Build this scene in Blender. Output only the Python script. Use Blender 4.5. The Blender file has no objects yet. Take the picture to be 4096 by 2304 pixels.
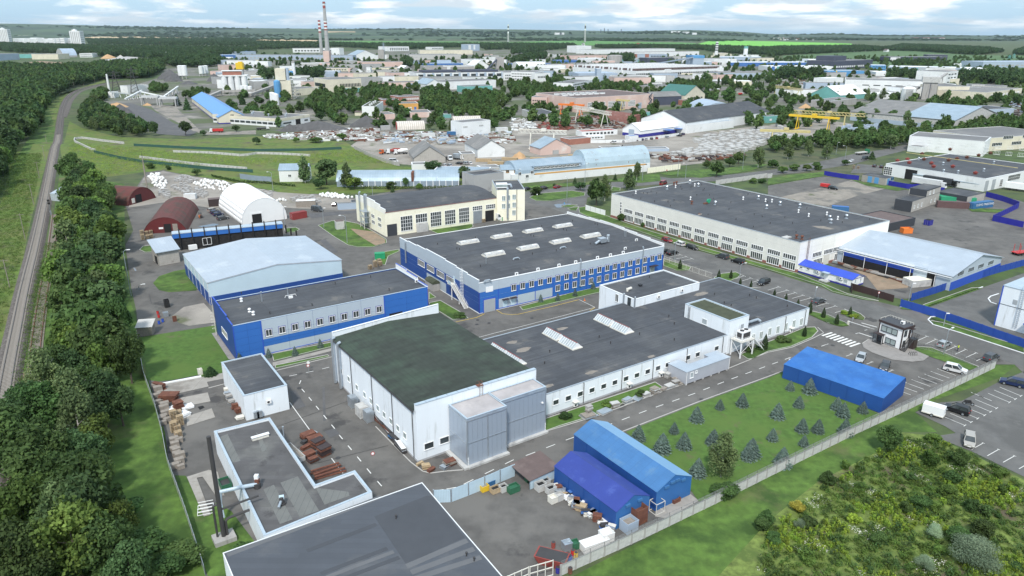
import bpy,math,random
import numpy as np
from mathutils import Vector,Matrix
from math import sin,cos,tan,radians as rad,pi,hypot,atan2
SC=bpy.context.scene
COL=SC.collection
# ---------------------------------------------------------------- camera
FPX,PITCH,ROLL,CH=2907.6,.33881,.00316,70.0
cd=bpy.data.cameras.new('camera');cam=bpy.data.objects.new('camera',cd);COL.objects.link(cam)
cd.sensor_width=36;cd.lens=FPX/4096*36;cd.clip_end=60000;cd.clip_start=.5
_rt=Vector((1,0,0));_fw=Vector((0,cos(PITCH),-sin(PITCH)));_up=_rt.cross(_fw)
RT=_rt*cos(ROLL)+_up*sin(ROLL);UP=-_rt*sin(ROLL)+_up*cos(ROLL)
cam.matrix_world=Matrix(((RT.x,UP.x,-_fw.x,0),(RT.y,UP.y,-_fw.y,0),(RT.z,UP.z,-_fw.z,CH),(0,0,0,1)))
SC.camera=cam
# ---------------------------------------------------------------- world
SUN_EL,SUN_AZ=50,188
w=bpy.data.worlds.new('World');SC.world=w;w.use_nodes=True
nt=w.node_tree;nt.nodes.clear()
def NN(t,**k):
    n=nt.nodes.new(t)
    for a,b in k.items():setattr(n,a,b)
    return n
LK=lambda a,b:nt.links.new(a,b)
out=NN('ShaderNodeOutputWorld');bg=NN('ShaderNodeBackground');bg.inputs[1].default_value=.12
sky=NN('ShaderNodeTexSky',sky_type='NISHITA');sky.sun_disc=False
sky.sun_elevation=rad(SUN_EL);sky.sun_rotation=rad(SUN_AZ);sky.air_density=1.0;sky.dust_density=1.6;sky.ozone_density=1.2
tc=NN('ShaderNodeTexCoord');sx=NN('ShaderNodeSeparateXYZ');LK(tc.outputs['Generated'],sx.inputs[0])
mz=NN('ShaderNodeMath',operation='MAXIMUM');LK(sx.outputs[2],mz.inputs[0]);mz.inputs[1].default_value=0
cb=NN('ShaderNodeCombineXYZ');lz=NN('ShaderNodeMath',operation='MULTIPLY_ADD');LK(mz.outputs[0],lz.inputs[0]);lz.inputs[1].default_value=20;lz.inputs[2].default_value=1;lg=NN('ShaderNodeMath',operation='LOGARITHM');LK(lz.outputs[0],lg.inputs[0]);lg.inputs[1].default_value=9.2
LK(sx.outputs[0],cb.inputs[0]);LK(sx.outputs[1],cb.inputs[1]);LK(lg.outputs[0],cb.inputs[2])
n1=NN('ShaderNodeTexNoise');n1.inputs['Scale'].default_value=7;n1.inputs['Detail'].default_value=9;n1.inputs['Roughness'].default_value=.56;n1.inputs['Distortion'].default_value=.3
LK(cb.outputs[0],n1.inputs[0])
n2=NN('ShaderNodeTexNoise');n2.inputs['Scale'].default_value=11;n2.inputs['Detail'].default_value=7;LK(cb.outputs[0],n2.inputs[0])
r1=NN('ShaderNodeMapRange');r1.inputs[1].default_value=.46;r1.inputs[2].default_value=.55;LK(n1.outputs[0],r1.inputs[0])
r2=NN('ShaderNodeMapRange');r2.inputs[1].default_value=.44;r2.inputs[2].default_value=.60;LK(n2.outputs[0],r2.inputs[0])
cc=NN('ShaderNodeMix',data_type='RGBA');cc.inputs[6].default_value=(4.6,5.3,5.9,1);cc.inputs[7].default_value=(8.2,8.3,8.3,1)
LK(r2.outputs[0],cc.inputs[0])
# under the gaps: pale blue summer sky (Nishita dulled with high thin cloud)
hz_=NN('ShaderNodeMix',data_type='RGBA');hz_.inputs[0].default_value=.72;hz_.inputs[7].default_value=(3.6,5.5,7.2,1);LK(sky.outputs[0],hz_.inputs[6])
fm=NN('ShaderNodeMapRange');fm.inputs[1].default_value=.0;fm.inputs[2].default_value=.012;LK(mz.outputs[0],fm.inputs[0])
mm=NN('ShaderNodeMath',operation='MULTIPLY');LK(r1.outputs[0],mm.inputs[0]);LK(fm.outputs[0],mm.inputs[1])
fin=NN('ShaderNodeMix',data_type='RGBA');LK(mm.outputs[0],fin.inputs[0]);LK(hz_.outputs[2],fin.inputs[6]);LK(cc.outputs[2],fin.inputs[7])
LK(fin.outputs[2],bg.inputs[0]);LK(bg.outputs[0],out.inputs[0])
# ---------------------------------------------------------------- sun behind thin cloud
sl=bpy.data.lights.new('sun','SUN');sl.energy=2.6;sl.angle=rad(6);sl.color=(1,.95,.87)
so=bpy.data.objects.new('sun',sl);COL.objects.link(so)
sd=Vector((sin(rad(SUN_AZ))*cos(rad(SUN_EL)),cos(rad(SUN_AZ))*cos(rad(SUN_EL)),sin(rad(SUN_EL))))
so.rotation_euler=sd.to_track_quat('Z','Y').to_euler();so.location=(0,0,300)
vs=SC.view_settings;vs.view_transform='Standard';vs.look='None';vs.exposure=0.42;vs.gamma=1;vs.use_curve_mapping=False
SC.render.engine='CYCLES'
try:SC.cycles.volume_bounces=0;SC.cycles.max_bounces=4;SC.cycles.diffuse_bounces=2;SC.cycles.transparent_max_bounces=8
except Exception:pass
R=random.Random(7)
# ---------------------------------------------------------------- photogrammetry: a place in the photograph -> a point of the world
def ray(cr,x,y):
    X=(cr//10)*1024+x/2.5156-2048;Y=(cr%10)*576+y/2.5156-1152
    return _fw*FPX+RT*X-UP*Y
def g(cr,x,y,z=0.0):
    d=ray(cr,x,y);return Vector((0,0,CH))+d*((z-CH)/d.z)
def up(base,P):
    d=ray(*P);return CH+d.z*(base.y/d.y)
def G(p,z=0.0):return g(*p[:3],z)if not isinstance(p,Vector)else p
GA=rad(34.4)
En=enumerate
def Bx(*a): return MB().box(*a)
LSP=np.linspace;RND=random.Random
# short names for the materials and part kinds used most
WF_,RG_,CF_,GF_,BF_,CL_,CW_,SD_,CS_,WP_,GV_,FL_,TO_,RS_,RB_,CH_,DF_,PF_,MR_,SF_,WW_,FG_,PG_,DV_,RN_,TF_,UF_,GP_,GS_,LW_,BD_,AR_,RU_,CB_,WB_,DP_,GD_,TB_,RF_,AC_,VP_,RP_,IB_,CO_,BP_='white_far','roof_grey_far','cream_far','grey_far','bluegrey_far','concrete_light','concrete_wall','steel_dark','cream_steel','white_paint','galvanised','white_flashing','timber_old','roof_slate','roof_bitumen','charcoal','dark_far','pink_far','metal_roof_b','skyblue_far','white_wall','flashing','panel_greyblue','dark_void','roof_brown','teal_far','blue_far','glass_pale','glass_sky','line_white','brown_dark','asphalt_road','rust','container_blue','window_band','downpipe','green_dark','trim_blue','roof_fan','air_conditioner','vent_pipe','red_paint','industrial_building','coping','black_plastic'
# materials
MATS={}
def mat(name,c,rough=.85,var=.12,sc=.6,metal=0.,c2=None,t=(.55,.7),sc2=.25,seam=None,bump=0.,attr=False,trans=0.,spec=.5,objrand=0.,streak=False,c3=None,sc3=.05,t3=(.5,.6),brick=None):
    m=bpy.data.materials.new(name);m.use_nodes=True;T=m.node_tree;b=T.nodes['Principled BSDF']
    N=T.nodes.new;L=T.links.new
    tcn=N('ShaderNodeTexCoord');co=tcn.outputs['Object']
    b.inputs['Roughness'].default_value=rough;b.inputs['Metallic'].default_value=metal;b.inputs['Specular IOR Level'].default_value=spec
    def noise(s,det=5,src=co,ro=.6):
        n=N('ShaderNodeTexNoise');n.inputs['Scale'].default_value=s;n.inputs['Detail'].default_value=det;n.inputs['Roughness'].default_value=ro;L(src,n.inputs[0]);return n.outputs[0]
    def mr(v,a,bb,lo=0.,hi=1.):
        n=N('ShaderNodeMapRange');L(v,n.inputs[0])
        for i,q in En((a,bb,lo,hi)):n.inputs[i+1].default_value=q
        return n.outputs[0]
    def mix(f,a,bb,bl='MIX'):
        n=N('ShaderNodeMix');n.data_type='RGBA';n.blend_type=bl
        for i,q in((0,f),(6,a),(7,bb)):
            if isinstance(q,(int,float)):n.inputs[i].default_value=q
            elif isinstance(q,tuple):n.inputs[i].default_value=(*q,1)
            else:L(q,n.inputs[i])
        return n.outputs[2]
    src=co
    if streak:
        mp=N('ShaderNodeMapping');L(co,mp.inputs[0]);mp.inputs['Scale'].default_value=(1,1,.12);src=mp.outputs[0]
    nv=noise(sc,6,src)
    lo=tuple(q*(1-var)for q in c);hi=tuple(min(1,q*(1+var))for q in c)
    cur=mix(mr(nv,.3,.7),lo,hi)
    if c2 is not None:cur=mix(mr(noise(sc2,8,src,.65),t[0],t[1]),cur,c2)
    if c3 is not None:cur=mix(mr(noise(sc3,6,co,.6),t3[0],t3[1]),cur,c3)
    if brick:
        n=N('ShaderNodeTexBrick');L(co,n.inputs[0]);n.inputs['Scale'].default_value=1;n.inputs['Brick Width'].default_value=brick[0];n.inputs['Row Height'].default_value=brick[1];n.inputs['Mortar Size'].default_value=0;k=brick[2]
        n.inputs['Color1'].default_value=(1-k,1-k,1-k,1);n.inputs['Color2'].default_value=(1+k,1+k,1+k,1);n.offset=.37;cur=mix(1.,cur,n.outputs[0],'MULTIPLY')
    if seam:
        for ax,sp,wd,st in([seam]if not isinstance(seam[0],tuple)else seam):
            s=N('ShaderNodeSeparateXYZ');L(co,s.inputs[0])
            q=N('ShaderNodeMath');q.operation='DIVIDE';L(s.outputs[ax],q.inputs[0]);q.inputs[1].default_value=sp
            f=N('ShaderNodeMath');f.operation='FRACT';L(q.outputs[0],f.inputs[0])
            l=N('ShaderNodeMath');l.operation='LESS_THAN';L(f.outputs[0],l.inputs[0]);l.inputs[1].default_value=wd/sp
            k=N('ShaderNodeMath');k.operation='MULTIPLY';L(l.outputs[0],k.inputs[0]);k.inputs[1].default_value=st
            cur=mix(k.outputs[0],cur,tuple(q*.45 for q in c))
    if attr:
        a=N('ShaderNodeAttribute');a.attribute_name='tint'
        cur=mix(1.,cur,mix(a.outputs['Fac'],(.75,.78,.7),(1.6,1.5,1.35)),'MULTIPLY')
    if objrand:
        o=N('ShaderNodeObjectInfo')
        h=N('ShaderNodeHueSaturation');L(cur,h.inputs['Color'])
        L(mr(o.outputs['Random'],0,1,.5-objrand*.035,.5+objrand*.04),h.inputs['Hue'])
        rr=N('ShaderNodeMath');rr.operation='FRACT';q=N('ShaderNodeMath');q.operation='MULTIPLY';L(o.outputs['Random'],q.inputs[0]);q.inputs[1].default_value=7.31;L(q.outputs[0],rr.inputs[0])
        L(mr(rr.outputs[0],0,1,1-objrand*.7,1+objrand*.8),h.inputs['Value']);cur=h.outputs[0]
    L(cur,b.inputs['Base Color'])
    if bump:
        bn=N('ShaderNodeBump');bn.inputs['Strength'].default_value=bump;bn.inputs['Distance'].default_value=.1;L(nv,bn.inputs['Height']);L(bn.outputs[0],b.inputs['Normal'])
    if trans:
        tr=N('ShaderNodeBsdfTranslucent');L(cur,tr.inputs[0]);ms=N('ShaderNodeMixShader');ms.inputs[0].default_value=trans
        L(b.outputs[0],ms.inputs[1]);L(tr.outputs[0],ms.inputs[2]);L(ms.outputs[0],T.nodes['Material Output'].inputs[0])
    MATS[name]=m;return m
# ground
mat('asphalt',(.112,.107,.102),.9,.2,.35,brick=(23,9,.05),c2=(.15,.143,.134),sc2=.07,t=(.48,.60),c3=(.062,.06,.06),sc3=.11,t3=(.60,.66))
mat(AR_,(.128,.127,.124),.85,.16,.3,c2=(.1,.099,.097),sc2=.06,t=(.5,.58),c3=(.15,.147,.142),sc3=.15,t3=(.6,.68))
mat('concrete_slab',(.33,.31,.285),.9,.12,.5,c2=(.22,.2,.18),sc2=.15,t=(.52,.66),seam=((0,6,.12,.35),(1,3,.1,.3)))
mat('old_apron',(.26,.235,.205),.95,.2,.2,c2=(.14,.135,.125),sc2=.06,t=(.5,.58),c3=(.10,.115,.06),sc3=.09,t3=(.62,.68))
mat('kerb',(.46,.45,.43),.9,.1)
mat('pavement',(.27,.255,.245),.9,.1,1.,c2=(.2,.19,.18),sc2=.3)
mat('grass',(.082,.152,.026),.95,.35,.5,c2=(.036,.078,.013),sc2=.14,t=(.45,.62),c3=(.13,.135,.055),sc3=.055,t3=(.56,.68))
mat('lawn',(.068,.138,.024),.95,.3,.8,c2=(.085,.150,.028),sc2=.12,t=(.45,.62),c3=(.11,.12,.05),sc3=.25,t3=(.6,.7))
mat('ground',(.066,.11,.028),.95,.35,.02,c2=(.10,.105,.055),sc2=.008,t=(.45,.6),c3=(.045,.065,.03),sc3=.1,t3=(.45,.62))
mat('meadow',(.095,.150,.026),.95,.4,.3,c2=(.13,.15,.04),sc2=.06,t=(.45,.6),c3=(.085,.08,.05),sc3=.11,t3=(.56,.68))
mat('weed_ground',(.135,.185,.042),.95,.5,.8,c2=(.105,.085,.055),sc2=.12,t=(.53,.64),c3=(.085,.13,.028),sc3=.3,t3=(.5,.6))
mat('dirt',(.27,.20,.14),.95,.2,.4,c2=(.2,.17,.12),sc2=.15)
mat('sand',(.48,.31,.17),.95,.15,.3)
mat('gravel_dark',(.10,.10,.105),.95,.2,.3,c2=(.14,.138,.14),sc2=.05)
mat('ballast',(.10,.087,.08),.95,.35,2.5,c2=(.18,.16,.148),sc2=1.5,t=(.5,.65),bump=.6)
mat('yard_dust',(.30,.275,.245),.95,.2,.08,c2=(.19,.175,.16),sc2=.03,t=(.48,.6),c3=(.12,.13,.075),sc3=.05,t3=(.6,.68))
mat('town_ground',(.15,.145,.13),.95,.3,.03,c2=(.085,.11,.05),sc2=.012,t=(.48,.56),c3=(.3,.28,.25),sc3=.02,t3=(.6,.68))
mat('field_green',(.085,.23,.045),.95,.12,.004,c2=(.07,.19,.04),sc2=.002)
mat('field_sunlit',(.17,.47,.06),.95,.1,.004)  # field green brightened to paint in a distant patch of sun
mat('field_dull',(.075,.14,.05),.95,.15,.004)
mat('field_wheat',(.56,.42,.25),.95,.12,.004,c2=(.4,.36,.2),sc2=.003)
mat('forest_hill',(.035,.065,.028),1,.35,.004,c2=(.07,.12,.045),sc2=.0011,t=(.45,.62),c3=(.025,.05,.025),sc3=.0006,t3=(.5,.6))
mat('puddle',(.10,.13,.17),.08,.1,1.)
mat(LW_,(.72,.72,.70),.7,.08,3.,c2=(.35,.34,.33),sc2=1.5,t=(.6,.72))
mat('line_yellow',(.68,.47,.06),.7,.08,3.)
# roofs
mat(RB_,(.062,.067,.078),.8,.15,.3,c2=(.086,.09,.098),sc2=.09,t=(.48,.62),c3=(.14,.135,.13),sc3=.13,t3=(.61,.70),brick=(9.7,1.0,.13),seam=((1,1.0,.09,.45),(0,9.7,.12,.4)))
mat('roof_near',(.074,.083,.10),.75,.08,.2,brick=(11,1.0,.06),c2=(.105,.11,.12),sc2=.12,seam=((1,1.0,.05,.25),))
mat('roof_felt_old',(.095,.093,.096),.85,.14,.25,brick=(7,1.0,.09),c2=(.14,.14,.135),sc2=.12,t=(.55,.68),c3=(.065,.063,.065),sc3=.3,t3=(.58,.66),seam=((1,1.0,.05,.2),))
mat('felt_patch',(.155,.16,.155),.9,.1,.4,seam=((0,1.0,.07,.5),))
mat('roof_patch',(.125,.13,.14),.8,.06,.4)
mat('roof_dark_patch',(.062,.068,.08),.8,.08,.4)
mat('roof_dirt',(.24,.215,.19),.95,.2,1.)
mat('roof_green',(.034,.044,.036),.9,.2,.5,brick=(8,1,.12),c2=(.046,.070,.050),sc2=.12,t=(.45,.6),seam=((0,1.0,.1,.35),(1,5.,.08,.2)))
mat('roof_moss',(.062,.072,.045),.95,.25,.5,c2=(.085,.085,.06),sc2=.3)
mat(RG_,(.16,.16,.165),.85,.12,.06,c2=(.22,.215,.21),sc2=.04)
mat(RS_,(.2,.2,.2),.9,.15,.15,c2=(.27,.26,.25),sc2=.1)
mat('metal_roof',(.47,.53,.60),.35,.06,.3,.35,c2=(.60,.65,.70),sc2=.12,seam=(0,1.0,.06,.22))
mat(MR_,(.33,.42,.50),.45,.1,.2,.25,c2=(.40,.47,.53),sc2=.1,seam=(0,1.2,.1,.3))
mat('metal_roof_rusty',(.42,.53,.60),.5,.1,.2,.2,c2=(.20,.10,.07),sc2=.8,t=(.62,.66),seam=(0,.9,.07,.35))
mat('metal_roof_blue',(.12,.3,.62),.5,.06,.3)
mat('metal_roof_royal',(.035,.08,.52),.45,.08,.3,seam=(0,.5,.06,.25))
mat('roof_red',(.32,.07,.05),.8,.15,.3)
mat('roof_teal',(.05,.16,.14),.6,.1,.3)
mat(RN_,(.13,.095,.09),.75,.12,.6,c2=(.17,.13,.12),sc2=.3)
mat(GV_,(.50,.55,.60),.35,.1,1.,.7)
mat(FG_,(.48,.57,.65),.4,.08,.6,.3,seam=(0,2.0,.04,.5))
mat(FL_,(.78,.8,.82),.5,.05)
mat('grey_dusty_roof',(.40,.375,.38),.9,.15,.3,c2=(.5,.47,.46),sc2=.2,streak=True)
# walls
mat(WW_,(.77,.82,.87),.75,.04,.3,streak=True,c2=(.55,.58,.59),sc2=.9,t=(.57,.72))
mat('worn_white_wall',(.85,.84,.79),.85,.06,.3,c2=(.58,.56,.52),sc2=.9,t=(.62,.72),seam=((0,6,.12,.3),(2,1.8,.07,.25)))
mat('cream_wall',(.86,.83,.68),.85,.06,.3,c2=(.55,.50,.38),sc2=.7,t=(.6,.72))
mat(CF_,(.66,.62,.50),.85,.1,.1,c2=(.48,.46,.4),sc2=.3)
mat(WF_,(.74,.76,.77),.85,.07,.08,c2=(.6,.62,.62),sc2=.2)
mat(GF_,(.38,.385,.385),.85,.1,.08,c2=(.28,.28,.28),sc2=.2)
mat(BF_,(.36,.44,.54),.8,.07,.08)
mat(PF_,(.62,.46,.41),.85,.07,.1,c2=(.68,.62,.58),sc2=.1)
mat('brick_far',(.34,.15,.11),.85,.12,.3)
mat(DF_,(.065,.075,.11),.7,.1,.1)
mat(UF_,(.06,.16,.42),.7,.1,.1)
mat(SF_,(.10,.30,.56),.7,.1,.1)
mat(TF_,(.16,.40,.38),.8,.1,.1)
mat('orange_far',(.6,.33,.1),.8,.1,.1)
mat(CW_,(.36,.35,.34),.9,.12,.5,c2=(.24,.23,.22),sc2=.4,streak=True)
mat(CL_,(.50,.50,.49),.9,.1,.8,c2=(.33,.33,.33),sc2=.6,t=(.5,.68))
mat('block_wall',(.42,.40,.37),.9,.15,.4,c2=(.3,.28,.26),sc2=.4,seam=((2,.6,.05,.4),(0,1.2,.05,.4)))
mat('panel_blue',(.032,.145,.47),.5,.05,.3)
mat('panel_navy_and_shade',(.018,.07,.28),.55,.05,.3)  # navy cladding, and blue cladding with side-wall shade painted in
mat(PG_,(.43,.50,.57),.5,.04,.3)
mat('panel_pale',(.52,.66,.75),.55,.05,.25)
mat('panel_steel',(.36,.42,.50),.35,.05,.25,.25,c2=(.30,.34,.40),sc2=.3,streak=True)
mat('panel_grey_annex',(.40,.42,.47),.5,.04,.4)
mat('plinth',(.40,.41,.43),.9,.1)
mat('plinth_red',(.28,.12,.10),.9,.12)
mat(TB_,(.03,.09,.48),.5,.05)
mat('trim_navy',(.03,.03,.25),.5,.05)
mat(WP_,(.82,.83,.84),.5,.04)
mat(CS_,(.68,.66,.60),.6,.08,1.)
mat('glass',(.045,.055,.06),.12,.5,.5,spec=.8)
mat(GP_,(.30,.36,.36),.15,.25,.4,spec=.8)
mat(GS_,(.38,.43,.46),.2,.2,1.2,spec=.8)
mat('door_grey',(.36,.39,.42),.5,.05)
mat('door_dark',(.05,.06,.08),.5,.05)
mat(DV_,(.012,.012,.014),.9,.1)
mat('burnt',(.022,.021,.022),.95,.4,.8,c2=(.12,.11,.10),sc2=1.5,t=(.6,.7))
mat(CH_,(.045,.05,.06),.6,.08)
mat(BD_,(.045,.03,.03),.6,.1)
mat(SD_,(.05,.048,.05),.6,.15)
mat(RU_,(.15,.06,.04),.9,.25,1.5,c2=(.24,.10,.055),sc2=1.)
mat('rust_roof',(.12,.034,.030),.75,.15,.4,c2=(.075,.042,.032),sc2=.25,t=(.45,.6),seam=(1,1.0,.06,.3))
mat('rust_wall',(.12,.018,.02),.6,.08,.6)
mat('rust_ribbed',(.20,.085,.07),.8,.2,.5,c2=(.33,.27,.25),sc2=.3)
mat('ribbed_white',(.62,.57,.52),.8,.1,.5,seam=(0,1.6,.5,.6))
mat('tarp_blue',(.02,.125,.40),.55,.15,.25,c2=(.04,.17,.46),sc2=.3,t=(.45,.65),bump=.3)
mat('tarp_navy',(.028,.052,.27),.55,.1,.3,c2=(.06,.10,.36),sc2=.35,t=(.55,.7),bump=.3)
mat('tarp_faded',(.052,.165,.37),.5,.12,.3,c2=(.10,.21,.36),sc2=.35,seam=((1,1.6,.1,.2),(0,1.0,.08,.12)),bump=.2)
mat('tarp_sky_sheen',(.19,.38,.60),.45,.06,.3)  # blue tarpaulin with the sky's reflection painted into its colour
mat('tarp_wall_shaded',(.014,.075,.29),.6,.08,.3,bump=.3)  # same blue tarpaulin, darkened to paint in the shade on tent walls
mat('tarp_gable',(.032,.14,.38),.6,.07,.4,bump=.2)
mat('tarp_white',(.80,.81,.82),.5,.03,.3)
mat('timber',(.42,.32,.2),.85,.2,2.)
mat(TO_,(.27,.24,.21),.9,.2,2.)
mat('sleeper',(.30,.275,.25),.9,.25,1.2)
mat('rail',(.22,.19,.175),.4,.15,1.,.6)
mat('bag_white',(.75,.75,.74),.8,.06,1.)
mat('rubble',(.42,.41,.40),.9,.3,1.,c2=(.25,.24,.23),sc2=1.)
mat('fence_blue',(.02,.07,.36),.6,.08,.4,seam=(0,.22,.06,.35))
mat('fence_indigo',(.02,.022,.30),.6,.1,.4,seam=(0,.22,.06,.3))
mat('fence_green',(.03,.09,.075),.7,.1)
mat('fence_lightblue',(.48,.62,.72),.5,.06,.4,seam=(0,.25,.08,.3))
mat('fence_bluegrey',(.25,.31,.38),.6,.08,.3,seam=(0,.5,.08,.4))
mat('brown_gate',(.05,.028,.027),.7,.1,.4,seam=(0,.2,.05,.35))
mat('wire',(.25,.26,.26),.6,.1)
mat('tyre',(.02,.02,.02),.9,.1)
mat(BP_,(.02,.02,.022),.6,.1)
mat('lamp_white',(.8,.8,.8),.4,.02)
mat('lamp_red',(.45,.02,.02),.4,.02)
mat('yellow_paint',(.72,.48,.03),.5,.08)
mat('yellow_pale',(.55,.47,.22),.7,.1)
mat('orange_paint',(.75,.2,.04),.5,.08)
mat(RP_,(.5,.03,.03),.5,.08)
mat('red_rusty',(.28,.06,.05),.8,.15,1.)
mat('green_paint',(.02,.30,.14),.5,.08)
mat(GD_,(.03,.13,.07),.6,.08)
mat(CB_,(.04,.15,.33),.6,.1,.5,seam=(0,.3,.12,.35))
mat('container_red',(.26,.04,.04),.65,.1,.5,seam=(0,.3,.12,.35))
mat('container_brown',(.12,.07,.07),.65,.1,.5,seam=(0,.3,.12,.35))
mat('container_green',(.03,.33,.17),.6,.1,.5,seam=(0,.3,.12,.35))
mat('container_white',(.66,.67,.68),.6,.1,.5,seam=(0,.3,.12,.3))
mat('skin',(.45,.27,.19),.6,.05)
mat('hi_vis',(.65,.8,.05),.6,.05)
mat('trousers',(.02,.025,.05),.8,.05)
mat('bark',(.10,.08,.065),.95,.2,2.)
mat('birch_bark',(.55,.53,.50),.9,.3,3.,c2=(.05,.05,.05),sc2=4.)
for n_,c_ in(('leaf',(.066,.118,.040)),('leaf_dark',(.058,.105,.044)),('leaf_light',(.10,.165,.042)),('leaf_birch',(.105,.155,.07)),('leaf_spruce',(.135,.195,.19)),
               ('leaf_thuja',(.032,.06,.024)),('leaf_willow',(.23,.31,.22)),('leaf_lime',(.20,.29,.045)),('leaf_yellow',(.26,.26,.05))):
    mat(n_,c_,.75,.25,.8,attr=True,trans=.35,spec=.25,objrand=.45 if n_ not in('leaf_spruce','leaf_thuja')else.2)
mat('flower_white',(.7,.7,.62),.8,.1)
# objects and meshes
def tag(o,label=None,cat=None,group=None,kind=None):
    if label:o['label']=label
    if cat:o['category']=cat
    if group:o['group']=group
    if kind:o['kind']=kind
    return o
def thing(name,label,cat,loc=(0,0,0),rz=0.,group=None):
    o=bpy.data.objects.new(name,None);COL.objects.link(o);o.empty_display_size=.5
    o.location=loc;o.rotation_euler=(0,0,rz);return tag(o,label,cat,group)
class MB:
    def __init__(s):s.v=[];s.f=[];s.m=[];s.ms=[]
    def mi(s,m):
        if m not in s.ms:s.ms.append(m)
        return s.ms.index(m)
    def poly(s,pts,m):
        n=len(s.v);s.v+=[tuple(p)for p in pts];s.f.append(tuple(range(n,n+len(pts))));s.m.append(s.mi(m));return s
    def hexa(s,b,t,m):
        n=len(s.v);k=len(b);s.v+=[tuple(p)for p in b]+[tuple(p)for p in t];i=s.mi(m)
        s.f+=[tuple(range(n+k-1,n-1,-1)),tuple(range(n+k,n+2*k))]+[(n+a,n+(a+1)%k,n+k+(a+1)%k,n+k+a)for a in range(k)];s.m+=[i]*(k+2);return s
    def box(s,x0,y0,z0,x1,y1,z1,m):
        return s.hexa([(x0,y0,z0),(x1,y0,z0),(x1,y1,z0),(x0,y1,z0)],[(x0,y0,z1),(x1,y0,z1),(x1,y1,z1),(x0,y1,z1)],m)
    def rbox(s,c,sz,a,m,tilt=0.):
        ca,sa=cos(a),sin(a);q=[]
        for z in(-1,1):
            q.append([(c[0]+ca*x*sz[0]/2-sa*y*sz[1]/2,c[1]+sa*x*sz[0]/2+ca*y*sz[1]/2,c[2]+z*sz[2]/2+tilt*x*sz[0]/2)for x,y in((-1,-1),(1,-1),(1,1),(-1,1))])
        return s.hexa(q[0],q[1],m)
    def prism(s,pts,z0,z1,m):
        if sum(pts[i][0]*pts[(i+1)%len(pts)][1]-pts[(i+1)%len(pts)][0]*pts[i][1]for i in range(len(pts)))<0:pts=pts[::-1]
        return s.hexa([(p[0],p[1],z0)for p in pts],[(p[0],p[1],z1)for p in pts],m)
    def bar(s,a,b,w,m,h=None):
        a=Vector(a);b=Vector(b);d=(b-a).normalized();u=d.cross(Vector((0,0,1)))
        if u.length<1e-3:u=Vector((1,0,0))
        u.normalize();v=u.cross(d);h=h or w
        return s.hexa([a-u*w/2+v*h/2,a+u*w/2+v*h/2,a+u*w/2-v*h/2,a-u*w/2-v*h/2][::-1],[b-u*w/2+v*h/2,b+u*w/2+v*h/2,b+u*w/2-v*h/2,b-u*w/2-v*h/2][::-1],m)
    def tube(s,a,b,r,m,r2=None,n=8):
        a=Vector(a);b=Vector(b);d=(b-a).normalized();u=d.cross(Vector((0,0,1)))
        if u.length<1e-3:u=Vector((1,0,0))
        u.normalize();v=d.cross(u);r2=r if r2 is None else r2
        return s.hexa([a+(u*cos(t)+v*sin(t))*r for t in[2*pi*i/n for i in range(n)]],[b+(u*cos(t)+v*sin(t))*r2 for t in[2*pi*i/n for i in range(n)]],m)
    def path(s,pts,r,m,n=6):
        for a,b in zip(pts[:-1],pts[1:]):s.tube(a,b,r,m,n=n)
        return s
    def lathe(s,prof,m,n=12,c=(0,0)):
        k=len(s.v);i=s.mi(m)
        for r,z in prof:s.v+=[(c[0]+r*cos(2*pi*j/n),c[1]+r*sin(2*pi*j/n),z)for j in range(n)]
        for a in range(len(prof)-1):
            for j in range(n):s.f.append((k+a*n+j,k+a*n+(j+1)%n,k+(a+1)*n+(j+1)%n,k+(a+1)*n+j));s.m.append(i)
        s.f.append(tuple(k+j for j in range(n-1,-1,-1)));s.f.append(tuple(k+(len(prof)-1)*n+j for j in range(n)));s.m+=[i,i];return s
    def mesh(s,name='mesh',smooth=False):
        me=bpy.data.meshes.new(name);me.from_pydata([tuple(map(float,v))for v in s.v],[],s.f)
        for m in s.ms:me.materials.append(MATS[m])
        me.polygons.foreach_set('material_index',s.m)
        if smooth:me.polygons.foreach_set('use_smooth',[True]*len(s.f))
        me.update();return me
def obj(name,me,parent=None,loc=None,rz=0.,label=None):
    if isinstance(me,MB):me=me.mesh(name)
    o=bpy.data.objects.new(name,me);COL.objects.link(o)
    if parent is not None:o.parent=parent
    if loc is not None:o.location=loc
    if rz:o.rotation_euler=(0,0,rz)
    if label:o['label']=label
    return o
def dup(root,loc,rz=None,label=None,group=None,sc=None):
    r=root.copy();COL.objects.link(r);r.location=loc
    if rz is not None:r.rotation_euler=(0,0,rz)
    if sc is not None:r.scale=sc if isinstance(sc,tuple)else(sc,sc,sc)
    if label:r['label']=label
    if group:r['group']=group
    for ch in list(root.children):
        c=ch.copy();COL.objects.link(c);c.parent=r
        for q in list(ch.children):d=q.copy();COL.objects.link(d);d.parent=c
    return r
CACHE={}
def cached(key,fn):
    if key not in CACHE:CACHE[key]=fn()
    return CACHE[key]
def sheet(name,mtl,pts,z=.004,label=None,cat=None,kind='structure'):
    P=[G(p,z)for p in pts]
    if sum(P[i].x*P[(i+1)%len(P)].y-P[(i+1)%len(P)].x*P[i].y for i in range(len(P)))<0:P=P[::-1]
    b=MB().poly([(p.x,p.y,z)for p in P],mtl);o=obj(name,b);tag(o,label,cat,None,kind);return o
def kerb(pts,w=.16,h=.13,m='kerb',close=False,name='kerb'):
    P=[G(p)for p in pts];b=MB()
    if close:P=P+[P[0]]
    for a,c in zip(P[:-1],P[1:]):
        d=(c-a).normalized()*.03;b.bar(Vector((a.x,a.y,h/2+.02))-d,Vector((c.x,c.y,h/2+.02))+d,w,m,h)
    return tag(obj(name,b),kind='structure')
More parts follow.
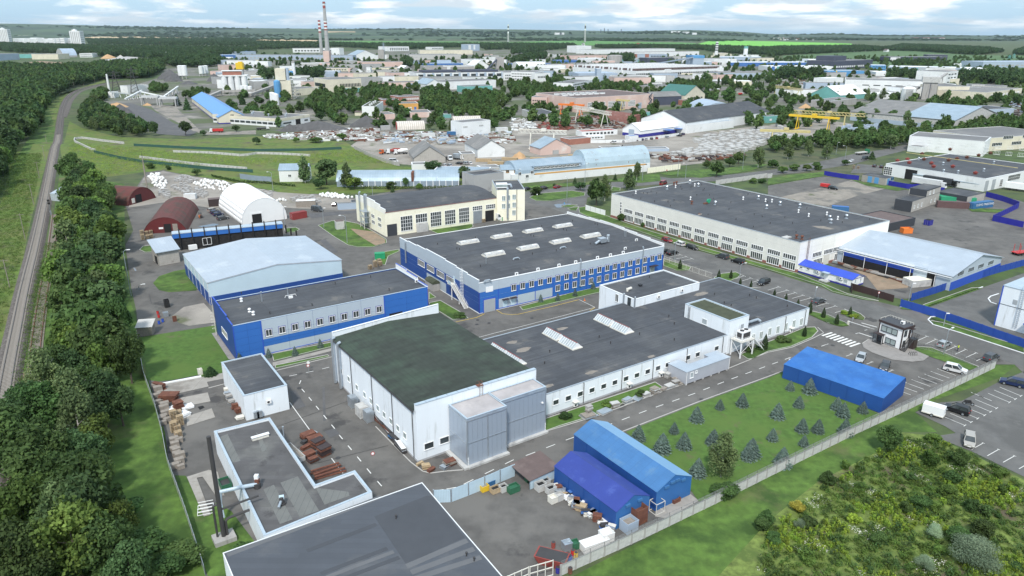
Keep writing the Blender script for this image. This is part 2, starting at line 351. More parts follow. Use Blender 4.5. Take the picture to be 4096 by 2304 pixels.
# building kit
def extr(b,prof,ax,a,c,m):
    if ax=='y':ring=lambda q:[(p[0],q,p[1])for p in prof]
    else:ring=lambda q:[(q,p[0],p[1])for p in prof]
    return b.hexa(ring(a),ring(c),m)
def shell(b,prof,ax,a,c,th,m):
    for(x0,z0),(x1,z1)in zip(prof[:-1],prof[1:]):
        extr(b,[(x0,z0),(x1,z1),(x1,z1+th),(x0,z0+th)],ax,a,c,m)
    return b
def win_mesh(w,h,nx,ny,fr,fw):
    b=MB()
    for x in LSP(-w/2,w/2,nx+1):b.box(x-fw/2,-.10,-h/2,x+fw/2,.02,h/2,fr)
    for z in LSP(-h/2,h/2,ny+1):b.box(-w/2-fw/2,-.098,z-fw/2,w/2+fw/2,.018,z+fw/2,fr)
    b.box(-w/2-.12,-.16,-h/2-fw/2-.05,w/2+.12,.01,-h/2-fw/2,fr);return b.mesh('window')
def pane_mesh(w,h,nx,ny,gl):
    b=MB();b.box(-w/2,-.05,-h/2,w/2,.015,h/2,gl);return b.mesh('pane')
class Bd:
    def __init__(s,name,label,p0,p1,dp,top,ang=None,cat='building',group=None):
        a=G(p0)if not isinstance(p0,Vector)else p0.copy();a.z=0
        s.h=h=top if isinstance(top,(int,float))else up(a,top)
        b=p1 if isinstance(p1,(int,float))else(G(p1,h)if len(p1)==4 else G(p1))
        if isinstance(b,(int,float)):s.ang=GA if ang is None else rad(ang)
        else:s.ang=atan2(b.y-a.y,b.x-a.x)if ang is None else rad(ang)
        s.u=Vector((cos(s.ang),sin(s.ang),0));s.v=Vector((-sin(s.ang),cos(s.ang),0))
        s.L=b if isinstance(b,(int,float))else(b-a).dot(s.u)
        s.W=dp if isinstance(dp,(int,float))else(G(dp,h)-a).dot(s.v)
        s.a=a;s.root=thing(name,label,cat,a,s.ang,group)
    def loc(s,P,z=None):
        q=G(P,s.h if z is None else z)-s.a;return q.dot(s.u),q.dot(s.v)
    def hit(s,P,wall='F'):
        d=ray(*P[:3]);o=Vector((0,0,CH))-s.a;n=s.v if wall=='F' else s.u
        k=-o.dot(n)/d.dot(n);q=o+d*k;return(q.dot(s.u)if wall=='F' else q.dot(s.v)),q.z
    def flat(s,wall=WW_,roof=RB_,cop=FL_,par=.35,pw=.3,plinth=None):
        L,W,h=s.L,s.W,s.h;b=MB();z=h-par;b.box(0,0,0,L,W,z,wall)
        for q in((0,0,L,pw),(0,W-pw,L,W),(0,pw,pw,W-pw),(L-pw,pw,L,W-pw)):b.box(q[0],q[1],z,q[2],q[3],h-.05,wall)
        obj('wall',b,s.root);s.rz=z+.06
        obj('roof',Bx(pw,pw,z-.1,L-pw,W-pw,z+.06,roof),s.root)
        b=MB();e=.06
        for q in((-e,-e,L+e,pw+e),(-e,W-pw-e,L+e,W+e),(-e,pw+e,pw+e,W-pw-e),(L-pw-e,pw+e,L+e,W-pw-e)):b.box(q[0],q[1],h-.05,q[2],q[3],h,cop)
        obj(CO_,b,s.root)
        if plinth:s.band(plinth,0,.5)
        return s
    def band(s,m,z0,z1,d=.04,name='plinth',s0=None,s1=None,walls='FLR'):
        b=MB();L,W=s.L,s.W
        if 'F' in walls:b.box((-d if s0 is None else s0),-d,z0,(L+d if s1 is None else s1),0,z1,m)
        if 'L' in walls:b.box(-d,0,z0,0,W,z1,m)
        if 'R' in walls:b.box(L,0,z0,L+d,W,z1,m)
        return obj(name,b,s.root)
    def gable(s,rise,ridge='x',wall=WW_,roof='metal_roof',ov=.35,th=.12,off=.5):
        L,W,h=s.L,s.W,s.h;b=MB();D,E=(W,L)if ridge=='x' else(L,W);ax=ridge
        extr(b,[(0,0),(D,0),(D,h),(D*off,h+rise),(0,h)],ax,0,E,wall);obj('wall',b,s.root)
        k=rise/(D*off);k2=rise/(D*(1-off))
        obj('roof',shell(MB(),[(-ov,h-k*ov+.02),(D*off,h+rise+.02),(D+ov,h-k2*ov+.02)],ax,-ov,E+ov,th,roof),s.root);s.rise=rise;return s
    def arch(s,rise,ridge='x',wall='rust_wall',roof='rust_roof',h0=None,n=10,th=.1,ov=.1,name='roof'):
        L,W=s.L,s.W;h=s.h if h0 is None else h0;D,E=(W,L)if ridge=='x' else(L,W)
        r=(D*D/4+rise*rise)/(2*rise);a0=math.asin(min(1,D/2/r));a0=pi-a0 if rise>D/2 else a0
        pr=[(D/2+r*sin(t),h+rise-r+r*cos(t))for t in LSP(-a0,a0,n+1)]
        b=MB();extr(b,([(0,0),(D,0)]if h>.01 else[])+pr[::-1],ridge,0,E,wall);obj('wall',b,s.root)
        obj(name,shell(MB(),pr,ridge,-ov,E+ov,th,roof),s.root);return s
    def place(s,wall,t,z):
        return((t,0,z),0.)if wall=='F' else(((0,t,z),-pi/2)if wall=='L' else(((s.L,t,z),pi/2)if wall=='R' else((t,s.W,z),pi)))
    def win(s,wall,pts,w,h,nx=2,ny=1,fr=WP_,gl='glass',fw=.09,off=0.,pane=True):
        m=cached(('w',w,h,nx,ny,fr,fw),lambda:win_mesh(w,h,nx,ny,fr,fw));g_=cached(('p',w,h,gl),lambda:pane_mesh(w,h,nx,ny,gl))
        for t,z in pts:
            l,r=s.place(wall,t,z);l=Vector(l)+Vector((sin(r),-cos(r),0))*off
            o=obj('window',m,s.root,l,r)
            if pane:obj('pane',g_,o)
    def winp(s,wall,P,w,h,**k):s.win(wall,[s.hit(p,wall)for p in P],w,h,**k)
    def slab(s,name,wall,t,z,w,h,m,d=.06,label=None):
        l,r=s.place(wall,t,z);return obj(name,cached((name,w,h,m,d),lambda:Bx(-w/2,-d,0,w/2,.01,h,m).mesh(name)),s.root,l,r,label)
    def panels(s,wall,ts,zs,fn,d=.035,gap=.05):
        for i,(a,b)in En(zip(ts[:-1],ts[1:])):
            for j,(c,e)in En(zip(zs[:-1],zs[1:])):
                m=fn(i,j)
                if not m:continue
                W_,H_=round(b-a-gap,2),round(e-c-gap,2);l,r=s.place(wall,(a+b)/2,c+gap/2)
                obj('panel',cached(('pn',W_,H_,m),lambda:Bx(-W_/2,-d,0,W_/2,.01,H_,m).mesh('panel')),s.root,l,r)
    def pipe(s,wall,t,z0,z1,r=.07,m=SD_,d=.14,name=DP_):
        l,q=s.place(wall,t,0);o=obj(name,MB().tube((0,-d,z0),(0,-d,z1),r,m).tube((0,-d,z1),(0,.05,z1+.2),r,m),s.root,l,q)
    def ac(s,wall,t,z):
        def mk():
            b=MB();b.box(-.45,-.45,0,.45,-.12,.7,WP_);b.lathe([(.25,0),(.25,.02)],SD_,12)
            n=len(b.v)-24
            for i in range(n,len(b.v)):x,y,z_=b.v[i];b.v[i]=(x-.08,-.45-z_,y+.35)
            b.box(-.4,-.12,.05,-.34,.01,.1,CS_);b.box(.34,-.12,.05,.4,.01,.1,CS_);return b.mesh(AC_)
        l,r=s.place(wall,t,z);return obj(AC_,cached('ac',mk),s.root,l,r)
    def onroof(s,name,me,P,rz=0.,z=None,label=None,sc=None):
        x,y=s.loc(P,s.rz if z is None else z)if not isinstance(P[0],float)else P
        o=obj(name,me,s.root,(x,y,s.rz if z is None else z),rz,label)
        if sc:o.scale=(sc,sc,sc)
        return o
def vent_mesh():
    return MB().lathe([(.09,0),(.09,.45),(.16,.45),(.16,.62),(.05,.66)],SD_,8).mesh(VP_)
def fan_mesh(m=GV_,r=.35,h=1.1):
    return MB().lathe([(r*1.3,0),(r*1.3,.15),(r*.6,.2),(r*.6,h*.6),(r*1.2,h*.62),(r*1.3,h*.8),(r*.9,h),(.02,h*1.05)],m,12).mesh(RF_)
def curb_fan(m):
    b=MB();b.hexa([(-.5,-.5,0),(.5,-.5,0),(.5,.5,0),(-.5,.5,0)],[(-.8,-.8,.9),(.8,-.8,.9),(.8,.8,.9),(-.8,.8,.9)],m);b.box(-.85,-.85,.9,.85,.85,1.15,m);b.lathe([(.5,1.15),(.45,1.5),(.1,1.6)],m,10);return b.mesh(RF_)
VENT=vent_mesh();FAN=fan_mesh()
def polyB(name,label,pts,h,wall,roof,cop=FG_,par=.6,pw=.4,cat='building',skip=()):
    P=[G(p,h)for p in pts];
    if sum(P[i].x*P[(i+1)%len(P)].y-P[(i+1)%len(P)].x*P[i].y for i in range(len(P)))<0:P=P[::-1]
    c=P[0].copy();c.z=0;r=thing(name,label,cat,c,0);Q=[(p.x-c.x,p.y-c.y)for p in P]
    obj('wall',MB().prism(Q,0,h-par,wall),r)
    n=len(Q);inn=[]
    for i in range(n):
        a,b,d=Vector(Q[i-1]),Vector(Q[i]),Vector(Q[(i+1)%n]);e1=(b-a).normalized();e2=(d-b).normalized()
        n1=Vector((-e1.y,e1.x));n2=Vector((-e2.y,e2.x));k=n1+n2;k=k/max(.2,1+n1.dot(n2));inn.append(tuple(b+k*pw))
    obj('roof',MB().prism(inn,h-par-.1,h-par+.03,roof),r)
    bp=MB();bc=MB()
    for i in range(n):
        if i in skip:continue
        j=(i+1)%n;ring=[Q[i],Q[j],inn[j],inn[i]]
        bp.hexa([(*q,h-par)for q in ring],[(*q,h-.06)for q in ring],wall);bc.hexa([(*q,h-.06)for q in ring],[(*q,h)for q in ring],cop)
    obj('parapet',bp,r);obj(CO_,bc,r)
    return r,Q,c
# plants
def fmesh(name,V,F,mats,mi=None,tint=None):
    me=bpy.data.meshes.new(name);nv,nf=len(V),len(F)
    me.vertices.add(nv);me.vertices.foreach_set('co',np.asarray(V,np.float32).ravel())
    me.loops.add(nf*4);me.loops.foreach_set('vertex_index',np.asarray(F,np.int32).ravel())
    me.polygons.add(nf);me.polygons.foreach_set('loop_start',np.arange(0,nf*4,4,dtype=np.int32));me.polygons.foreach_set('loop_total',np.full(nf,4,np.int32))
    for m in mats:me.materials.append(MATS[m])
    if mi is not None:me.polygons.foreach_set('material_index',np.asarray(mi,np.int32))
    if tint is not None:
        a=me.attributes.new('tint','FLOAT','FACE');a.data.foreach_set('value',np.asarray(tint,np.float32))
    me.update(calc_edges=True);me.validate();return me
def quads(C,N,S,rg,asp=.7):
    n=len(C);t=rg.normal(size=(n,3));N=N/np.linalg.norm(N,axis=1)[:,None]
    u=np.cross(N,t);u/=np.linalg.norm(u,axis=1)[:,None]+1e-9;v=np.cross(N,u)
    u=u*S[:,None];v=v*(S*asp)[:,None]
    V=np.stack([C-u,C-v,C+u,C+v],1).reshape(-1,3);F=np.arange(n*4).reshape(-1,4);return V,F
def crown(kind,n,ls,mtl,seed):
    rg=np.random.default_rng(seed)
    if kind in('broad','birch','poplar','bush'):
        k={'broad':26,'birch':24,'poplar':22,'bush':14}[kind];cz,rx,rz,lr={'broad':(5.9,2.9,3.0,1.45),'birch':(5.6,2.3,3.6,1.25),'poplar':(5.2,1.6,4.0,1.5),'bush':(4.6,2.8,3.4,2.0)}[kind]
        D=rg.normal(size=(k,3));D/=np.linalg.norm(D,axis=1)[:,None];rr=rg.uniform(.55,1.05,k)**.7
        LC=D*rr[:,None]*np.array([rx,rx,rz])+[0,0,cz];LC[0]=[0,0,cz+rz*.95]
        if kind=='birch':LC[:,:2]*=(1.15-.5*np.clip((LC[:,2]-4)/5,0,1))[:,None]
        LR=lr*rg.uniform(.65,1.2,k);LT=rg.uniform(.1,.9,k)
        w_=LR**2/np.sum(LR**2);i=rg.choice(k,n,p=w_)
        d=rg.normal(size=(n,3));d[:,2]=d[:,2]*.9+.15;d/=np.linalg.norm(d,axis=1)[:,None]
        C=LC[i]+d*(LR[i]*rg.uniform(.55,1.12,n))[:,None]
        if kind=='birch':C[:,2]-=rg.uniform(0,1.,n)**2*1.6
        Nn=d+rg.normal(size=(n,3))*.55;T=np.clip(LT[i]+rg.normal(size=n)*.16,0,1);S=ls*rg.uniform(.6,1.3,n)
        keep=C[:,2]>.5;C,Nn,T,S=C[keep],Nn[keep],T[keep],S[keep]
        V,F=quads(C,Nn,S,rg)
    elif kind in('spruce','pine','thuja'):
        z=rg.uniform(0,1,n)**(1.25);
        if kind=='thuja':R_=4*np.sin(np.clip((1-z)*1.9+.02,0,pi/2))*(.82+.18*np.sin(z*3));C0=np.zeros(n)
        else:tier=.48+.52*np.abs(np.sin(z*17+rg.normal(size=n)*.2));R_=4.2*(1-z)**.72*tier
        a=rg.uniform(0,2*pi,n)
        if kind!='thuja':q=np.round(a/(2*pi)*11+z*7)/11*2*pi-z*7*2*pi/11;a=a*.45+q*.55
        r=R_*rg.uniform(.35,1.0,n)**.5
        C=np.stack([r*np.cos(a),r*np.sin(a),.3+z*9.7-(.25*r*(kind!='thuja'))],1);C[:,2]=np.maximum(C[:,2],.15)
        Nn=np.stack([np.cos(a)*.6,np.sin(a)*.6,np.full(n,.9)],1)+rg.normal(size=(n,3))*.35;T=np.clip(rg.uniform(size=n)**1.5+.25*np.sin(a*5+z*40),0,1);S=ls*rg.uniform(.6,1.3,n)*(1.1-.5*z)
        V,F=quads(C,Nn,S,rg,.45)
    return fmesh('crown',V,F,[mtl],None,T)
def trunk_mesh(m,seed,r=.22,h=6.5,limbs=5):
    rr=RND(seed);b=MB();b.tube((0,0,0),(.1,.05,h*.5),r,m,r*.75,7).tube((.1,.05,h*.5),(.15,-.1,h),r*.75,m,r*.3,7)
    for i in range(limbs):
        a=rr.uniform(0,6.28);z=h*rr.uniform(.35,.8);l=rr.uniform(1.5,2.6);b.tube((.1,0,z),(l*cos(a),l*sin(a),z+l*.8),r*.35,m,r*.12,5)
    return b.mesh('trunk')
SPEC={'broad':('broad','leaf','bark',.27),'dark':('broad','leaf_dark','bark',.27),'light':('broad','leaf_light','bark',.27),'birch':('birch','leaf_birch','birch_bark',.22),
        'poplar':('poplar','leaf_dark','bark',.3),'spruce':('spruce','leaf_spruce','bark',.42),'thuja':('thuja','leaf_thuja','bark',.5),'willow':('bush','leaf_willow','bark',.22),'shrub':('bush','leaf','bark',.36),
        'lime':('bush','leaf_lime','bark',.36),'yellow':('bush','leaf_yellow','bark',.36),'pine':('spruce','leaf_dark','bark',.5),'lightbush':('bush','leaf_light','bark',.36)}
TREES={}
def tree_meshes(sp,lod,var):
    def mk():
        kind,lf,bk,ls=SPEC[sp];n,f={0:(5200,1.),1:(1500,1.85),2:(420,3.3)}[lod]
        if kind in('spruce','thuja'):n=int(n*.55)
        if sp=='willow' and lod==0:n=14000;ls=.12
        c=crown(kind,n,ls*f,lf,hash_(sp)*7+var*31+lod);t=trunk_mesh(bk,var,.16 if kind in('birch','spruce')else.24,8 if kind in('birch','spruce')else 6.5,0 if kind in('spruce','thuja','bush')else 5)
        return c,t
    return cached(('tree',sp,lod,var),mk)
def hash_(s):return sum(ord(c)*(i+1)for i,c in En(s))%97
def tree(sp,loc,H,Rr,label,group=None,lod=1,parts=True,name=None,cat='tree'):
    var=R.randrange(3)if sp in('broad','dark','light','birch','spruce','shrub')else R.randrange(2)
    c,t=tree_meshes(sp,lod,var);rz=R.uniform(0,6.28)
    nm=name or{'birch':'birch_tree','poplar':'poplar_tree','spruce':'spruce_tree','thuja':'thuja_tree','willow':'willow_tree','shrub':'shrub','lime':'shrub','yellow':'shrub','lightbush':'shrub','pine':'pine_tree'}.get(sp,'broadleaf_tree')
    if not parts:
        o=obj(nm,c,None,loc,rz);o.scale=(Rr/4,Rr/4,H/10);return tag(o,label,cat,group)
    r=thing(nm,label,cat,loc,rz,group);r.scale=(Rr/4,Rr/4,H/10)
    obj('crown',c,r);obj('trunk' if nm!='shrub' else 'stem',t,r);return r
def tt(sp,P,H,Rr,label,**k):
    p=g(*P,H);return tree(sp,(p.x,p.y,0),H,Rr,label,**k)
def inpoly(x,y,P):
    c=False;j=len(P)-1
    for i in range(len(P)):
        if(P[i][1]>y)!=(P[j][1]>y)and x<(P[j][0]-P[i][0])*(y-P[i][1])/(P[j][1]-P[i][1]+1e-12)+P[i][0]:c=not c
        j=i
    return c
def fill(pts,step,seed=1,cap=100000):
    P=[(q.x,q.y)for q in(G(p)for p in pts)];rr=RND(seed);xs=[p[0]for p in P];ys=[p[1]for p in P];out_=[]
    y=min(ys)
    while y<max(ys):
        x=min(xs)
        while x<max(xs):
            a,b=x+rr.uniform(-.45,.45)*step,y+rr.uniform(-.45,.45)*step
            if inpoly(a,b,P):out_.append((a,b))
            x+=step
        y+=step*.9
    rr.shuffle(out_);return out_[:cap]
def scatter(name,pts,me,label,smin,smax,zs=(1.,1.),kind='stuff',seed=0,z=0.):
    src=bpy.data.objects.new(name+'_shape',me)
    pm=bpy.data.meshes.new(name);pm.from_pydata([(p[0],p[1],p[2]if len(p)>2 else z)for p in pts],[],[])
    o=bpy.data.objects.new(name,pm);COL.objects.link(o);tag(o,label,None,None,kind)
    t=bpy.data.node_groups.new(name,'GeometryNodeTree');t.interface.new_socket('Geometry',in_out='INPUT',socket_type='NodeSocketGeometry');t.interface.new_socket('Geometry',in_out='OUTPUT',socket_type='NodeSocketGeometry')
    N=t.nodes.new;L=t.links.new;i=N('NodeGroupInput');oo=N('NodeGroupOutput');mp=N('GeometryNodeMeshToPoints');ip=N('GeometryNodeInstanceOnPoints');oi=N('GeometryNodeObjectInfo');oi.inputs['Object'].default_value=src
    L(i.outputs[0],mp.inputs[0]);L(mp.outputs[0],ip.inputs['Points']);L(oi.outputs['Geometry'],ip.inputs['Instance'])
    rv=N('FunctionNodeRandomValue');rv.data_type='FLOAT_VECTOR';rv.inputs['Min'].default_value=(0,0,0);rv.inputs['Max'].default_value=(.1,.1,6.28);L(rv.outputs[0],ip.inputs['Rotation'])
    rs=N('FunctionNodeRandomValue');rs.data_type='FLOAT_VECTOR';rs.inputs['Min'].default_value=(smin,smin,smin*zs[0]);rs.inputs['Max'].default_value=(smax,smax,smax*zs[1]);rs.inputs['Seed'].default_value=5+seed;L(rs.outputs[0],ip.inputs['Scale'])
    L(ip.outputs[0],oo.inputs[0]);md=o.modifiers.new('scatter','NODES');md.node_group=t;return o
# TERRAIN AND GROUND
obj('ground',MB().poly([(-30000,-600,0),(30000,-600,0),(30000,7600,0),(-30000,7600,0)],'ground'));tag(bpy.data.objects['ground'],kind='structure')
SKY=[(-2500,104),(0,107),(200,109),(500,115),(900,119),(1300,121),(1700,120),(2050,121),(2500,126),(2760,121),(2950,126),(3080,134),(3250,134),(3330,131),(3480,137),(4096,136),(6500,137)]
def skyline(X):
    for(a,b),(c,d)in zip(SKY[:-1],SKY[1:]):
        if a<=X<=c:return b+(d-b)*(X-a)/(c-a)
    return 125
def terr(x,y):
    if y<7500:return 0
    X=2048+FPX*x/(y*cos(PITCH))if y>0 else 0
    yy=skyline(max(-2400,min(6400,X)));top=max(2.,70-(yy-129.2)*13500/2907/cos(PITCH)*1.0)
    t=min(1,(y-7500)/6000.);t=t*t*(3-2*t)
    return top*t+14*t*(1-t)*sin(x*.0011+y*.0007)*2+8*t*(1-t)*sin(x*.003+1.3)
b=MB();NX,NY=150,16
for j in range(NY):
    y=7500+6000*(j/(NY-2))if j<NY-1 else 22000
    for i in range(NX):
        x=-12500+25000*i/(NX-1);b.v.append((x,y,terr(x,y)if j<NY-1 else-200))
b.mi('forest_hill')
for j in range(NY-1):
    for i in range(NX-1):k=j*NX+i;b.f.append((k,k+1,k+NX+1,k+NX));b.m.append(0)
tag(obj('hills',b.mesh('hills',True)),kind='structure')
def ter_hit(cr,x,y):
    d=ray(cr,x,y)
    if d.z>-1:d.z=-1
    t=-CH/d.z
    if d.y*t<7500:return Vector((d.x*t,d.y*t,.5))
    t=7400/d.y
    for _ in range(400):
        p=Vector((0,0,CH))+d*t
        if p.z<terr(p.x,p.y)+1.5 or p.y>13300:break
        t*=1.004
    p.z=terr(p.x,p.y)+2.5;return p
def field(name,m,cr,xs,yt,yb,n=4):
    b=MB();b.mi(m)
    for x,a,c in zip(xs,yt,yb):
        for j in range(n+1):b.v.append(tuple(ter_hit(cr,x,c+(a-c)*j/n)))
    for i in range(len(xs)-1):
        for j in range(n):k=i*(n+1)+j;b.f.append((k,k+n+1,k+n+2,k+1));b.m.append(0)
    tag(obj(name,b),kind='structure')
field('field','field_wheat',0,[860,1000,1300,1700,2200,2576],[372,370,369,374,382,388],[385,398,402,400,392,392])
field('field','field_wheat',10,[0,200,400,620],[392,392,394,404],[410,414,418,415])
field('field','field_wheat',10,[700,850,1000],[306,302,318],[330,324,326])
field('field','field_green',20,[0,300,700,980,1300,1700,1850],[424,415,408,415,424,428,436],[446,450,456,458,462,462,455])
field('field','field_sunlit',20,[1850,2020,2300,2576,2900,3200,3420],[448,403,410,415,424,432,440],[462,482,486,488,488,484,466])
field('field','field_green',10,[700,1000,1500,2000,2576],[414,412,414,418,424],[424,440,450,452,450])
field('field','field_dull',10,[0,300,620,1500,2200,2576],[418,420,424,446,448,446],[442,452,462,470,466,456])
field('field','field_dull',30,[150,500,900,1300,1700,1900,2300,2576],[560,540,520,510,520,545,560,560],[585,600,615,620,635,640,625,620])
field('field','field_dull',30,[1000,1500,2000,2576],[600,620,640,660],[660,690,700,720])
field('field','field_green',0,[1700,1850,1980],[490,486,494],[505,512,510])
sheet('town_ground','town_ground',[(0,2576,560),(10,1300,500),(20,0,500),(20,1500,520),(30,0,600),(30,600,690),(30,1700,700),(30,2576,720),(30,2900,720),(31,2900,100),(31,1300,0),(30,800,1440),(30,0,1449),(20,1200,1420),(10,2576,1400),(10,1000,1350),(10,400,1340),(0,2576,1300),(0,1900,1330),(0,1500,1300),(0,1000,1200),(0,900,1000),(0,1600,780),(0,1700,620)],.02)
sheet('yard','yard_dust',[(20,0,1230),(20,480,1180),(20,1100,1130),(20,1300,1160),(20,1500,1180),(20,1500,1370),(20,2576,1260),(30,400,1180),(30,1200,1300),(30,1310,1330),(30,600,1449),(21,2400,0),(21,1950,190),(21,1380,250),(21,0,170),(11,2000,250),(11,1300,190),(11,950,20),(11,1050,-50),(10,1600,1400),(10,2576,1400)],.05)
sheet('gravel_yard','gravel_dark',[(0,1020,1045),(0,1330,1040),(0,1520,1100),(0,1750,1240),(0,2000,1320),(0,1900,1370),(0,1600,1350),(0,1380,1290),(0,1150,1150)],.06)
sheet('road','old_apron',[(0,1500,1050),(0,1750,1060),(0,2000,1300),(0,2150,1330),(10,0,1310),(10,0,1350),(0,2080,1360),(0,1950,1320),(0,1560,1110)],.07)
# the grassland north of the works
sheet('meadow','meadow',[(0,640,1449),(0,700,1220),(0,830,1290),(0,1200,1380),(0,1900,1400),(0,2576,1370),(10,500,1400),(10,900,1430),(11,1000,30),(11,1420,220),(11,2200,300),(11,2100,440),(11,1000,500),(11,330,500),(1,2420,410),(1,1850,300),(1,1460,280),(1,1100,330),(1,650,330),(1,600,0)],.03)
# works yard, streets
Y1=[(3,2150,1650),(3,2075,1449),(3,1850,760),(3,1690,260),(2,1660,1449),(2,1560,1150),(2,1480,880),(2,1385,480),(2,1375,250),(1,1320,1449),(1,1262,1020),(1,1340,870),(1,1265,620),(1,1440,330),(1,1470,285),(1,1640,262),(1,1850,310),(1,2250,365),(1,2420,425),(11,180,470),(11,330,520),(11,600,500),(11,1000,545),(11,1600,430),(11,2400,400),(21,120,480),(21,150,590),(21,760,535),(21,740,640),(21,760,735),(21,1000,790),(21,1250,880),(21,1385,935),(21,1640,1010),(21,1900,1080),(21,2200,1162),(31,0,1272),(31,350,1387),(31,540,1440),(32,650,45),(32,900,112),(32,1100,135),(32,1330,190),(32,1480,225),(32,1640,292),(32,1610,320),(32,1660,370),(32,1900,442),(32,2250,556),(32,2576,662),(32,2576,860),(32,2480,770),(32,2290,768),(23,2576,440),(23,500,1430),(23,480,1800)]
sheet('yard','asphalt',Y1,.06)
sheet('road',AR_,[(21,120,480),(21,620,425),(21,1010,385),(21,1290,350),(21,1440,320),(21,1600,345),(21,2000,330),(21,2400,285),(31,100,250),(31,650,150),(31,900,90),(31,1140,60),(31,1400,0),(31,1400,60),(31,1160,120),(31,850,205),(31,300,290),(21,2420,330),(21,2050,375),(21,1880,380),(21,1290,420),(21,1090,445),(21,750,540),(21,700,700),(21,1000,795),(21,1640,1013),(21,2200,1165),(31,350,1390),(32,650,48),(32,1000,130),(32,1300,250),(32,1660,375),(32,2576,667),(32,2576,800),(32,2000,600),(32,1500,460),(32,900,250),(32,300,60),(31,-200,1449),(21,1500,1120),(21,700,760),(21,380,640),(21,150,590)],.07)
sheet('storage_yard','yard_dust',[(1,1290,640),(1,1450,330),(1,1640,270),(1,1850,315),(1,2250,370),(11,170,480),(11,600,510),(11,1000,560),(11,1000,680),(11,300,640),(1,2100,640),(1,1700,580)],.075)
OLD=[(31,0,420),(31,560,325),(31,980,385),(31,1200,430),(31,1460,475),(31,2190,500),(31,2500,560),(31,2900,700),(31,2900,1300),(31,2560,1195),(32,1540,100),(32,1330,110),(32,1120,60),(31,1000,1449),(31,600,1200),(31,0,700)]
sheet('yard','asphalt',OLD,.05)
sheet('concrete_apron','old_apron',[(31,80,545),(31,700,400),(31,840,362),(31,1180,450),(31,900,520),(31,560,640),(31,200,600)],.07)
sheet('yard',AR_,[(31,900,200),(31,1150,220),(31,1150,300),(31,830,290)],.08)
sheet('yard','dirt',[(31,690,1190),(31,1300,1310),(31,1440,1400),(31,1400,1449),(32,1100,20),(31,990,1330)],.09)
sheet('parking',AR_,[(32,2700,790),(32,2330,940),(32,2050,1085),(32,1950,1135),(32,1735,1150),(32,1480,1250),(32,1780,1390),(33,1890,10),(33,1700,40),(33,1760,80),(33,2050,195),(33,2576,450),(33,3400,900),(32,3400,900)],.06)
sheet('weed_field','weed_ground',[(33,1330,0),(33,1650,40),(33,2050,220),(33,2576,480),(33,3400,900),(33,3000,2300),(33,-300,2300),(33,-500,1449),(33,0,900),(33,500,500),(33,1100,200)],.03)
sheet('verge','grass',[(23,480,1520),(23,2576,440),(32,2290,775),(32,2500,770),(32,2340,900),(32,1700,1120),(32,1480,1250),(32,1700,1449),(33,1330,0),(33,1100,200),(33,500,500),(33,0,900),(23,2400,1600),(23,300,2400)],.02)
sheet('yard',AR_,[(32,1620,190),(32,2160,-5),(32,2576,-150),(32,2900,0),(32,2900,640),(32,2576,590),(32,2000,395),(32,1690,280)],.065)
for q_ in([(12,340,1040),(12,400,1025),(12,500,1190),(12,400,1225)],[(11,520,700),(11,1020,665),(11,1010,690),(11,560,745)],[(13,690,-10),(13,800,-40),(13,840,20),(13,740,60)],[(11,640,965),(11,700,960),(11,830,1090),(11,760,1100)],[(21,1640,1150),(21,1900,1210),(21,1880,1225),(21,1640,1165)]):sheet('asphalt_patch','gravel_dark',q_,.095)
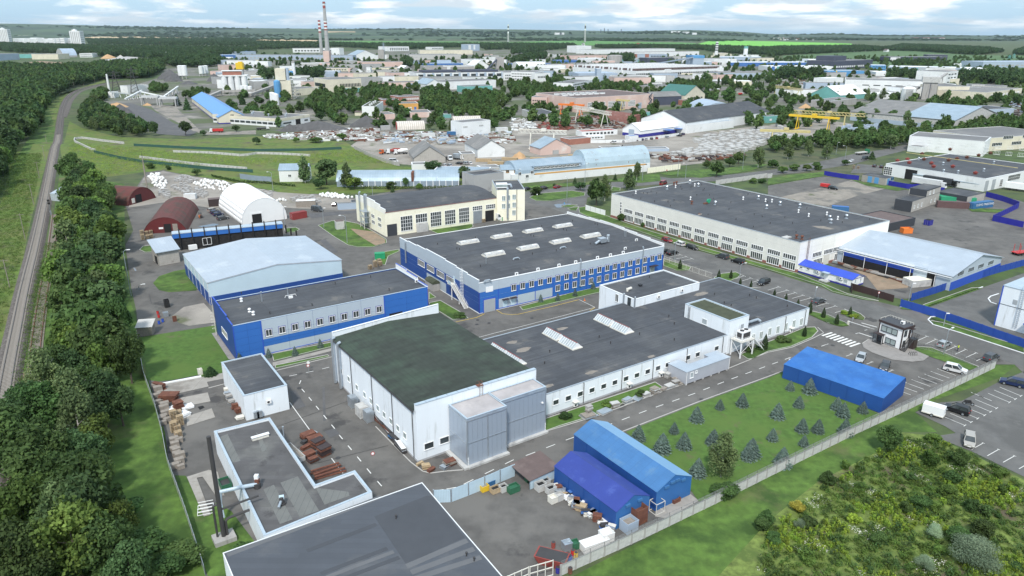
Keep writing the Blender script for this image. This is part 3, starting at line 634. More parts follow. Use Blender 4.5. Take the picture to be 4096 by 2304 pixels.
# grass islands, all with kerbs
GR=[[(2,1385,500),(2,1500,480),(2,2190,372),(2,2270,520),(2,2352,712),(2,2262,770),(2,2275,848),(2,2070,890),(2,1600,940),(2,1490,925),(2,1440,700)],
 [(3,1760,435),(3,1870,440),(3,1900,500),(3,2100,850),(3,2180,700),(3,2330,800),(3,2560,1100),(3,2240,1215),(3,2330,1449),(3,2090,1449),(3,1860,760)],
 [(1,1405,1065),(1,1440,1030),(1,1520,1020),(1,1560,1085),(1,1460,1090)],
 [(1,1540,1400),(1,1600,1330),(1,1750,1280),(1,1880,1256),(1,1890,1340),(1,1990,1449),(2,1975,25),(2,1700,42),(2,1600,20)],
 [(11,625,820),(11,760,775),(11,850,768),(11,1020,800),(11,1180,880),(11,1310,960),(11,1315,995),(11,1180,1037),(11,1020,1037),(11,930,1020),(11,780,930)],
 [(11,285,850),(11,400,840),(11,438,860),(11,400,885),(11,300,892)],
 [(11,1740,862),(11,2170,802),(11,2186,830),(11,2150,855),(11,1830,905)],
 [(11,1195,1130),(11,1300,1085),(11,1440,1060),(11,1440,1080),(11,1330,1130),(11,1300,1220),(11,1200,1190)],
 [(12,160,665),(12,775,545),(12,790,585),(12,180,735)],
 [(12,195,810),(12,195,780),(12,720,675),(12,735,690)],
 [(12,1742,45),(12,1810,95),(12,1742,115)],[(12,1745,150),(12,1855,128),(12,2050,240),(12,2135,305),(12,1980,322),(12,1750,180)],
 [(22,78,190),(22,110,225),(22,900,40),(21,2500,1449),(22,760,0),(22,400,105)],
 [(22,330,1320),(22,1440,950),(22,1530,1010),(22,1400,1060),(22,1150,1150),(22,860,1275),(22,480,1390),(22,330,1445)],
 [(22,2300,670),(22,2576,545),(32,200,470),(32,370,398),(32,470,395),(32,502,435),(32,440,500),(32,230,590),(32,0,640),(22,2420,715),(22,2370,715)],
 [(23,1150,0),(22,1140,1449),(22,1900,1150),(22,2576,905),(32,160,838),(32,245,860),(32,1130,1270),(33,830,20),(33,0,440),(23,1880,700),(23,1810,600)],
 [(21,670,640),(21,735,630),(21,990,738),(21,1400,880),(21,1950,1050),(21,2576,1225),(31,280,1300),(31,500,1385),(32,800,60),(32,1110,130),(32,1000,122),(32,650,38),(31,540,1425),(31,0,1262),(21,2200,1152),(21,1640,1000),(21,1250,868),(21,760,728),(21,680,690)],
 [(21,175,540),(21,250,500),(21,600,470),(21,735,490),(21,730,520),(21,400,573),(21,240,570)],
 [(21,490,630),(21,560,612),(21,660,615),(21,600,640)],[(21,560,650),(21,670,630),(21,650,670),(21,590,668)],
 [(21,0,425),(21,700,385),(21,1480,295),(21,1500,370),(21,1300,390),(21,1000,375),(21,750,410),(21,130,450)],
 [(21,1440,290),(21,2080,250),(21,2500,200),(31,0,205),(21,2400,270),(21,1900,340),(21,1560,310)],
 [(21,1010,430),(21,1090,440),(21,1085,470),(21,1000,475)],
 [(21,1525,1155),(21,1800,1240),(21,1780,1270),(21,1660,1275),(21,1525,1225)],
 [(21,2035,1345),(21,2110,1305),(21,2250,1290),(21,2305,1315),(21,2270,1345),(21,2150,1400),(21,2060,1380)],
 [(32,405,262),(32,440,235),(32,600,270),(32,780,350),(32,815,378),(32,740,388),(32,620,360)],
 [(32,735,240),(32,850,228),(32,930,262),(32,975,300),(32,960,322),(32,800,290)],
 [(32,1480,590),(32,1640,600),(32,2120,795),(32,2030,825),(32,1620,685),(32,1470,622)],
 [(32,1650,296),(32,1700,290),(32,2576,555),(32,2576,585),(32,2000,410),(32,1680,318)],[(32,1640,330),(32,1760,350),(32,2576,595),(32,2576,645),(32,2250,548),(32,1900,432),(32,1670,362)],
 [(32,1560,172),(32,2050,0),(32,2160,0),(32,1620,190)],[(32,1325,195),(32,1415,188),(32,1470,222),(32,1345,212)],
 [(31,0,350),(31,200,310),(31,560,280),(31,590,320),(31,300,360),(31,0,410)],[(31,830,355),(31,1000,385),(31,1400,455),(31,1300,470),(31,1000,420)],
 [(31,1980,625),(31,2200,650),(31,2450,660),(31,2300,690),(31,2050,680)]]
for i,p in En(GR):
    sheet('lawn' if i in(0,15)else 'grass_strip','lawn' if i in(0,8,9,12,13,15)else 'grass',p,.10+.002*i)
    if i not in(0,1,15,3,20,21,32,33,34):kerb(p,close=True)
sheet('dirt_patch','dirt',[(11,950,850),(11,1100,870),(11,1180,880),(11,1300,960),(11,1300,995),(11,1200,1020),(11,1100,960),(11,1020,910)],.19)
sheet('gravel_patch','yard_dust',[(2,1720,290),(2,1850,190),(2,2050,150),(2,2150,260),(2,2170,345),(2,1900,380),(2,1800,350)],.09)
sheet('pavement','pavement',[(2,2130,455),(2,2195,440),(2,2390,735),(2,2300,715)],.2)
sheet('pavement','concrete_slab',[(12,165,750),(12,780,600),(12,790,625),(12,170,785)],.11)
sheet('pavement','concrete_slab',[(2,2060,895),(2,2280,845),(2,2285,905),(2,2080,945)],.11)
sheet('concrete_pad','concrete_slab',[(2,1640,975),(2,2060,890),(2,2100,990),(2,1660,1090)],.12)
sheet('concrete_pad','concrete_slab',[(2,1790,1110),(2,2090,1050),(2,2118,1140),(2,1810,1200)],.12)
sheet('concrete_pad','concrete_slab',[(2,1880,1290),(2,2130,1210),(2,2165,1300),(2,1880,1390)],.12)
sheet('concrete_pad','concrete_slab',[(3,1880,450),(3,2100,380),(3,2190,400),(3,2260,640),(3,2170,640),(3,2040,450),(3,1980,460),(3,2120,830),(3,2050,850)],.2)
sheet('oil_stain',DV_,[(2,1990,1195),(2,2040,1183),(2,2060,1200),(2,2010,1225)],.13)
sheet('pavement','pavement',[(32,950,560),(32,1010,520),(32,1080,515),(32,1480,625),(32,1620,685),(32,1560,730),(32,1450,742),(32,1250,720),(32,1050,650),(32,965,600)],.16)
kerb([(32,950,560),(32,1010,520),(32,1080,515)]);kerb([(32,1620,685),(32,1560,730),(32,1450,742),(32,1250,720),(32,1050,650),(32,965,600),(32,950,560)])
sheet('puddle','puddle',[(21,420,610),(21,460,602),(21,600,600),(21,590,608),(21,500,615),(21,500,640),(21,450,640)],.13)
sheet('puddle','puddle',[(1,1990,830),(1,2080,812),(1,2150,800),(1,2210,805),(1,2160,825),(1,2040,838)],.13)
sheet('puddle','puddle',[(1,1340,1245),(1,1358,1245),(1,1376,1275),(1,1358,1280)],.13)
kerb([(32,2576,662),(32,2250,556),(32,1900,442),(32,1660,370),(32,1610,320),(32,1640,292),(32,1700,288)],.3,.14,FL_)
kerb([(32,1610,188),(32,2160,-10)],.3,.14,FL_)
kerb([(32,2320,60),(32,2240,85),(32,2215,110),(32,2240,145),(32,2300,165)],.3,.14,FL_)
kerb([(22,330,1449),(22,860,1290),(22,1540,1035),(22,2180,812),(22,2440,705),(32,0,650),(32,240,600),(32,450,510),(32,560,455),(32,500,400)])
kerb([(22,1110,1449),(22,1900,1140),(22,2576,895),(32,150,838)])
kerb([(12,200,835),(12,790,690)]);kerb([(2,2100,1010),(12,200,835)])
kerb([(13,1205,-50),(13,1480,230),(13,1560,310),(13,1680,400),(13,1760,418),(13,1900,400),(13,2080,385)])
# road markings
def dashes(pts,n,ln,wd=.16,m=LW_,z=.11,name='road_marking'):
    P=[G(p)for p in pts];ls=[(b-a).length for a,b in zip(P[:-1],P[1:])];tot=sum(ls);b=MB()
    for i in range(n):
        q=tot*(i+.5)/n if n>1 else tot/2;k=0
        while k<len(ls)-1 and q>ls[k]:q-=ls[k];k+=1
        d=(P[k+1]-P[k]).normalized();c=P[k]+d*q;b.rbox((c.x,c.y,z),(ln if n>1 else tot,wd,.008),atan2(d.y,d.x),m)
    return tag(obj(name,b),kind='structure')
def line(a,c,wd=.14,m=LW_,z=.11):return dashes([a,c],1,1,wd,m,z)
dashes([(13,2030,560),(13,2560,300),(23,200,220),(23,560,80),(22,1050,1353),(22,1360,1235),(22,1810,1075),(22,2200,922),(22,2576,785),(32,150,730),(32,620,560)],23,2.0)
dashes([(12,290,900),(12,580,840),(12,780,790)],3,1.6);dashes([(12,465,905),(12,430,985),(12,500,1065),(12,640,1235),(12,780,1405),(13,850,50),(13,1020,255),(13,1110,365),(13,1200,475),(13,1300,590)],11,1.7)
dashes([(13,2030,560),(13,1760,605),(13,1640,625)],3,1.6)
line((12,340,1155),(12,575,1480));line((13,760,270),(13,875,420))
line((22,0,415),(22,810,205),.12);line((12,2240,500),(22,0,412),.12)
for a,c in(((22,0,270),(22,60,268)),((22,60,268),(22,420,185)),((22,420,185),(22,675,120)),((22,785,230),(22,835,198)),((12,2010,345),(12,2220,300)),((12,2220,300),(12,2300,262)),((12,2415,222),(12,2480,262)),((12,2480,262),(12,2576,272))):line(a,c,.16,'line_yellow')
line((22,675,120),(22,835,198));line((22,810,205),(22,835,198))
# stalls inside the works, along the fence
def T_stalls(tips,dx,dy,tee=True,cr=32):
    for x,y in tips:
        line((cr,x,y),(cr,x+dx,y+dy),.12)
        if tee:line((cr,x-18,y-8),(cr,x+18,y+8),.12)
T_stalls([(1720,823),(1655,850),(1592,878),(1528,905),(1463,933),(1398,962),(1330,990),(1265,1018)],170,62)
for a in((1050,748,-60,22),(1255,830,-60,25),(845,668,-60,22)):line((32,a[0],a[1]),(32,a[0]+a[2],a[1]+a[3]),.12);line((32,a[0]-22,a[1]-6),(32,a[0]+12,a[1]+2),.12)
T_stalls([(1600,490),(1690,520),(1890,590),(1990,622),(2095,656),(2200,690)],-105,48)
T_stalls([(110,-8),(195,25),(275,50),(355,76),(432,102),(510,130),(595,156),(680,185),(785,220)],-112,32)
T_stalls([(1390,680),(1580,740),(1700,785)],-105,27,cr=21);T_stalls([(1695,1117),(1755,1137),(1812,1156)],-110,24,cr=21);T_stalls([(2335,1330),(2405,1352),(2480,1375)],-90,30,cr=21)
T_stalls([(2140,1095),(2060,1062)],110,45)
for x,y in((2545,1091),(2490,1122),(2430,1155),(2300,1215),(2240,1250),(2180,1285),(2110,1318),(2045,1355),(1980,1388)):line((32,x,y),(32,x-215,y-90),.12);line((32,x-12,y+8),(32,x+12,y-8),.12)
for x,y in((2165,115),(2320,180),(2480,245),(2640,310)):line((33,x,y),(33,x-115,y+65),.12);line((33,x-15,y-6),(33,x+15,y+6),.12)
line((12,150,1420),(12,1180,1050),.1,SD_,.1);line((13,560,330),(13,1330,140),.1,SD_,.1);line((2,1500,60),(2,1525,160),.12,SD_,.1);line((12,680,1000),(12,690,1340),.5,'gravel_dark',.098)
for P_ in((13,825,265),(12,435,1010),(22,1905,1125),(12,2230,325),(12,2222,370),(12,2345,355),(11,595,885),(32,650,580),(22,200,305)):p_=G(P_);tag(obj('manhole_cover',MB().lathe([(.45,.1),(.45,.115)],SD_,12),None,(p_.x,p_.y,0)),kind='structure')
b=MB()
P0,P1=G((32,595,468)),G((32,873,576));wv=(G((32,925,560))-G((32,825,595)))
for i in range(8):c=P0+(P1-P0)*i/7;b.rbox((c.x,c.y,.11),(wv.length,.55,.008),atan2(wv.y,wv.x),LW_)
tag(obj('zebra_crossing',b),kind='structure')
line((32,915,455),(32,1050,500),.3);line((32,940,355),(32,1095,398),.3);line((32,960,388),(32,1070,418),.15);line((32,880,465),(32,912,455),.15);line((32,970,430),(32,998,424),.15);line((32,582,574),(32,608,566),.15)
# railway
def resample(P,st):
    o_=[P[0]];acc=0
    for a,c in zip(P[:-1],P[1:]):
        L_=(c-a).length;t=st-acc
        while t<L_:o_.append(a+(c-a)*(t/L_));t+=st
        acc=L_-(t-st)
    return o_
def smooth(P,k=3):
    for _ in range(k):
        Q=[P[0]]
        for a,c in zip(P[:-1],P[1:]):Q+=[a*.75+c*.25,a*.25+c*.75]
        P=Q+[P[-1]]
    return P
def offs(P,o):
    Q=[]
    for i,p in En(P):
        d=(P[min(i+1,len(P)-1)]-P[max(i-1,0)]).normalized();Q.append(p+Vector((-d.y,d.x,0))*o)
    return Q
def track(name,pts,ze,bed=True,gauge=1.9,rails=True,w0=1.9,w1=2.7,sl=True,mt='ballast',far=400):
    P=smooth([G(p,ze)for p in pts]);P=resample(P,2.);P=[Vector((p.x,p.y,0))for p in P]
    if bed:
        b=MB();b.mi(mt)
        for o,z in((-w1,.03),(-w0,ze),(w0,ze),(w1,.03)):b.v+=[(q.x,q.y,z)for q in offs(P,o)]
        n=len(P)
        for r_ in range(3):
            for i in range(n-1):b.f.append((r_*n+i,r_*n+i+1,(r_+1)*n+i+1,(r_+1)*n+i));b.m.append(0)
        tag(obj(name,b),kind='structure')
    if rails:
        r_=thing('railway_track','rusty disused siding sunk in the grass by the trees' if not bed else 'railway track of steel rails on concrete sleepers running along the wood','railway track')
        for s_ in(-1,1):
            b=MB();Q=offs(P,s_*gauge/2)
            for a,c in zip(Q[:-1:2],Q[2::2]):b.bar((a.x,a.y,ze+.27),(c.x,c.y,ze+.27),.13,'rail' if bed else RU_,.16)
            obj('rail',b,r_)
        S=resample(P,.75);me=Bx(-.14,-1.45,-.02,.14,1.45,.18,'sleeper' if bed else TO_).mesh('sleeper');k=0;rest=MB()
        for i in range(len(S)-1):
            if S[i].y<45:continue
            d=S[i+1]-S[i];a=atan2(d.y,d.x)
            if k<290 and bed:obj('sleeper',me,r_,(S[i].x,S[i].y,ze),a);k+=1
            elif S[i].y<far:rest.rbox((S[i].x,S[i].y,ze+.08),(.28,2.9,.2),a,'sleeper' if bed else TO_)
        if rest.f:tag(obj('sleeper',rest,r_),kind='stuff')
track('ballast',[(3,-160,700),(2,-10,1440),(2,75,870),(2,163,435),(2,247,0),(1,362,1000),(1,465,500),(1,553,0),(0,577,1449),(0,600,1250),(0,612,1150),(0,640,1040),(0,680,965),(0,770,905),(0,900,868),(0,1060,838),(0,1300,810)],.5,far=520)
track('ballast',[(0,640,1180),(0,672,1120),(0,700,1030),(0,740,975),(0,800,920),(0,900,885),(0,1060,845)],.3,rails=False,w0=1.5,w1=2.2)
track('siding',[(3,20,1449),(3,110,880),(2,345,830),(2,360,580),(2,440,20),(1,500,1200),(1,540,900),(1,560,700)],.1,bed=False)
sheet('path','grass',[(1,100,560),(1,330,0),(0,560,1449),(0,560,1300),(0,480,1060),(0,600,960),(0,560,940),(0,440,1060),(0,380,1250),(0,250,1449),(1,80,300)],.02)
sheet('clearing','meadow',[(0,250,1449),(0,380,1250),(0,460,1080),(0,540,980),(0,1050,800),(0,1060,830),(0,700,915),(0,600,1050),(0,545,1300),(0,510,1449),(1,460,200),(1,380,500),(1,280,900),(1,180,1449),(2,0,600),(2,-400,600),(1,-400,1200),(1,0,620),(1,90,300),(1,130,0)],.015)
sheet('grass_strip','grass',[(1,600,300),(1,1250,400),(1,1260,1449),(2,1372,300),(2,1385,500),(2,1500,950),(2,1660,1449),(3,1690,300),(3,1860,760),(3,2090,1500),(3,2100,1900),(3,-100,1900),(3,60,900),(2,230,800),(2,420,0),(1,540,700)],.01)
sheet('path','dirt',[(2,170,870),(2,300,820),(2,260,900),(2,170,1000),(2,150,950)],.03)
# MAIN BUILDINGS
O1=g(22,330,1303)
def S(x,y,z=0.):c,s=cos(GA),sin(GA);return Vector((O1.x+c*x-s*y,O1.y+s*x+c*y,z))
# --- low white building
MW=Bd('factory_building','long low white factory building with dark flat roof and ridge skylights',S(0,0),82.8,29.,4.9)
MW.flat(WW_,RB_,GV_,.12,.25)
MW.band('plinth',0,.45)
MW.winp('F',[(22,440,1148),(22,565,1107),(22,685,1065),(22,803,1027),(22,920,988),(22,1033,950),(22,1145,912),(22,1255,877),(22,1363,840),(22,1467,805),(22,1565,770),(22,1770,700),(22,1866,668),(22,2057,605)],1.35,1.05,nx=1)
MW.winp('F',[(22,2425,500),(22,2505,475),(32,15,440),(32,97,420),(32,178,390),(32,258,360),(32,332,340)],1.1,1.9,gl=GP_)
for P in((22,716,1100),(22,1100,950),(22,1415,820),(22,1755,700),(22,2118,560),(32,170,360),(32,375,260)):MW.pipe('F',MW.hit(P)[0],.3,4.6)
for P in((22,630,1170),(22,1170,985),(22,1490,875),(22,2385,540),(32,225,425)):
    t,z=MW.hit(P);MW.ac('F',t,z-.3);MW.slab('canopy','F',t,z+.75,1.3,.05,CS_,.9)
for P in((22,2400,370),(22,380,648),(22,328,765),(22,877,502),(22,992,563),(22,1283,472),(22,1632,368),(22,1632,530),(22,1577,293),(22,2135,157),(22,2205,183),(22,2390,80),(22,2458,107),(22,2038,70),(32,193,190)):MW.onroof(VP_,VENT,P)
for P,s_,t_ in(((22,790,850),3.2,1.2),((22,110,620),3.5,2.2),((22,500,410),3,1.6),((22,1900,60),6,1.6),((22,1400,690),2.2,1.),((22,370,985),2.5,1.),((22,1150,780),2.5,1.0),((22,0,545),2.4,1.5)):
    x,y=MW.loc(P,MW.rz);rr=RND(int(P[1]));obj('stain',MB().prism([(x+s_*.6*cos(a)*rr.uniform(.6,1.1),y+t_*.6*sin(a)*rr.uniform(.6,1.1))for a in LSP(0,5.8,11)],MW.rz,MW.rz+.006,'roof_dirt' if P[1]!=1150 else 'roof_dark_patch'),MW.root)
b=MB();b.box(6,13.9,MW.rz,82,14.15,MW.rz+.05,'roof_dark_patch');b.box(49.5,.4,MW.rz+.001,52,28.6,MW.rz+.012,'roof_dark_patch');obj('expansion_joint',b,MW.root)
for i,(P,Q)in En((((12,2420,605),(12,2480,650)),((12,2560,690),(22,60,745)),((22,375,440),(22,470,495)),((22,530,525),(22,640,590)),((22,890,300),(22,985,350)),((22,1050,380),(22,1160,430)))):
    x,y=MW.loc(P,MW.rz+.4);x2,y2=MW.loc(Q,MW.rz+.4);c=((x+x2)/2,(y+y2)/2);lx,ly=2.5,5.0
    o=obj('skylight',Bx(-lx/2-.15,-ly/2-.2,-.1,lx/2+.15,ly/2+.2,.22,CS_),MW.root,(c[0],c[1],MW.rz))
    bb=MB();
    for s_ in(-1,1):
        for k in range(7):y0=-ly/2+k*ly/7;bb.hexa([(s_*lx/2,y0+.06,.22),(s_*lx/2,y0+ly/7-.06,.22),(s_*(lx/2-.08),y0+ly/7-.06,.22),(s_*(lx/2-.08),y0+.06,.22)],[(s_*.04,y0+.06,1.35),(s_*.04,y0+ly/7-.06,1.35),(0,y0+ly/7-.06,1.30),(0,y0+.06,1.30)],GS_)
    for y0 in(-ly/2,ly/2-.05):bb.hexa([(-lx/2,y0,.22),(lx/2,y0,.22),(lx/2,y0+.05,.22),(-lx/2,y0+.05,.22)],[(-.02,y0,1.33),(.02,y0,1.33),(.02,y0+.05,1.33),(-.02,y0+.05,1.33)],WP_)
    obj('pane',bb,o);fb=MB()
    for s_ in(-1,1):
        for k in range(8):y0=-ly/2+k*ly/7;fb.bar((s_*lx/2,y0,.25),(0,y0,1.4),.07,WP_)
    fb.box(-.07,-ly/2,1.36,.07,ly/2,1.44,'red_rusty');obj('frame',fb,o)
MW.onroof('duct',MB().path([(0,0,.9),(-3.2,0,.9),(-5.4,1.5,.9)],.32,GV_,10).tube((0,0,.9),(0,-.9,.6),.34,GV_,n=10).tube((-5.4,1.5,.9),(-6,1.9,.9),.55,TB_,n=10),(22,2470,350),z=MW.rz)
MW.onroof('roof_hatch',Bx(-1.2,-.8,0,1.2,.8,.35,SD_),(22,2430,318))
# penthouse
PH=Bd('penthouse','white box with mossy green roof standing on the low white factory',S(52.1,-.12),6.8,13.5,8.3);PH.flat(WW_,'roof_moss',FG_,.3,.35)
PH.winp('L',[(22,1938,338)],1.5,1.3,nx=1,gl=GS_);PH.slab('door','F',4.6,4.4,1.,2.1,'door_grey');
b=MB()
for s_ in(-.25,.25):b.bar((0,s_,0),(0,s_,3.2),.05,SD_)
for k in range(10):b.bar((0,-.25,.3*k+.2),(0,.25,.3*k+.2),.04,SD_)
obj('ladder',b,PH.root,(-.15,12.0,4.9))
# steel platform with cooling unit and stairs in front of the penthouse
t=thing('platform','white steel platform on tall legs with stair beside the low white factory','platform',S(52.6,-3.6),GA)
b=MB()
for x in(0.2,4.4):
    for y in(.2,2.9):obj('leg',cached('pleg',lambda:Bx(-.12,-.12,0,.12,.12,3.9,WP_).mesh('leg')),t,(x,y,0))
obj('deck',Bx(0,0,3.9,4.6,3.2,4.05,CS_),t)
for x0,x1,y0,y1 in((0,4.6,0,0),(0,0,0,3.2),(4.6,4.6,1.4,3.2)):
    for z in(4.5,5.0):b.bar((x0,y0,z),(x1,y1,z),.05,WP_)
    n=4
    for k in range(n+1):b.bar((x0+(x1-x0)*k/n,y0+(y1-y0)*k/n,4),(x0+(x1-x0)*k/n,y0+(y1-y0)*k/n,5.02),.05,WP_)
obj('railing',b,t);b=MB()
for a,c in(((0.2,.2,0.8),(.2,2.9,3.6)),((4.4,.2,.8),(4.4,2.9,3.6)),((.2,2.9,.8),(.2,.2,3.6)),((.2,.2,1.2),(4.4,.2,3.6))):b.bar(a,c,.07,WP_)
obj('brace',b,t);b=MB()
for s_ in(0,1.1):
    b.bar((4.6,s_+.1,3.95),(8.6,s_+.1,.1),.09,WP_,.2);b.bar((4.6,s_+.1,4.9),(8.6,s_+.1,1.05),.05,WP_)
    for k in range(5):b.bar((4.6+k,s_+.1,3.95-k*.96),(4.6+k,s_+.1,4.9-k*.96),.04,WP_)
obj('handrail',b,t);me=Bx(-.14,.1,-.02,.14,1.2,.02,CS_).mesh('step')
for k in range(16):obj('step',me,t,(4.8+k*.25,0,3.8-k*.24))
t=thing('cooling_unit','large white cooling unit with two fans on the steel platform','air conditioner',S(53.5,-2.9,4.05),GA)
obj('housing',Bx(0,0,0,3.0,1.7,2.0,WP_),t);obj('grille',Bx(.3,-.03,.3,2.7,.0,1.7,SD_).box(-.03,.2,.3,0,1.5,1.7,SD_),t)
for x in(.8,2.2):obj('fan',MB().lathe([(.5,2.0),(.5,2.15),(.4,2.15),(.4,2.05)],SD_,14,(x,.85)),t)
# back annex
MA=Bd('factory_annex','taller white annex with dark roof behind the low white factory',S(46.4,24.8),23.6,13.3,7.04);MA.flat(WW_,RB_,FL_,.35,.3)
MA.winp('L',[(22,1057,100)],1.1,2.0);MA.slab('door','L',MA.hit((22,1180,130),'L')[0],4.7,1.2,2.2,'glass');MA.pipe('L',MA.hit((22,1130,90),'L')[0],3.8,7.3,.25,GV_);MA.pipe('L',MA.hit((22,1243,90),'L')[0],4.6,7.6,.2,GV_)
for P in((22,1468,90),(22,1703,25)):q,z=MA.hit(P);MA.ac('F',q,z-.2)
MA.onroof(RF_,curb_fan(CH_),(21,1290,1432),sc=.55);MA.onroof(VP_,VENT,(21,1383,1345))
MA.onroof('extractor',MB().tube((0,0,.5),(1.6,.3,.5),.35,CS_,n=10).tube((0,0,0),(0,0,.8),.3,CS_,n=10),(22,1160,32))
# --- hall with the green roof
HL=Bd('factory_hall','tall white factory hall with dark green bitumen roof',S(-21.2,-.4),24.9,37.6,10.0)
_o=G((13,1630,308));HL.a=_o;HL.root.location=_o;HL.L=25.0
b=MB();L_,W_=HL.L,37.6;b2=[(0,0),(L_,0),(L_,9.9),(L_/2,10.75),(0,9.9)];extr(b,b2,'y',0,W_,WW_);obj('wall',b,HL.root)
obj('roof',shell(MB(),[(-.35,9.93),(L_/2,10.8),(L_+.3,9.93)],'y',.45,W_-.3,.12,'roof_green'),HL.root)
obj('parapet',Bx(0,-.02,9.6,L_,.45,11.05,WW_),HL.root);b=MB();n=12
for k in range(n):obj(CO_,cached('hcop',lambda:Bx(0,-.12,11.05,L_/12-.05,.62,11.12,FG_).mesh(CO_)),HL.root,(k*L_/n,0,0))
b=MB();b.hexa([(0,W_-.3,9.6),(L_,W_-.3,9.6),(L_,W_+.05,9.6),(0,W_+.05,9.6)],[(0,W_-.3,11.2),(L_,W_-.3,12.2),(L_,W_+.05,12.2),(0,W_+.05,11.2)],WW_);obj('parapet',b,HL.root)
b=MB();b.hexa([(0,W_-.4,11.2),(L_,W_-.4,12.2),(L_,W_+.1,12.2),(0,W_+.1,11.2)],[(0,W_-.4,11.26),(L_,W_-.4,12.26),(L_,W_+.1,12.26),(0,W_+.1,11.26)],FL_);obj(CO_,b,HL.root)
obj('gutter',Bx(-.55,.2,9.78,-.32,W_-.2,9.95,SD_),HL.root)
HL.band('plinth',0,.4)
HL.winp('L',[(12,1430,1410),(12,1360,1340),(12,1293,1275),(12,1228,1208),(12,1160,1138),(12,1095,1073),(12,1017,1000),(12,935,915),(12,858,830),(13,1500,35)],1.2,1.1,nx=1,gl=GP_)
HL.winp('F',[(13,1740,135),(13,1895,80)],1.8,1.2,nx=1)
for P in((13,1590,100),(12,1375,1200),(12,1170,1000),(12,962,850)):HL.pipe('L',HL.hit(P,'L')[0],.3,9.6)
for P in((12,868,800),(12,812,750)):HL.pipe('L',HL.hit(P,'L')[0],.3,10.3,.32,GV_,.6,'flue')
b=MB()
for s_ in(-.3,.3):b.path([(s_,-.35,8.8),(s_,-.35,11.9),(s_,.3,12.0),(s_,.9,11.3)],.035,RU_)
for k in range(8):b.bar((-.3,-.35,9+k*.35),(.3,-.35,9+k*.35),.04,CS_)
b.box(-.6,-.3,11.13,.6,.7,11.18,RU_);obj('ladder',b,HL.root,(HL.hit((12,2255,1000))[0],0,0))
# steel clad extension
GB1=Bd('metal_extension','grey metal clad box standing forward from the front of the green roofed hall',HL.a+HL.u*6.3-HL.v*6.1,8.0,6.0,9.4)
GB2=Bd('metal_extension','grey metal clad box between the forward metal box and the low white factory',HL.a+HL.u*14.34-HL.v*4.1,9.9,4.0,9.4)
for B_,nb in((GB1,4),(GB2,5)):
    B_.flat('panel_steel','grey_dusty_roof',FG_,.22,.18);L_=B_.L
    def fn(i,j):return 'panel_steel'
    B_.panels('F',list(LSP(.1,L_-.1,nb*2+1)),[.3,4.6,8.7],fn,.04,.04);B_.panels('L',list(LSP(.1,B_.W-.05,5)),[.3,4.6,8.7],fn,.04,.04)
    b=MB()
    for z in(4.5,8.75):b.box(-.08,-.1,z,L_+.05,-.03,z+.18,GV_);b.box(-.1,-.08,z,-.03,B_.W,z+.18,GV_)
    for x in((0,L_/2,L_-.15)if B_ is GB1 else(0,L_-.15,)):b.box(x-.02,-.12,.1,x+.17,-.02,9.1,GV_)
    b.box(-.12,-.06,.1,-.02,.2,9.1,GV_);obj('frame',b,B_.root)
    obj('skirt',Bx(-.2,-.75,0,L_+.2,-.0,.42,CL_),B_.root)
    b=MB();
    for k in range(5):z=.45+k*.32;b.hexa([(-.03 if B_ is GB1 else L_-.22,-.15,z),(.22 if B_ is GB1 else L_+.02,-.15,z+.12),(.22 if B_ is GB1 else L_+.02,-.125,z+.12),(-.03 if B_ is GB1 else L_-.22,-.125,z)],[(-.03 if B_ is GB1 else L_-.22,-.15,z+.16),(.22 if B_ is GB1 else L_+.02,-.15,z+.28),(.22 if B_ is GB1 else L_+.02,-.125,z+.28),(-.03 if B_ is GB1 else L_-.22,-.125,z+.16)],WP_)
    obj('hazard_strip',b,B_.root)
obj('kerb_block',Bx(-.95,-.6,0,-.1,6.0,.45,CL_),GB1.root);GB2.slab('camera','F',9.0,6.3,.3,.25,WP_,.35)
# --- small sandwich-panel annex by the road
AN=Bd('office_container','grey L shaped container office on blocks beside the low white factory',(22,1745,985),(22,2165,690,1),(22,1575,755,1),(22,1755,850),ang=34.4)
AN.L=13.6;h_=AN.h;b=MB();b.box(0,0,.35,AN.L,2.6,h_,'panel_grey_annex');b.box(0,2.6,.35,3.2,5.2,h_,'panel_grey_annex');b.box(9.8,2.6,.35,13.6,3.9,h_,'panel_grey_annex');obj('wall',b,AN.root)
b=MB();
for q in((-.1,-.1,13.7,2.6),(-.1,2.6,3.3,5.3),(9.7,2.6,13.7,4.0)):b.box(q[0],q[1],h_,q[2],q[3],h_+.08,'metal_roof')
obj('roof',b,AN.root);AN.winp('F',[(22,1808,875)],.95,1.2,nx=1,gl=GS_);AN.winp('F',[(22,1855,842)],.5,.5,nx=1,gl=GS_)
for x in(.1,13.5):AN.pipe('F',x,.2,h_-.1,.05,WP_,.06)
for k in range(6):obj('block',cached('blk',lambda:Bx(-.2,0,0,.2,.4,.35,CL_).mesh('block')),AN.root,(.3+k*2.55,0,0))
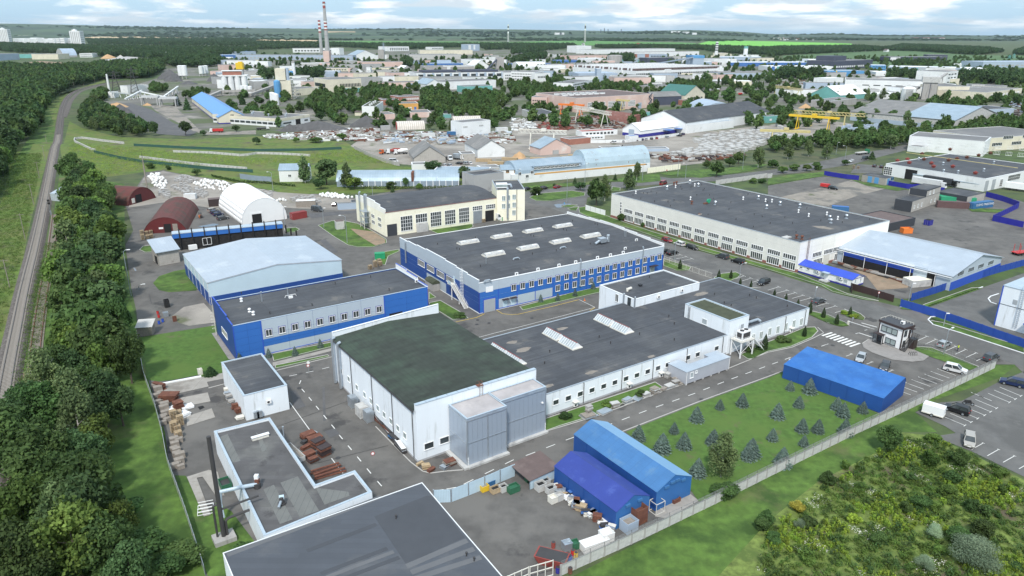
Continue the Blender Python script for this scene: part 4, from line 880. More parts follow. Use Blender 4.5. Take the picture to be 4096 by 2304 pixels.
# --- big blue and grey workshop
BL=Bd('workshop','large blue and grey clad workshop with eight barrel skylights',(12,2245,262),(21,1530,1022,1),(11,1443,960,1),(11,2245,1395))
L,W,h=BL.L,BL.W,BL.h
b=MB();ns=8;rise=1.1
extr(b,[(0,0),(W,0),(W,h-.25),(W/2,h-.25+rise),(0,h-.25)],'x',0,L,PG_);obj('wall',b,BL.root)
obj('roof',shell(MB(),[(.05,h-.24),(W/2,h-.24+rise),(W-.05,h-.24)],'x',.2,L-.2,.08,RB_),BL.root)
for xs in(0,L):
    bp=MB();bc=MB()
    for k in range(ns):
        y0,y1=W*k/ns,W*(k+1)/ns;m_=(y0+y1)/2;zt=h+.15+rise*(1-abs(m_-W/2)/(W/2))+.35;x0,x1=(-.06,.22)if xs==0 else(L-.22,L+.06)
        bp.box(x0,y0,h-1.2,x1,y1,zt,PG_ if xs==0 else WP_);bc.box(x0-.05,y0,zt,x1+.05,y1+.02,zt+.07,FL_)
    obj('parapet',bp,BL.root);obj(CO_,bc,BL.root)
obj(CO_,Bx(-.06,-.1,h-.26,L+.06,.3,h-.1,FL_).box(-.06,W-.3,h-.26,L+.06,W+.1,h-.1,FL_),BL.root)
zr=lambda y:h-.16+rise*(1-abs(y-W/2)/(W/2))
nb=11;xs=list(LSP(0,L,nb+1))
def fnF(i,j):
    if j==3:return PG_
    if i in(1,2,3)and j==0:return PG_
    return 'panel_blue'
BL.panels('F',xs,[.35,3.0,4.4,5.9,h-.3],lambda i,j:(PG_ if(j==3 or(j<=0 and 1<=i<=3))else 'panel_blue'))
BL.panels('L',list(LSP(0,W,9)),[.35,3.0,4.4,6.1,h-.35],lambda i,j:(PG_ if(j==3 or(j<=0 and 3<=i<=4))else 'panel_navy_and_shade'),.03)  # same blue cladding as the front, its shade put into a darker colour
b=MB()
for x in xs[1:-1]:b.box(x-.09,-.09,.3,x+.09,-.03,5.9,TB_)
for x in(-.04,L-.16):b.box(x,-.1,.3,x+.2,-.02,5.9,'trim_navy')
b.box(-.07,-.1,.25,L+.07,-.02,.42,TB_);obj('trim',b,BL.root)
BL.band(FL_,0,.25,.05)
up_=[(21,15,1448),(21,105,1425),(21,195,1413),(21,285,1393),(21,375,1373),(21,461,1353),(21,547,1335),(21,632,1316),(21,714,1297),(21,796,1279),(21,877,1261),(21,956,1243),(21,1034,1227),(21,1112,1210),(21,1189,1193),(21,1264,1177),(21,1337,1160),(21,1411,1145),(21,1483,1130)]
lo_=[(21,459,1440),(21,545,1432),(21,628,1415),(21,711,1397),(21,792,1380),(21,873,1359),(21,952,1341),(21,1030,1325),(21,1106,1306),(21,1183,1290),(21,1259,1272),(21,1331,1255)]
for pts in(up_,lo_):
    hh=[BL.hit(p)for p in pts];zm=sorted(q[1]for q in hh)[len(hh)//2]
    for t_,z in hh:BL.slab('window_surround','F',t_,zm-1.05,1.75,2.1,'trim_navy',.055)
    BL.win('F',[(q[0],zm)for q in hh],1.4,1.75,off=.06)
hh=[BL.hit((11,1665,1200),'L'),BL.hit((11,1758,1255),'L'),BL.hit((11,1858,1312),'L'),BL.hit((11,1955,1362),'L')];zm=sum(q[1]for q in hh)/4
BL.win('L',[(q[0],zm)for q in hh],4.4,1.7,nx=6,off=.04);
t_,z=BL.hit((12,2350,238));BL.slab('door_frame','F',t_,0,4.0,3.9,TB_,.08);BL.slab('gate','F',t_,0,3.5,3.6,'door_grey',.11);BL.slab('vent_louvre','F',t_,5.6,2.2,1.5,WP_,.09)
for P in((12,2505,190),(22,5,170)):
    t_,z=BL.hit(P);BL.slab('door','F',t_,.3,1.3,2.1,'panel_pale',.08);BL.slab('canopy','F',t_,2.7,2.0,.08,BD_,1.1)
t_,z=BL.hit((21,1410,1262));BL.slab('door','F',t_,.2,1.9,2.5,GP_,.08);BL.slab('canopy','F',t_,3.1,2.8,.1,BD_,1.3)
for P,z0 in(((21,1310,1150),1.4),((21,684,1280),1.6)):BL.pipe('F',BL.hit(P)[0],z0,h+.8,.17,GV_,.3,'flue')
BL.pipe('L',BL.hit((11,1515,1060),'L')[0],2.4,h+.2,.22,GV_,.4,'flue')
def barrel():
    b=MB();lx,ly=6.4,2.4;b.box(-lx/2-.15,-ly/2-.15,-.2,lx/2+.15,ly/2+.15,.25,CS_);m1=b.mesh('curb')
    b=MB();pr=[(ly/2*cos(a),.2+.75*sin(a))for a in LSP(0,pi,9)];extr(b,pr,'x',-lx/2,lx/2,CL_);m2=b.mesh('dome')
    b=MB();b.box(-2.6,-.95,.75,-1.3,-.2,.98,FL_);b.box(1.2,-.95,.75,2.5,-.2,.98,FL_)
    for x in LSP(-lx/2,lx/2,7):extr(b,[(q[0]*1.02,q[1]+.02)for q in pr]+[(q[0]*.96,q[1]-.04)for q in pr[::-1]],'x',x-.03,x+.03,GV_)
    return m1,m2,b.mesh('ribs')
m1,m2,m3=barrel()
for P in((11,2135,985),(11,2470,925),(11,2390,1105),(21,210,870),(21,510,820),(21,790,922),(21,485,978),(21,160,1040)):
    x,y=BL.loc(P,h+.9);o=obj('skylight',m1,BL.root,(x,y,zr(y)));obj('dome',m2,o);obj('ribs',m3,o)
for P in((11,1828,1010),(11,2022,1068),(11,2048,1075),(11,2208,945),(21,298,828),(21,610,775),(21,835,815),(21,862,825),(21,518,870),(21,548,880),(21,190,930),(21,218,940),(21,445,1072),(21,788,1005),(11,2258,1225),(21,205,1105)):
    x,y=BL.loc(P,h+.6);obj(VP_,VENT,BL.root,(x,y,zr(y)))
for P in((21,265,1258),(21,497,1225),(21,663,1190),(21,880,1145),(21,1008,1118),(21,1130,1090),(21,1133,1048),(21,1245,970),(21,85,1318)):
    x,y=BL.loc(P,h+.4);obj(AC_,CACHE['ac'],BL.root,(x,max(y,.7),zr(y)+.1))
x,y=BL.loc((21,905,980),h+1);obj('ventilation_unit',MB().hexa([(-1,-1,.5),(1,-1,.5),(1,1,.5),(-1,1,.5)],[(-1.3,-1,1.8),(1.2,-1,1.8),(1.2,1,1.8),(-1.3,1,1.8)],GV_).tube((-1,0,1.0),(-2.6,0,.3),.4,GV_,n=10).tube((1.2,0,1.4),(2.4,0,.6),.4,GV_,n=10).lathe([(.5,.2),(.5,2.2),(.4,2.5)],GV_,10,(2.4,0)),BL.root,(x,y,zr(y)))
for P in((21,515,1050),(21,45,1158),(11,2330,1365)):
    x,y=BL.loc(P,h+.5);obj('duct',MB().path([(-1.1,0,.15),(-.8,0,.55),(.5,0,.55),(1,0,.1)],.22,GV_,8),BL.root,(x,y,zr(y)))
for P in((21,1133,930),(21,1145,930),(11,2315,1200)):
    x,y=BL.loc(P,h+.5);obj('flue',MB().lathe([(.1,0),(.1,1.7),(.2,1.75),(.2,1.95)],GV_,8),BL.root,(x,y,zr(y)))
# outside stair and caged ladder on its left wall
t0=BL.hit((11,1990,1400),'L')[0];t1=BL.hit((12,2140,215),'L')[0]
t=thing('staircase','white steel outside staircase on the side wall of the blue workshop','staircase',BL.a,BL.ang);y0,y1=W*.46,9.4
y0=BL.hit((11,2010,1400),'L')[0];y1=5.2
zt=4.6;b=MB();n=26
for s_ in(-1.5,-.4):
    b.bar((s_,y0,zt),(s_,y1,.1),.08,WP_,.22);b.bar((s_,y0,zt+1),(s_,y1,1.1),.05,WP_);b.bar((s_,y0,zt+.5),(s_,y1,.6),.04,WP_)
    for k in range(9):f=k/8;b.bar((s_,y0+(y1-y0)*f,zt+(.1-zt)*f),(s_,y0+(y1-y0)*f,zt+(.1-zt)*f+1),.05,WP_)
obj('handrail',b,t);me=Bx(-1.5,-.15,-.03,-.4,.15,.03,CS_).mesh('step')
for k in range(n):f=k/(n-1);obj('step',me,t,(0,y0+(y1-y0)*f,zt+(.15-zt)*f))
obj('landing',Bx(-1.6,y0,zt-.1,-.02,y0+1.9,zt,CS_).box(-1.6,y0+1.85,zt,-1.5,y0+1.9,zt+1.1,WP_).box(-1.6,y0+.1,zt+1,-1.55,y0+1.9,zt+1.08,WP_).box(-1.6,y0,zt+.1,-1.58,y0+1.6,zt+1.1,'panel_pale'),t)
for yy in(y0+.5,y0*.5+y1*.5):obj('leg',Bx(-1.1,yy,0,-.9,yy+.2,zt-.15 if yy>y0 else zt*.5-.2,WP_),t)
BL.slab('door','L',y0+.9,zt,1.0,2.1,'panel_pale',.07)
t=thing('caged_ladder','white roof ladder with safety hoops on the blue workshop','ladder',BL.a+BL.v*(y1+2.6)+Vector((0,0,0)),BL.ang);b=MB()
for s_ in(-.3,.3):b.bar((-.5,s_,1.2),(-.5,s_,h+1.9),.06,WP_)
for k in range(22):b.bar((-.5,-.3,1.4+k*.4),(-.5,.3,1.4+k*.4),.04,WP_)
obj('ladder',b,t);b=MB()
for k in range(9):
    z=3+k*.85;q=[(-.5-.75*sin(a),-.4*cos(a),z)for a in LSP(0,pi,8)];b.path(q,.03,WP_,4)
for a in(.8,1.57,2.3):b.bar((-.5-.75*sin(a),-.4*cos(a),3),(-.5-.75*sin(a),-.4*cos(a),3+8*.85),.03,WP_)
obj('safety_cage',b,t)
t=thing('bus_shelter','mossy barrel roofed shed against the wall of the blue workshop','shed',BL.a+BL.v*22-BL.u*2.4,BL.ang)
b=MB();b.box(0,0,0,2.2,4.8,2.2,CW_);obj('wall',b,t);pr=[(1.1+1.2*cos(a),2.2+.9*sin(a))for a in LSP(0,pi,9)];b=MB();extr(b,pr,'y',-.1,4.9,'roof_moss');obj('roof',b,t)
# --- long lower blue building
B1=Bd('workshop','low blue and grey building with ten windows and flat roof',(2,2386,741),(11,1726,1435,1),(2,2150,130,1),(2,2338,382))
L,W,h=B1.L,B1.W,B1.h;B1.flat('panel_navy_and_shade',RB_,FG_,.35,.25)
x1=B1.hit((12,62,500))[0];x2=B1.hit((12,1287,150))[0]
B1.panels('F',[0,x1/2,x1],list(LSP(.3,h-.1,6)),lambda i,j:'panel_blue');B1.panels('F',[x2,(x2+L)/2,L],list(LSP(.3,h-.1,6)),lambda i,j:'panel_blue')
B1.panels('F',list(LSP(x1,x2,6)),[.3,2.15,3.05,3.9,5.0,h-.1],lambda i,j:('panel_blue' if j in(1,2)and True else PG_))
B1.panels('L',list(LSP(0,W,5)),[.25,h-.1],lambda i,j:'panel_navy_and_shade',.05,.08)  # side wall's shade painted as a darker blue
b=MB()
for x in(0,x1,x2,L-.2):b.box(x-.04,-.1,.2,x+.16,-.02,h-.05,TB_)
b.box(0,-.1,.2,L,-.02,.35,TB_);obj('trim',b,B1.root);B1.band(FL_,0,.2,.06)
wp=[(12,128,447),(12,262,418),(12,392,392),(12,518,365),(12,643,340),(12,766,313),(12,887,288),(12,1005,262),(12,1121,237),(12,1237,212)]
hh=[B1.hit(p)for p in wp];zm=sum(q[1]for q in hh)/10
for q in hh:B1.slab('window_surround','F',q[0],zm-.95,1.7,1.9,'trim_navy',.055)
B1.win('F',[(q[0],zm)for q in hh],1.35,1.55,off=.06)
q=B1.hit((2,2255,390),'L');B1.win('L',[(q[0],3.7)],5.2,1.5,nx=5,off=.05)
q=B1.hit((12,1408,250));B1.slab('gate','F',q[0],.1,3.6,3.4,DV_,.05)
b=MB();bc=MB()
for k,(f0,f1,zz)in En(((0,.27,h+.25),(.27,.6,h+.75),(.6,.85,h+1.0),(.85,1,h+1.1))):
    b.box(-.1,f0*W,h-.6,.12,f1*W,zz,'panel_navy_and_shade');bc.box(-.14,f0*W,zz,.16,f1*W+.02,zz+.06,TB_)
obj('parapet',b,B1.root);obj(CO_,bc,B1.root)
b=MB()
for k,(f0,f1,zz)in En(((0,.3,h+.2),(.3,.65,h+.9),(.65,1,h+1.3))):b.box(L-.12,f0*W,h-.6,L+.1,f1*W,zz,WP_);b.box(L-.16,f0*W,zz,L+.14,f1*W+.02,zz+.06,TB_)
obj('parapet',b,B1.root)
for P in((12,410,35),(12,965,98),(12,565,180),(12,140,262),(12,1340,25),(11,1155,1345),(11,798,1412),(2,2430,60)):B1.onroof(VP_,VENT,P)
for P in((2,2430,135),(2,2512,240),(2,2550,270)):B1.onroof(RF_,fan_mesh(WP_,.3,.9),P)
for P in((12,325,95),(12,60,135)):B1.onroof('flue',MB().lathe([(.12,0),(.12,2.2),(.24,2.25),(.24,2.5)],GV_,8),P)
B1.onroof('pipe_unit',MB().path([(-1.4,0,.3),(-1.2,0,.8),(1.2,0,.8),(1.4,0,.3)],.06,WP_).box(-.5,-.3,0,.5,.3,.5,WP_),(12,350,100))
for P in((11,1612,1388),):B1.onroof(AC_,CACHE['ac'],P)
t=thing('caged_ladder','grey ladder with hoops up the side of the low blue building','ladder',B1.a+B1.v*(W-1.2)-B1.u*.5,B1.ang);b=MB()
for s_ in(-.3,.3):b.bar((0,s_,.3),(0,s_,h+1.6),.06,CS_)
for k in range(16):b.bar((0,-.3,.5+k*.42),(0,.3,.5+k*.42),.04,CS_)
obj('ladder',b,t);b=MB()
for k in range(6):b.path([(-.75*sin(a),-.4*cos(a),2.2+k*.8)for a in LSP(0,pi,7)],.03,CS_,4)
obj('safety_cage',b,t)
# --- warehouse with silver roof and pale blue gable
WS=Bd('warehouse','warehouse with silver sheet roof and pale blue gable',(2,2120,175),(11,875,1178,1),34.,(1,2103,1397),ang=34.0)
WS.L=(G((11,875,1178),WS.h)-WS.a).dot(WS.u);WS.W=(G((1,1882,1103),WS.h)-WS.a).dot(WS.v);WS.gable(1.9,'y','panel_pale','metal_roof',.2,.1,.5)
WS.band('panel_navy_and_shade',.0,2.4,.06,'lower_panel');WS.band('panel_navy_and_shade',2.4,3.4,.06,'lower_panel',walls='L')
b=MB()
for k in range(6):b.box(-.12,WS.W*k/6,0,-.04,WS.W*k/6+.15,WS.h,WP_)
b.box(-.14,0,WS.h-.25,-.05,WS.W,WS.h,FL_);obj('post',b,WS.root)
b=MB();D_=WS.L
for(xa,za),(xb,zb)in(((0,WS.h),(D_/2,WS.h+1.9)),((D_/2,WS.h+1.9),(D_,WS.h))):b.bar((xa,-.08,za-.05),(xb,-.08,zb-.05),.12,FL_,.2)
obj('trim',b,WS.root)
# --- small white building
SB=Bd('white_shed','small square white building with dark roof at the yard corner',(2,2482,1338),(12,320,985,1),(2,2258,738,1),(2,2465,1085),ang=33.5)
SB.flat(WW_,RB_,FG_,.25,.3);SB.ac('F',SB.hit((12,130,1185))[0],2.6)
for P in((12,30,1270),(12,0,1280)):SB.slab('cabinet','F',SB.hit(P)[0]+.0,.3,.95,1.3,GV_,.6)
# --- L shaped grey roofed building
r_,Q_,c_=polyB('office_building','L shaped building with worn grey roof and light metal coping',[(3,2150,-12),(12,140,1300),(13,240,0),(13,600,525),(13,995,383),(13,1168,600),(13,80,1045)],4.6,WW_,'roof_felt_old',FG_,.45,.4)
def Lr(P,z):q=G(P,z)-c_;return(q.x,q.y)
def rp(name,par,pts,z,m,fn):obj(name,MB().prism([fn(p,z)for p in pts],z-.05,z,m),par)
for i,pts in En((((13,75,575),(13,180,530),(13,370,880),(13,240,925)),((13,245,510),(13,420,445),(13,635,790),(13,440,855)),((12,2576-2576,1449),(13,60,60),(13,110,180),(13,60,200)),((13,600,560),(13,930,600),(13,940,640),(13,690,730)),((3,2180,60),(3,2290,20),(3,2420,290),(3,2340,310)))):rp('felt_patch',r_,pts,4.6-.45+.045+.002*i,'felt_patch',Lr)
o=obj('ventilation_duct',MB().path([(0,0,.6),(-2.2,-1.0,.75),(-4.9,-2.0,.6),(-5.1,-2.1,-1.4),(-4.5,-3.1,-3.2)],.3,FG_,10).lathe([(.55,0),(.55,.8)],SD_,12).box(-.3,-.1,.8,.3,.5,1.4,RU_).box(-.4,.1,1.3,.2,.7,2.0,FL_),r_,(*Lr((13,15,560),4.2),4.2))
obj('extractor',MB().lathe([(.6,0),(.6,.3),(.4,.3),(.35,1.2),(.2,1.3)],SD_,12).tube((0,0,.8),(-.1,-1.3,.3),.2,GV_,n=8).rbox((0,.1,1.1),(.7,.5,.5),.3,'panel_pale'),r_,(*Lr((13,262,725),4.2),4.2))
obj('vent_canopy',Bx(-1.5,-.35,.5,1.5,.35,.6,FL_).box(-1.4,-.3,0,1.4,.3,.35,CS_),r_,(*Lr((13,45,62),4.2),4.2),GA)
obj('flue',MB().lathe([(.09,0),(.09,2.4),(.17,2.5)],GV_,8),r_,(*Lr((12,275,1440),4.6),3.0))
# --- foreground roof at the bottom of the frame
FRr,_,fc=polyB('warehouse','grey bitumen roof of the nearest warehouse at the bottom edge',[(3,2240,1215),(13,1672,505),(13,2080,985),(13,2576,1560),(13,3400,2500),(13,300,3300),(3,2600,2500),(3,2350,1480)],5.0,WW_,'roof_near',FL_,.12,.12)
Lf=lambda P,z:((G(P,z)-fc).x,(G(P,z)-fc).y)
for i,pts in En((((13,1190,850),(13,1720,640),(13,1770,640),(13,2100,1060),(13,1510,1330)),)):rp('felt_patch',FRr,pts,5-.12+.04,'roof_dark_patch',Lf)
for i,(y,xa,xb)in En(((1180,500,1200),(1225,-300,1245),(1410,640,1310),(1445,700,1375),(1500,760,1430))):
    s_=-.38;f_=lambda x,d:(13,x,y+s_*(x-xa)+d)
    rp('felt_patch',FRr,[f_(xa,0),f_(xb,0),f_(xb+22,38),f_(xa+22,38)],5-.12+.046+.002*i,'roof_patch' if i%2 else 'roof_dark_patch',Lf)
for i,y in En((1120,1240,1330)):rp('felt_patch',FRr,[(13,1500+i*45,1330+i*60),(13,2110+i*70,1070+i*85),(13,2140+i*70,1110+i*85),(13,1530+i*45,1375+i*60)],5-.12+.045+.002*i,'roof_patch',Lf)
for P in((13,1410,868),(13,2195,1293),(13,2118,1243)):obj(VP_,VENT,FRr,(*Lf(P,5),4.92))
# --- tents
def tent(label,p0,p1,pb,top,rise,roofm,wallm,gm,off=.5,bands=None):
    T=Bd('storage_tent',label,p0,p1,pb,top,group='blue tarpaulin storage tents');L,W,h=T.L,T.W,T.h
    b=MB();extr(b,[(0,0),(L,0),(L,h),(L*off,h+rise),(0,h)],'y',.03,W-.03,wallm);obj('side_cover',b,T.root)
    [obj('gable_cover',extr(MB(),[(0,0),(L,0),(L,h),(L*off,h+rise),(0,h)],'y',q-.03,q+.03,gm),T.root)for q in(0,W)]
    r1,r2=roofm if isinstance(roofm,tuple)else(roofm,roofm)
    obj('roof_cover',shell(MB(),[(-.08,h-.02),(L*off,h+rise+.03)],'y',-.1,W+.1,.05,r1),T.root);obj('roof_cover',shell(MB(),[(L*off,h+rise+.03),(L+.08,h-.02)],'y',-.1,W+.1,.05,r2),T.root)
    n=int(W/3);b=MB()
    for k in range(1,n):y=W*k/n;b.bar((-.05,y,0),(-.05,y,h),.06,wallm)
    b.bar((-.1,0,.25),(-.1,W,.25),.1,wallm);obj('seam',b,T.root);return T
T1=tent('smaller royal blue tent with steep roof beside the scrap yard',(23,1040,985),(23,1385,642,1),(23,430,345,1),(23,1045,805),1.55,('tarp_navy','tarp_navy'),'tarp_wall_shaded','tarp_gable',.5)
T2=tent('longest faded blue tent between the road and the spruce lawn',(23,1440,800),(23,1808,445,1),(23,638,20,1),(23,1437,605),1.7,('tarp_faded','tarp_sky_sheen'),'tarp_wall_shaded','tarp_gable',.5)  # right roof slope painted lighter for the sky reflected in it
T3=tent('bright blue tent beside the car park and gatehouse',(32,1130,1262),(32,1385,935,1),(32,255,715,1),(32,1187,1110),1.0,('tarp_blue','tarp_blue'),'tarp_wall_shaded','tarp_wall_shaded',.93)
for T_,pts in((T1,((23,1160,735),(23,1282,680))),(T2,((23,1550,550),(23,1612,500),(23,1660,478),(23,1718,475)))):
    for P in pts:t_,z=T_.hit(P);T_.slab('vent_flap','F',t_,z-.2,.9,.4,'tarp_faded',.3)
# --- gatehouse
GH=Bd('gatehouse','two storey white gatehouse with dark brown trim beside the barrier',(32,1325,625),3.6,(32,1105,335,1),(32,1355,410),ang=30)
L,W,h=GH.L,GH.W,GH.h;obj('wall',Bx(0,0,0,L,W,h-.3,WP_),GH.root)
obj('roof',Bx(-.3,-.3,h-.3,L+.3,W+.3,h+.25,BD_).box(-.15,-.15,h+.25,L+.15,W+.15,h+.27,'roof_dark_patch'),GH.root)
b=MB()
for x,y in((0,0),(0,W),(L,0)):b.box(x-.1,y-.1,0,x+.12,y+.12,h-.3,BD_)
b.box(-.05,-.05,0,L+.05,W+.05,.2,BD_);obj('trim',b,GH.root)
yA=GH.hit((32,1222,425),'L');yB=GH.hit((32,1232,538),'L');GH.win('L',[(yA[0],yA[1])],4.0,1.35,nx=3,fr=CH_,gl=GP_,fw=.12);GH.win('L',[(yB[0],yB[1])],2.5,1.3,nx=2,fr=CH_,gl=GP_,fw=.12)
GH.win('F',[(L*.3,h-1.4)],.9,1.3,nx=1,fr=CH_);GH.win('F',[(L*.3,1.4)],.9,1.5,nx=1,fr=CH_)
yd=GH.hit((32,1130,510),'L')[0];obj('porch',Bx(-1.4,yd-1.1,2.35,0,yd+1.2,2.45,BD_).box(-1.3,yd+1.0,0,-1.2,yd+1.1,2.35,CH_),GH.root);GH.slab('doorway','L',yd,.1,1.5,2.1,CH_,.05);obj('door',Bx(-.9,-.03,.1,0,.03,2.1,WP_),GH.root,(-.05,yd-.5,0),.5)
obj('doormat',Bx(-1.5,yd-1.2,.17,-.1,yd+1.2,.19,BP_),GH.root)
GH.slab('sky_door','F',L*.75,h-2.9,.9,2.1,BD_);GH.slab('canopy','F',L*.8,h-.5,1.4,.06,BD_,.9)
t=thing('staircase','dark metal staircase on the side of the gatehouse','staircase',GH.a+GH.u*1.9-GH.v*.05,GH.ang);b=MB();b.box(.6,-1.5,2.55,2.2,0,2.65,CH_);obj('landing',b,t);obj('storage_box',Bx(.8,-1.4,0,2.2,-.1,2.5,BD_),t)
me=Bx(-.12,-1.15,-.02,.12,-.15,.02,SD_).mesh('step')
for k in range(11):obj('step',me,t,(.5-k*.27+.0,-.2,2.5-k*.23))
b=MB()
for y in(-1.35,-.3):b.bar((.6,y,2.6),(-2.4,y,.05),.07,SD_,.2);b.bar((.6,y,3.5),(-2.4,y,.95),.04,SD_);[b.bar((.6-k*.75,y,2.6-k*.64),(.6-k*.75,y,3.5-k*.64),.04,SD_)for k in range(5)]
for q in(((.6,-1.5),(2.2,-1.5)),((2.2,-1.5),(2.2,0))):
    for z in(3.1,3.6):b.bar((*q[0],z),(*q[1],z),.04,SD_)
    for k in range(4):f=k/3;x_=q[0][0]+(q[1][0]-q[0][0])*f;y_=q[0][1]+(q[1][1]-q[0][1])*f;b.bar((x_,y_,2.6),(x_,y_,3.6),.04,SD_)
obj('handrail',b,t);b=MB()
for k in range(9):y=W*k/8;b.bar((L,y,h+.25),(L,y,h+.75),.06,CS_)
b.bar((L,0,h+.72),(L,W,h+.72),.05,CS_);
for k in range(3):b.bar((L*k/2,W,h+.25),(L*k/2,W,h+.75),.06,CS_)
b.bar((0,W,h+.72),(L,W,h+.72),.05,CS_);obj('roof_rail',b,GH.root);obj('roof_hatch',Bx(1.6,1.2,h+.27,2.3,2.0,h+.9,WP_).box(1.55,1.35,h+.4,1.6,1.85,h+.8,'glass'),GH.root)
# NEIGHBOURING BUILDINGS
# --- long worn white building across the street
WL=Bd('factory_building','long worn white factory building with two rows of windows across the street',(31,285,1292),(31,1225,770,1),(21,1003,497,1),(31,325,992))
WL.flat('worn_white_wall',RB_,GV_,.3,.3);L,W,h=WL.L,WL.W,WL.h
WL.band('plinth_red',0,.9,.05)
up_=[(21,1172,675),(21,1281,705),(21,1395,738),(21,1512,772),(21,1634,808),(21,1760,843),(21,1890,882),(21,2028,920),(21,2170,960),(21,2315,1002),(21,2468,1045),(31,60,1090),(31,218,1135)]
lo_=[(21,1178,745),(21,1275,772),(21,1390,810),(21,1505,845),(21,1626,882),(21,1753,915),(21,1885,952),(21,2020,995),(21,2160,1036),(21,2306,1080),(21,2460,1125),(31,50,1172),(31,208,1220)]
for pts,hh_ in((up_,1.5),(lo_,2.3)):
    q=[WL.hit(p,'L')for p in pts];zm=sorted(a[1]for a in q)[6];WL.win('L',[(a[0],zm)for a in q],4.6,hh_,nx=6,fw=.16,gl='glass' if hh_==1.5 else 'glass')
q=[WL.hit((31,492,1110)),WL.hit((31,605,1080)),WL.hit((31,697,1055))];WL.win('F',[(a[0],a[1])for a in q],4.6,1.5,nx=6,fw=.16)
q=[WL.hit((31,708,1130)),WL.hit((31,500,1165))];WL.win('F',[(q[0][0],q[0][1]),(q[1][0],q[0][1])],4.6,2.3,nx=6,fw=.16);WL.slab('gate','F',WL.hit((31,583,1165))[0],0,3.0,3.6,CS_,.08)
for P in((21,1097,597),(21,1097,625),(21,1095,655),(21,1095,685)):t_,z=WL.hit(P,'L');WL.win('L',[(t_,z)],.8,.9,nx=1)
b=MB();x=WL.hit((31,405,1000))[0]
for s_ in(-.35,.35):b.bar((x+s_,-.3,2.5),(x+s_,-.3,h+1),.07,RU_)
for k in range(18):b.bar((x-.35,-.3,2.7+k*.45),(x+.35,-.3,2.7+k*.45),.05,RU_)
obj('ladder',b,WL.root)
RV=[(21,1245,500),(21,1560,455),(21,1645,440),(21,1790,395),(21,1838,425),(21,1873,428),(21,1795,560),(21,2045,612),(21,2325,560),(21,2477,555),(21,2550,580),(21,2560,650),(31,38,585),(31,120,615),(31,305,690),(31,318,640),(31,590,715),(31,620,760),(31,408,730),(31,787,750),(31,700,760),(31,630,795)]
fl=fan_mesh(GV_,.45,1.5);fs=fan_mesh(WP_,.25,1.2)
for i,P in En(RV):WL.onroof(RF_,fl if i%2 else fs,P)
for P in((21,1510,420),(21,1655,405),(21,1630,412),(21,1808,605),(31,285,950),(31,340,960)):WL.onroof('rusty_fan',fan_mesh(RU_,.4,1.3),P)
rr=RND(5)
for k in range(44):obj(VP_,VENT,WL.root,(rr.uniform(3,L-3),rr.uniform(3,W-3),WL.rz))
WL.onroof('blower',Bx(-1.6,-.4,0,.2,.4,.5,RU_).tube((.8,-.3,.9),(.8,.3,.9),.8,'container_green',n=14).box(.8,-.25,.9,1.8,.25,1.6,'container_green'),(21,1960,600))
WL.onroof('roof_hatch',Bx(-1.4,-.9,0,1.4,.9,.4,CL_),(31,185,945));WL.onroof('debris',MB().rbox((0,0,.1),(2.2,.9,.2),.4,TO_).rbox((.5,.6,.15),(1.6,.3,.3),1.1,RU_),(21,1890,712))
o=MB();o.prism([(q[0],q[1])for q in(WL.loc(p,WL.rz)for p in((31,440,825),(31,560,825),(31,670,855),(31,620,860),(31,500,845)))],WL.rz,WL.rz+.01,'roof_dirt');obj('stain',o,WL.root)
# --- cream building with curved black roof
CB=Bd('factory_building','cream factory building with curved black roof and tall grid windows',(11,1310,935),(11,2430,540,1),(11,1025,540,1),(11,1285,690));L,W,h=CB.L,CB.W,CB.h
pr=[(W/2+(W/2)*t_,h-.1+1.9*(1-t_*t_))for t_ in LSP(-1,1,9)]
b=MB();extr(b,[(0,0),(W,0)]+pr[::-1],'x',0,L,'cream_wall');obj('wall',b,CB.root);obj('roof',shell(MB(),pr,'x',.3,L,.12,RB_),CB.root)
b=MB();bc=MB()
for k in range(6):
    y0,y1=W*k/6,W*(k+1)/6;f=abs((y0+y1)/2/W*2-1);zt=h+.5+1.9*(1-f*f);b.box(-.02,y0,h-.5,.35,y1,zt,'worn_white_wall');bc.box(-.06,y0,zt,.4,y1,zt+.08,FL_)
obj('parapet',b,CB.root);obj(CO_,bc,CB.root);obj(CO_,Bx(0,-.15,h-.15,L,.1,h,'plinth_red'),CB.root)
for P,w_,h_ in(((11,1515,797),4.6,5.4),((11,1810,755),4.4,5.4),((11,1953,735),4.4,5.4),((11,2093,715),4.4,5.6),((11,1664,745),4.6,3.2),((11,2227,645),4.2,1.6),((11,2360,628),4.2,1.6)):CB.win('F',[CB.hit(P)],w_,h_,nx=5,ny=4 if h_>5 else 2,fw=.13,gl='glass')
CB.slab('gate','F',CB.hit((11,1370,870))[0],0,3.8,4.4,CH_,.1);CB.slab('gate','F',CB.hit((11,2230,750))[0],0,3.9,4.8,GV_,.1);CB.slab('gate','F',CB.hit((11,2350,740))[0],0,3.9,4.4,DV_,.06)
t_=CB.hit((11,1668,840))[0];CB.slab('porch','F',t_,0,4.4,3.2,CL_,.9);
for P in((11,1178,725),(11,1245,758),(11,1183,785),(11,1248,815)):CB.win('L',[CB.hit(P,'L')],3.0,1.3,nx=4)
for P in((11,1052,540),(11,1105,580),(11,1120,600)):CB.pipe('L',max(1,CB.hit(P,'L')[0]),.5,h+3.2,.3,GV_,.6,'flue')
b=MB()
for x in(-2.6,-.4):
    for y in(14,18):b.bar((x,y,0),(x,y,6.5),.16,CS_)
for z in(2.2,4.4,6.5):b.box(-2.7,13.8,z,-.3,18.2,z+.12,GV_)
for z in(0,2.2,4.4):b.bar((-2.6,14,z),(-2.6,18,z+2.2),.12,GV_);b.bar((-.4,14,z+2.2),(-.4,18,z),.12,GV_)
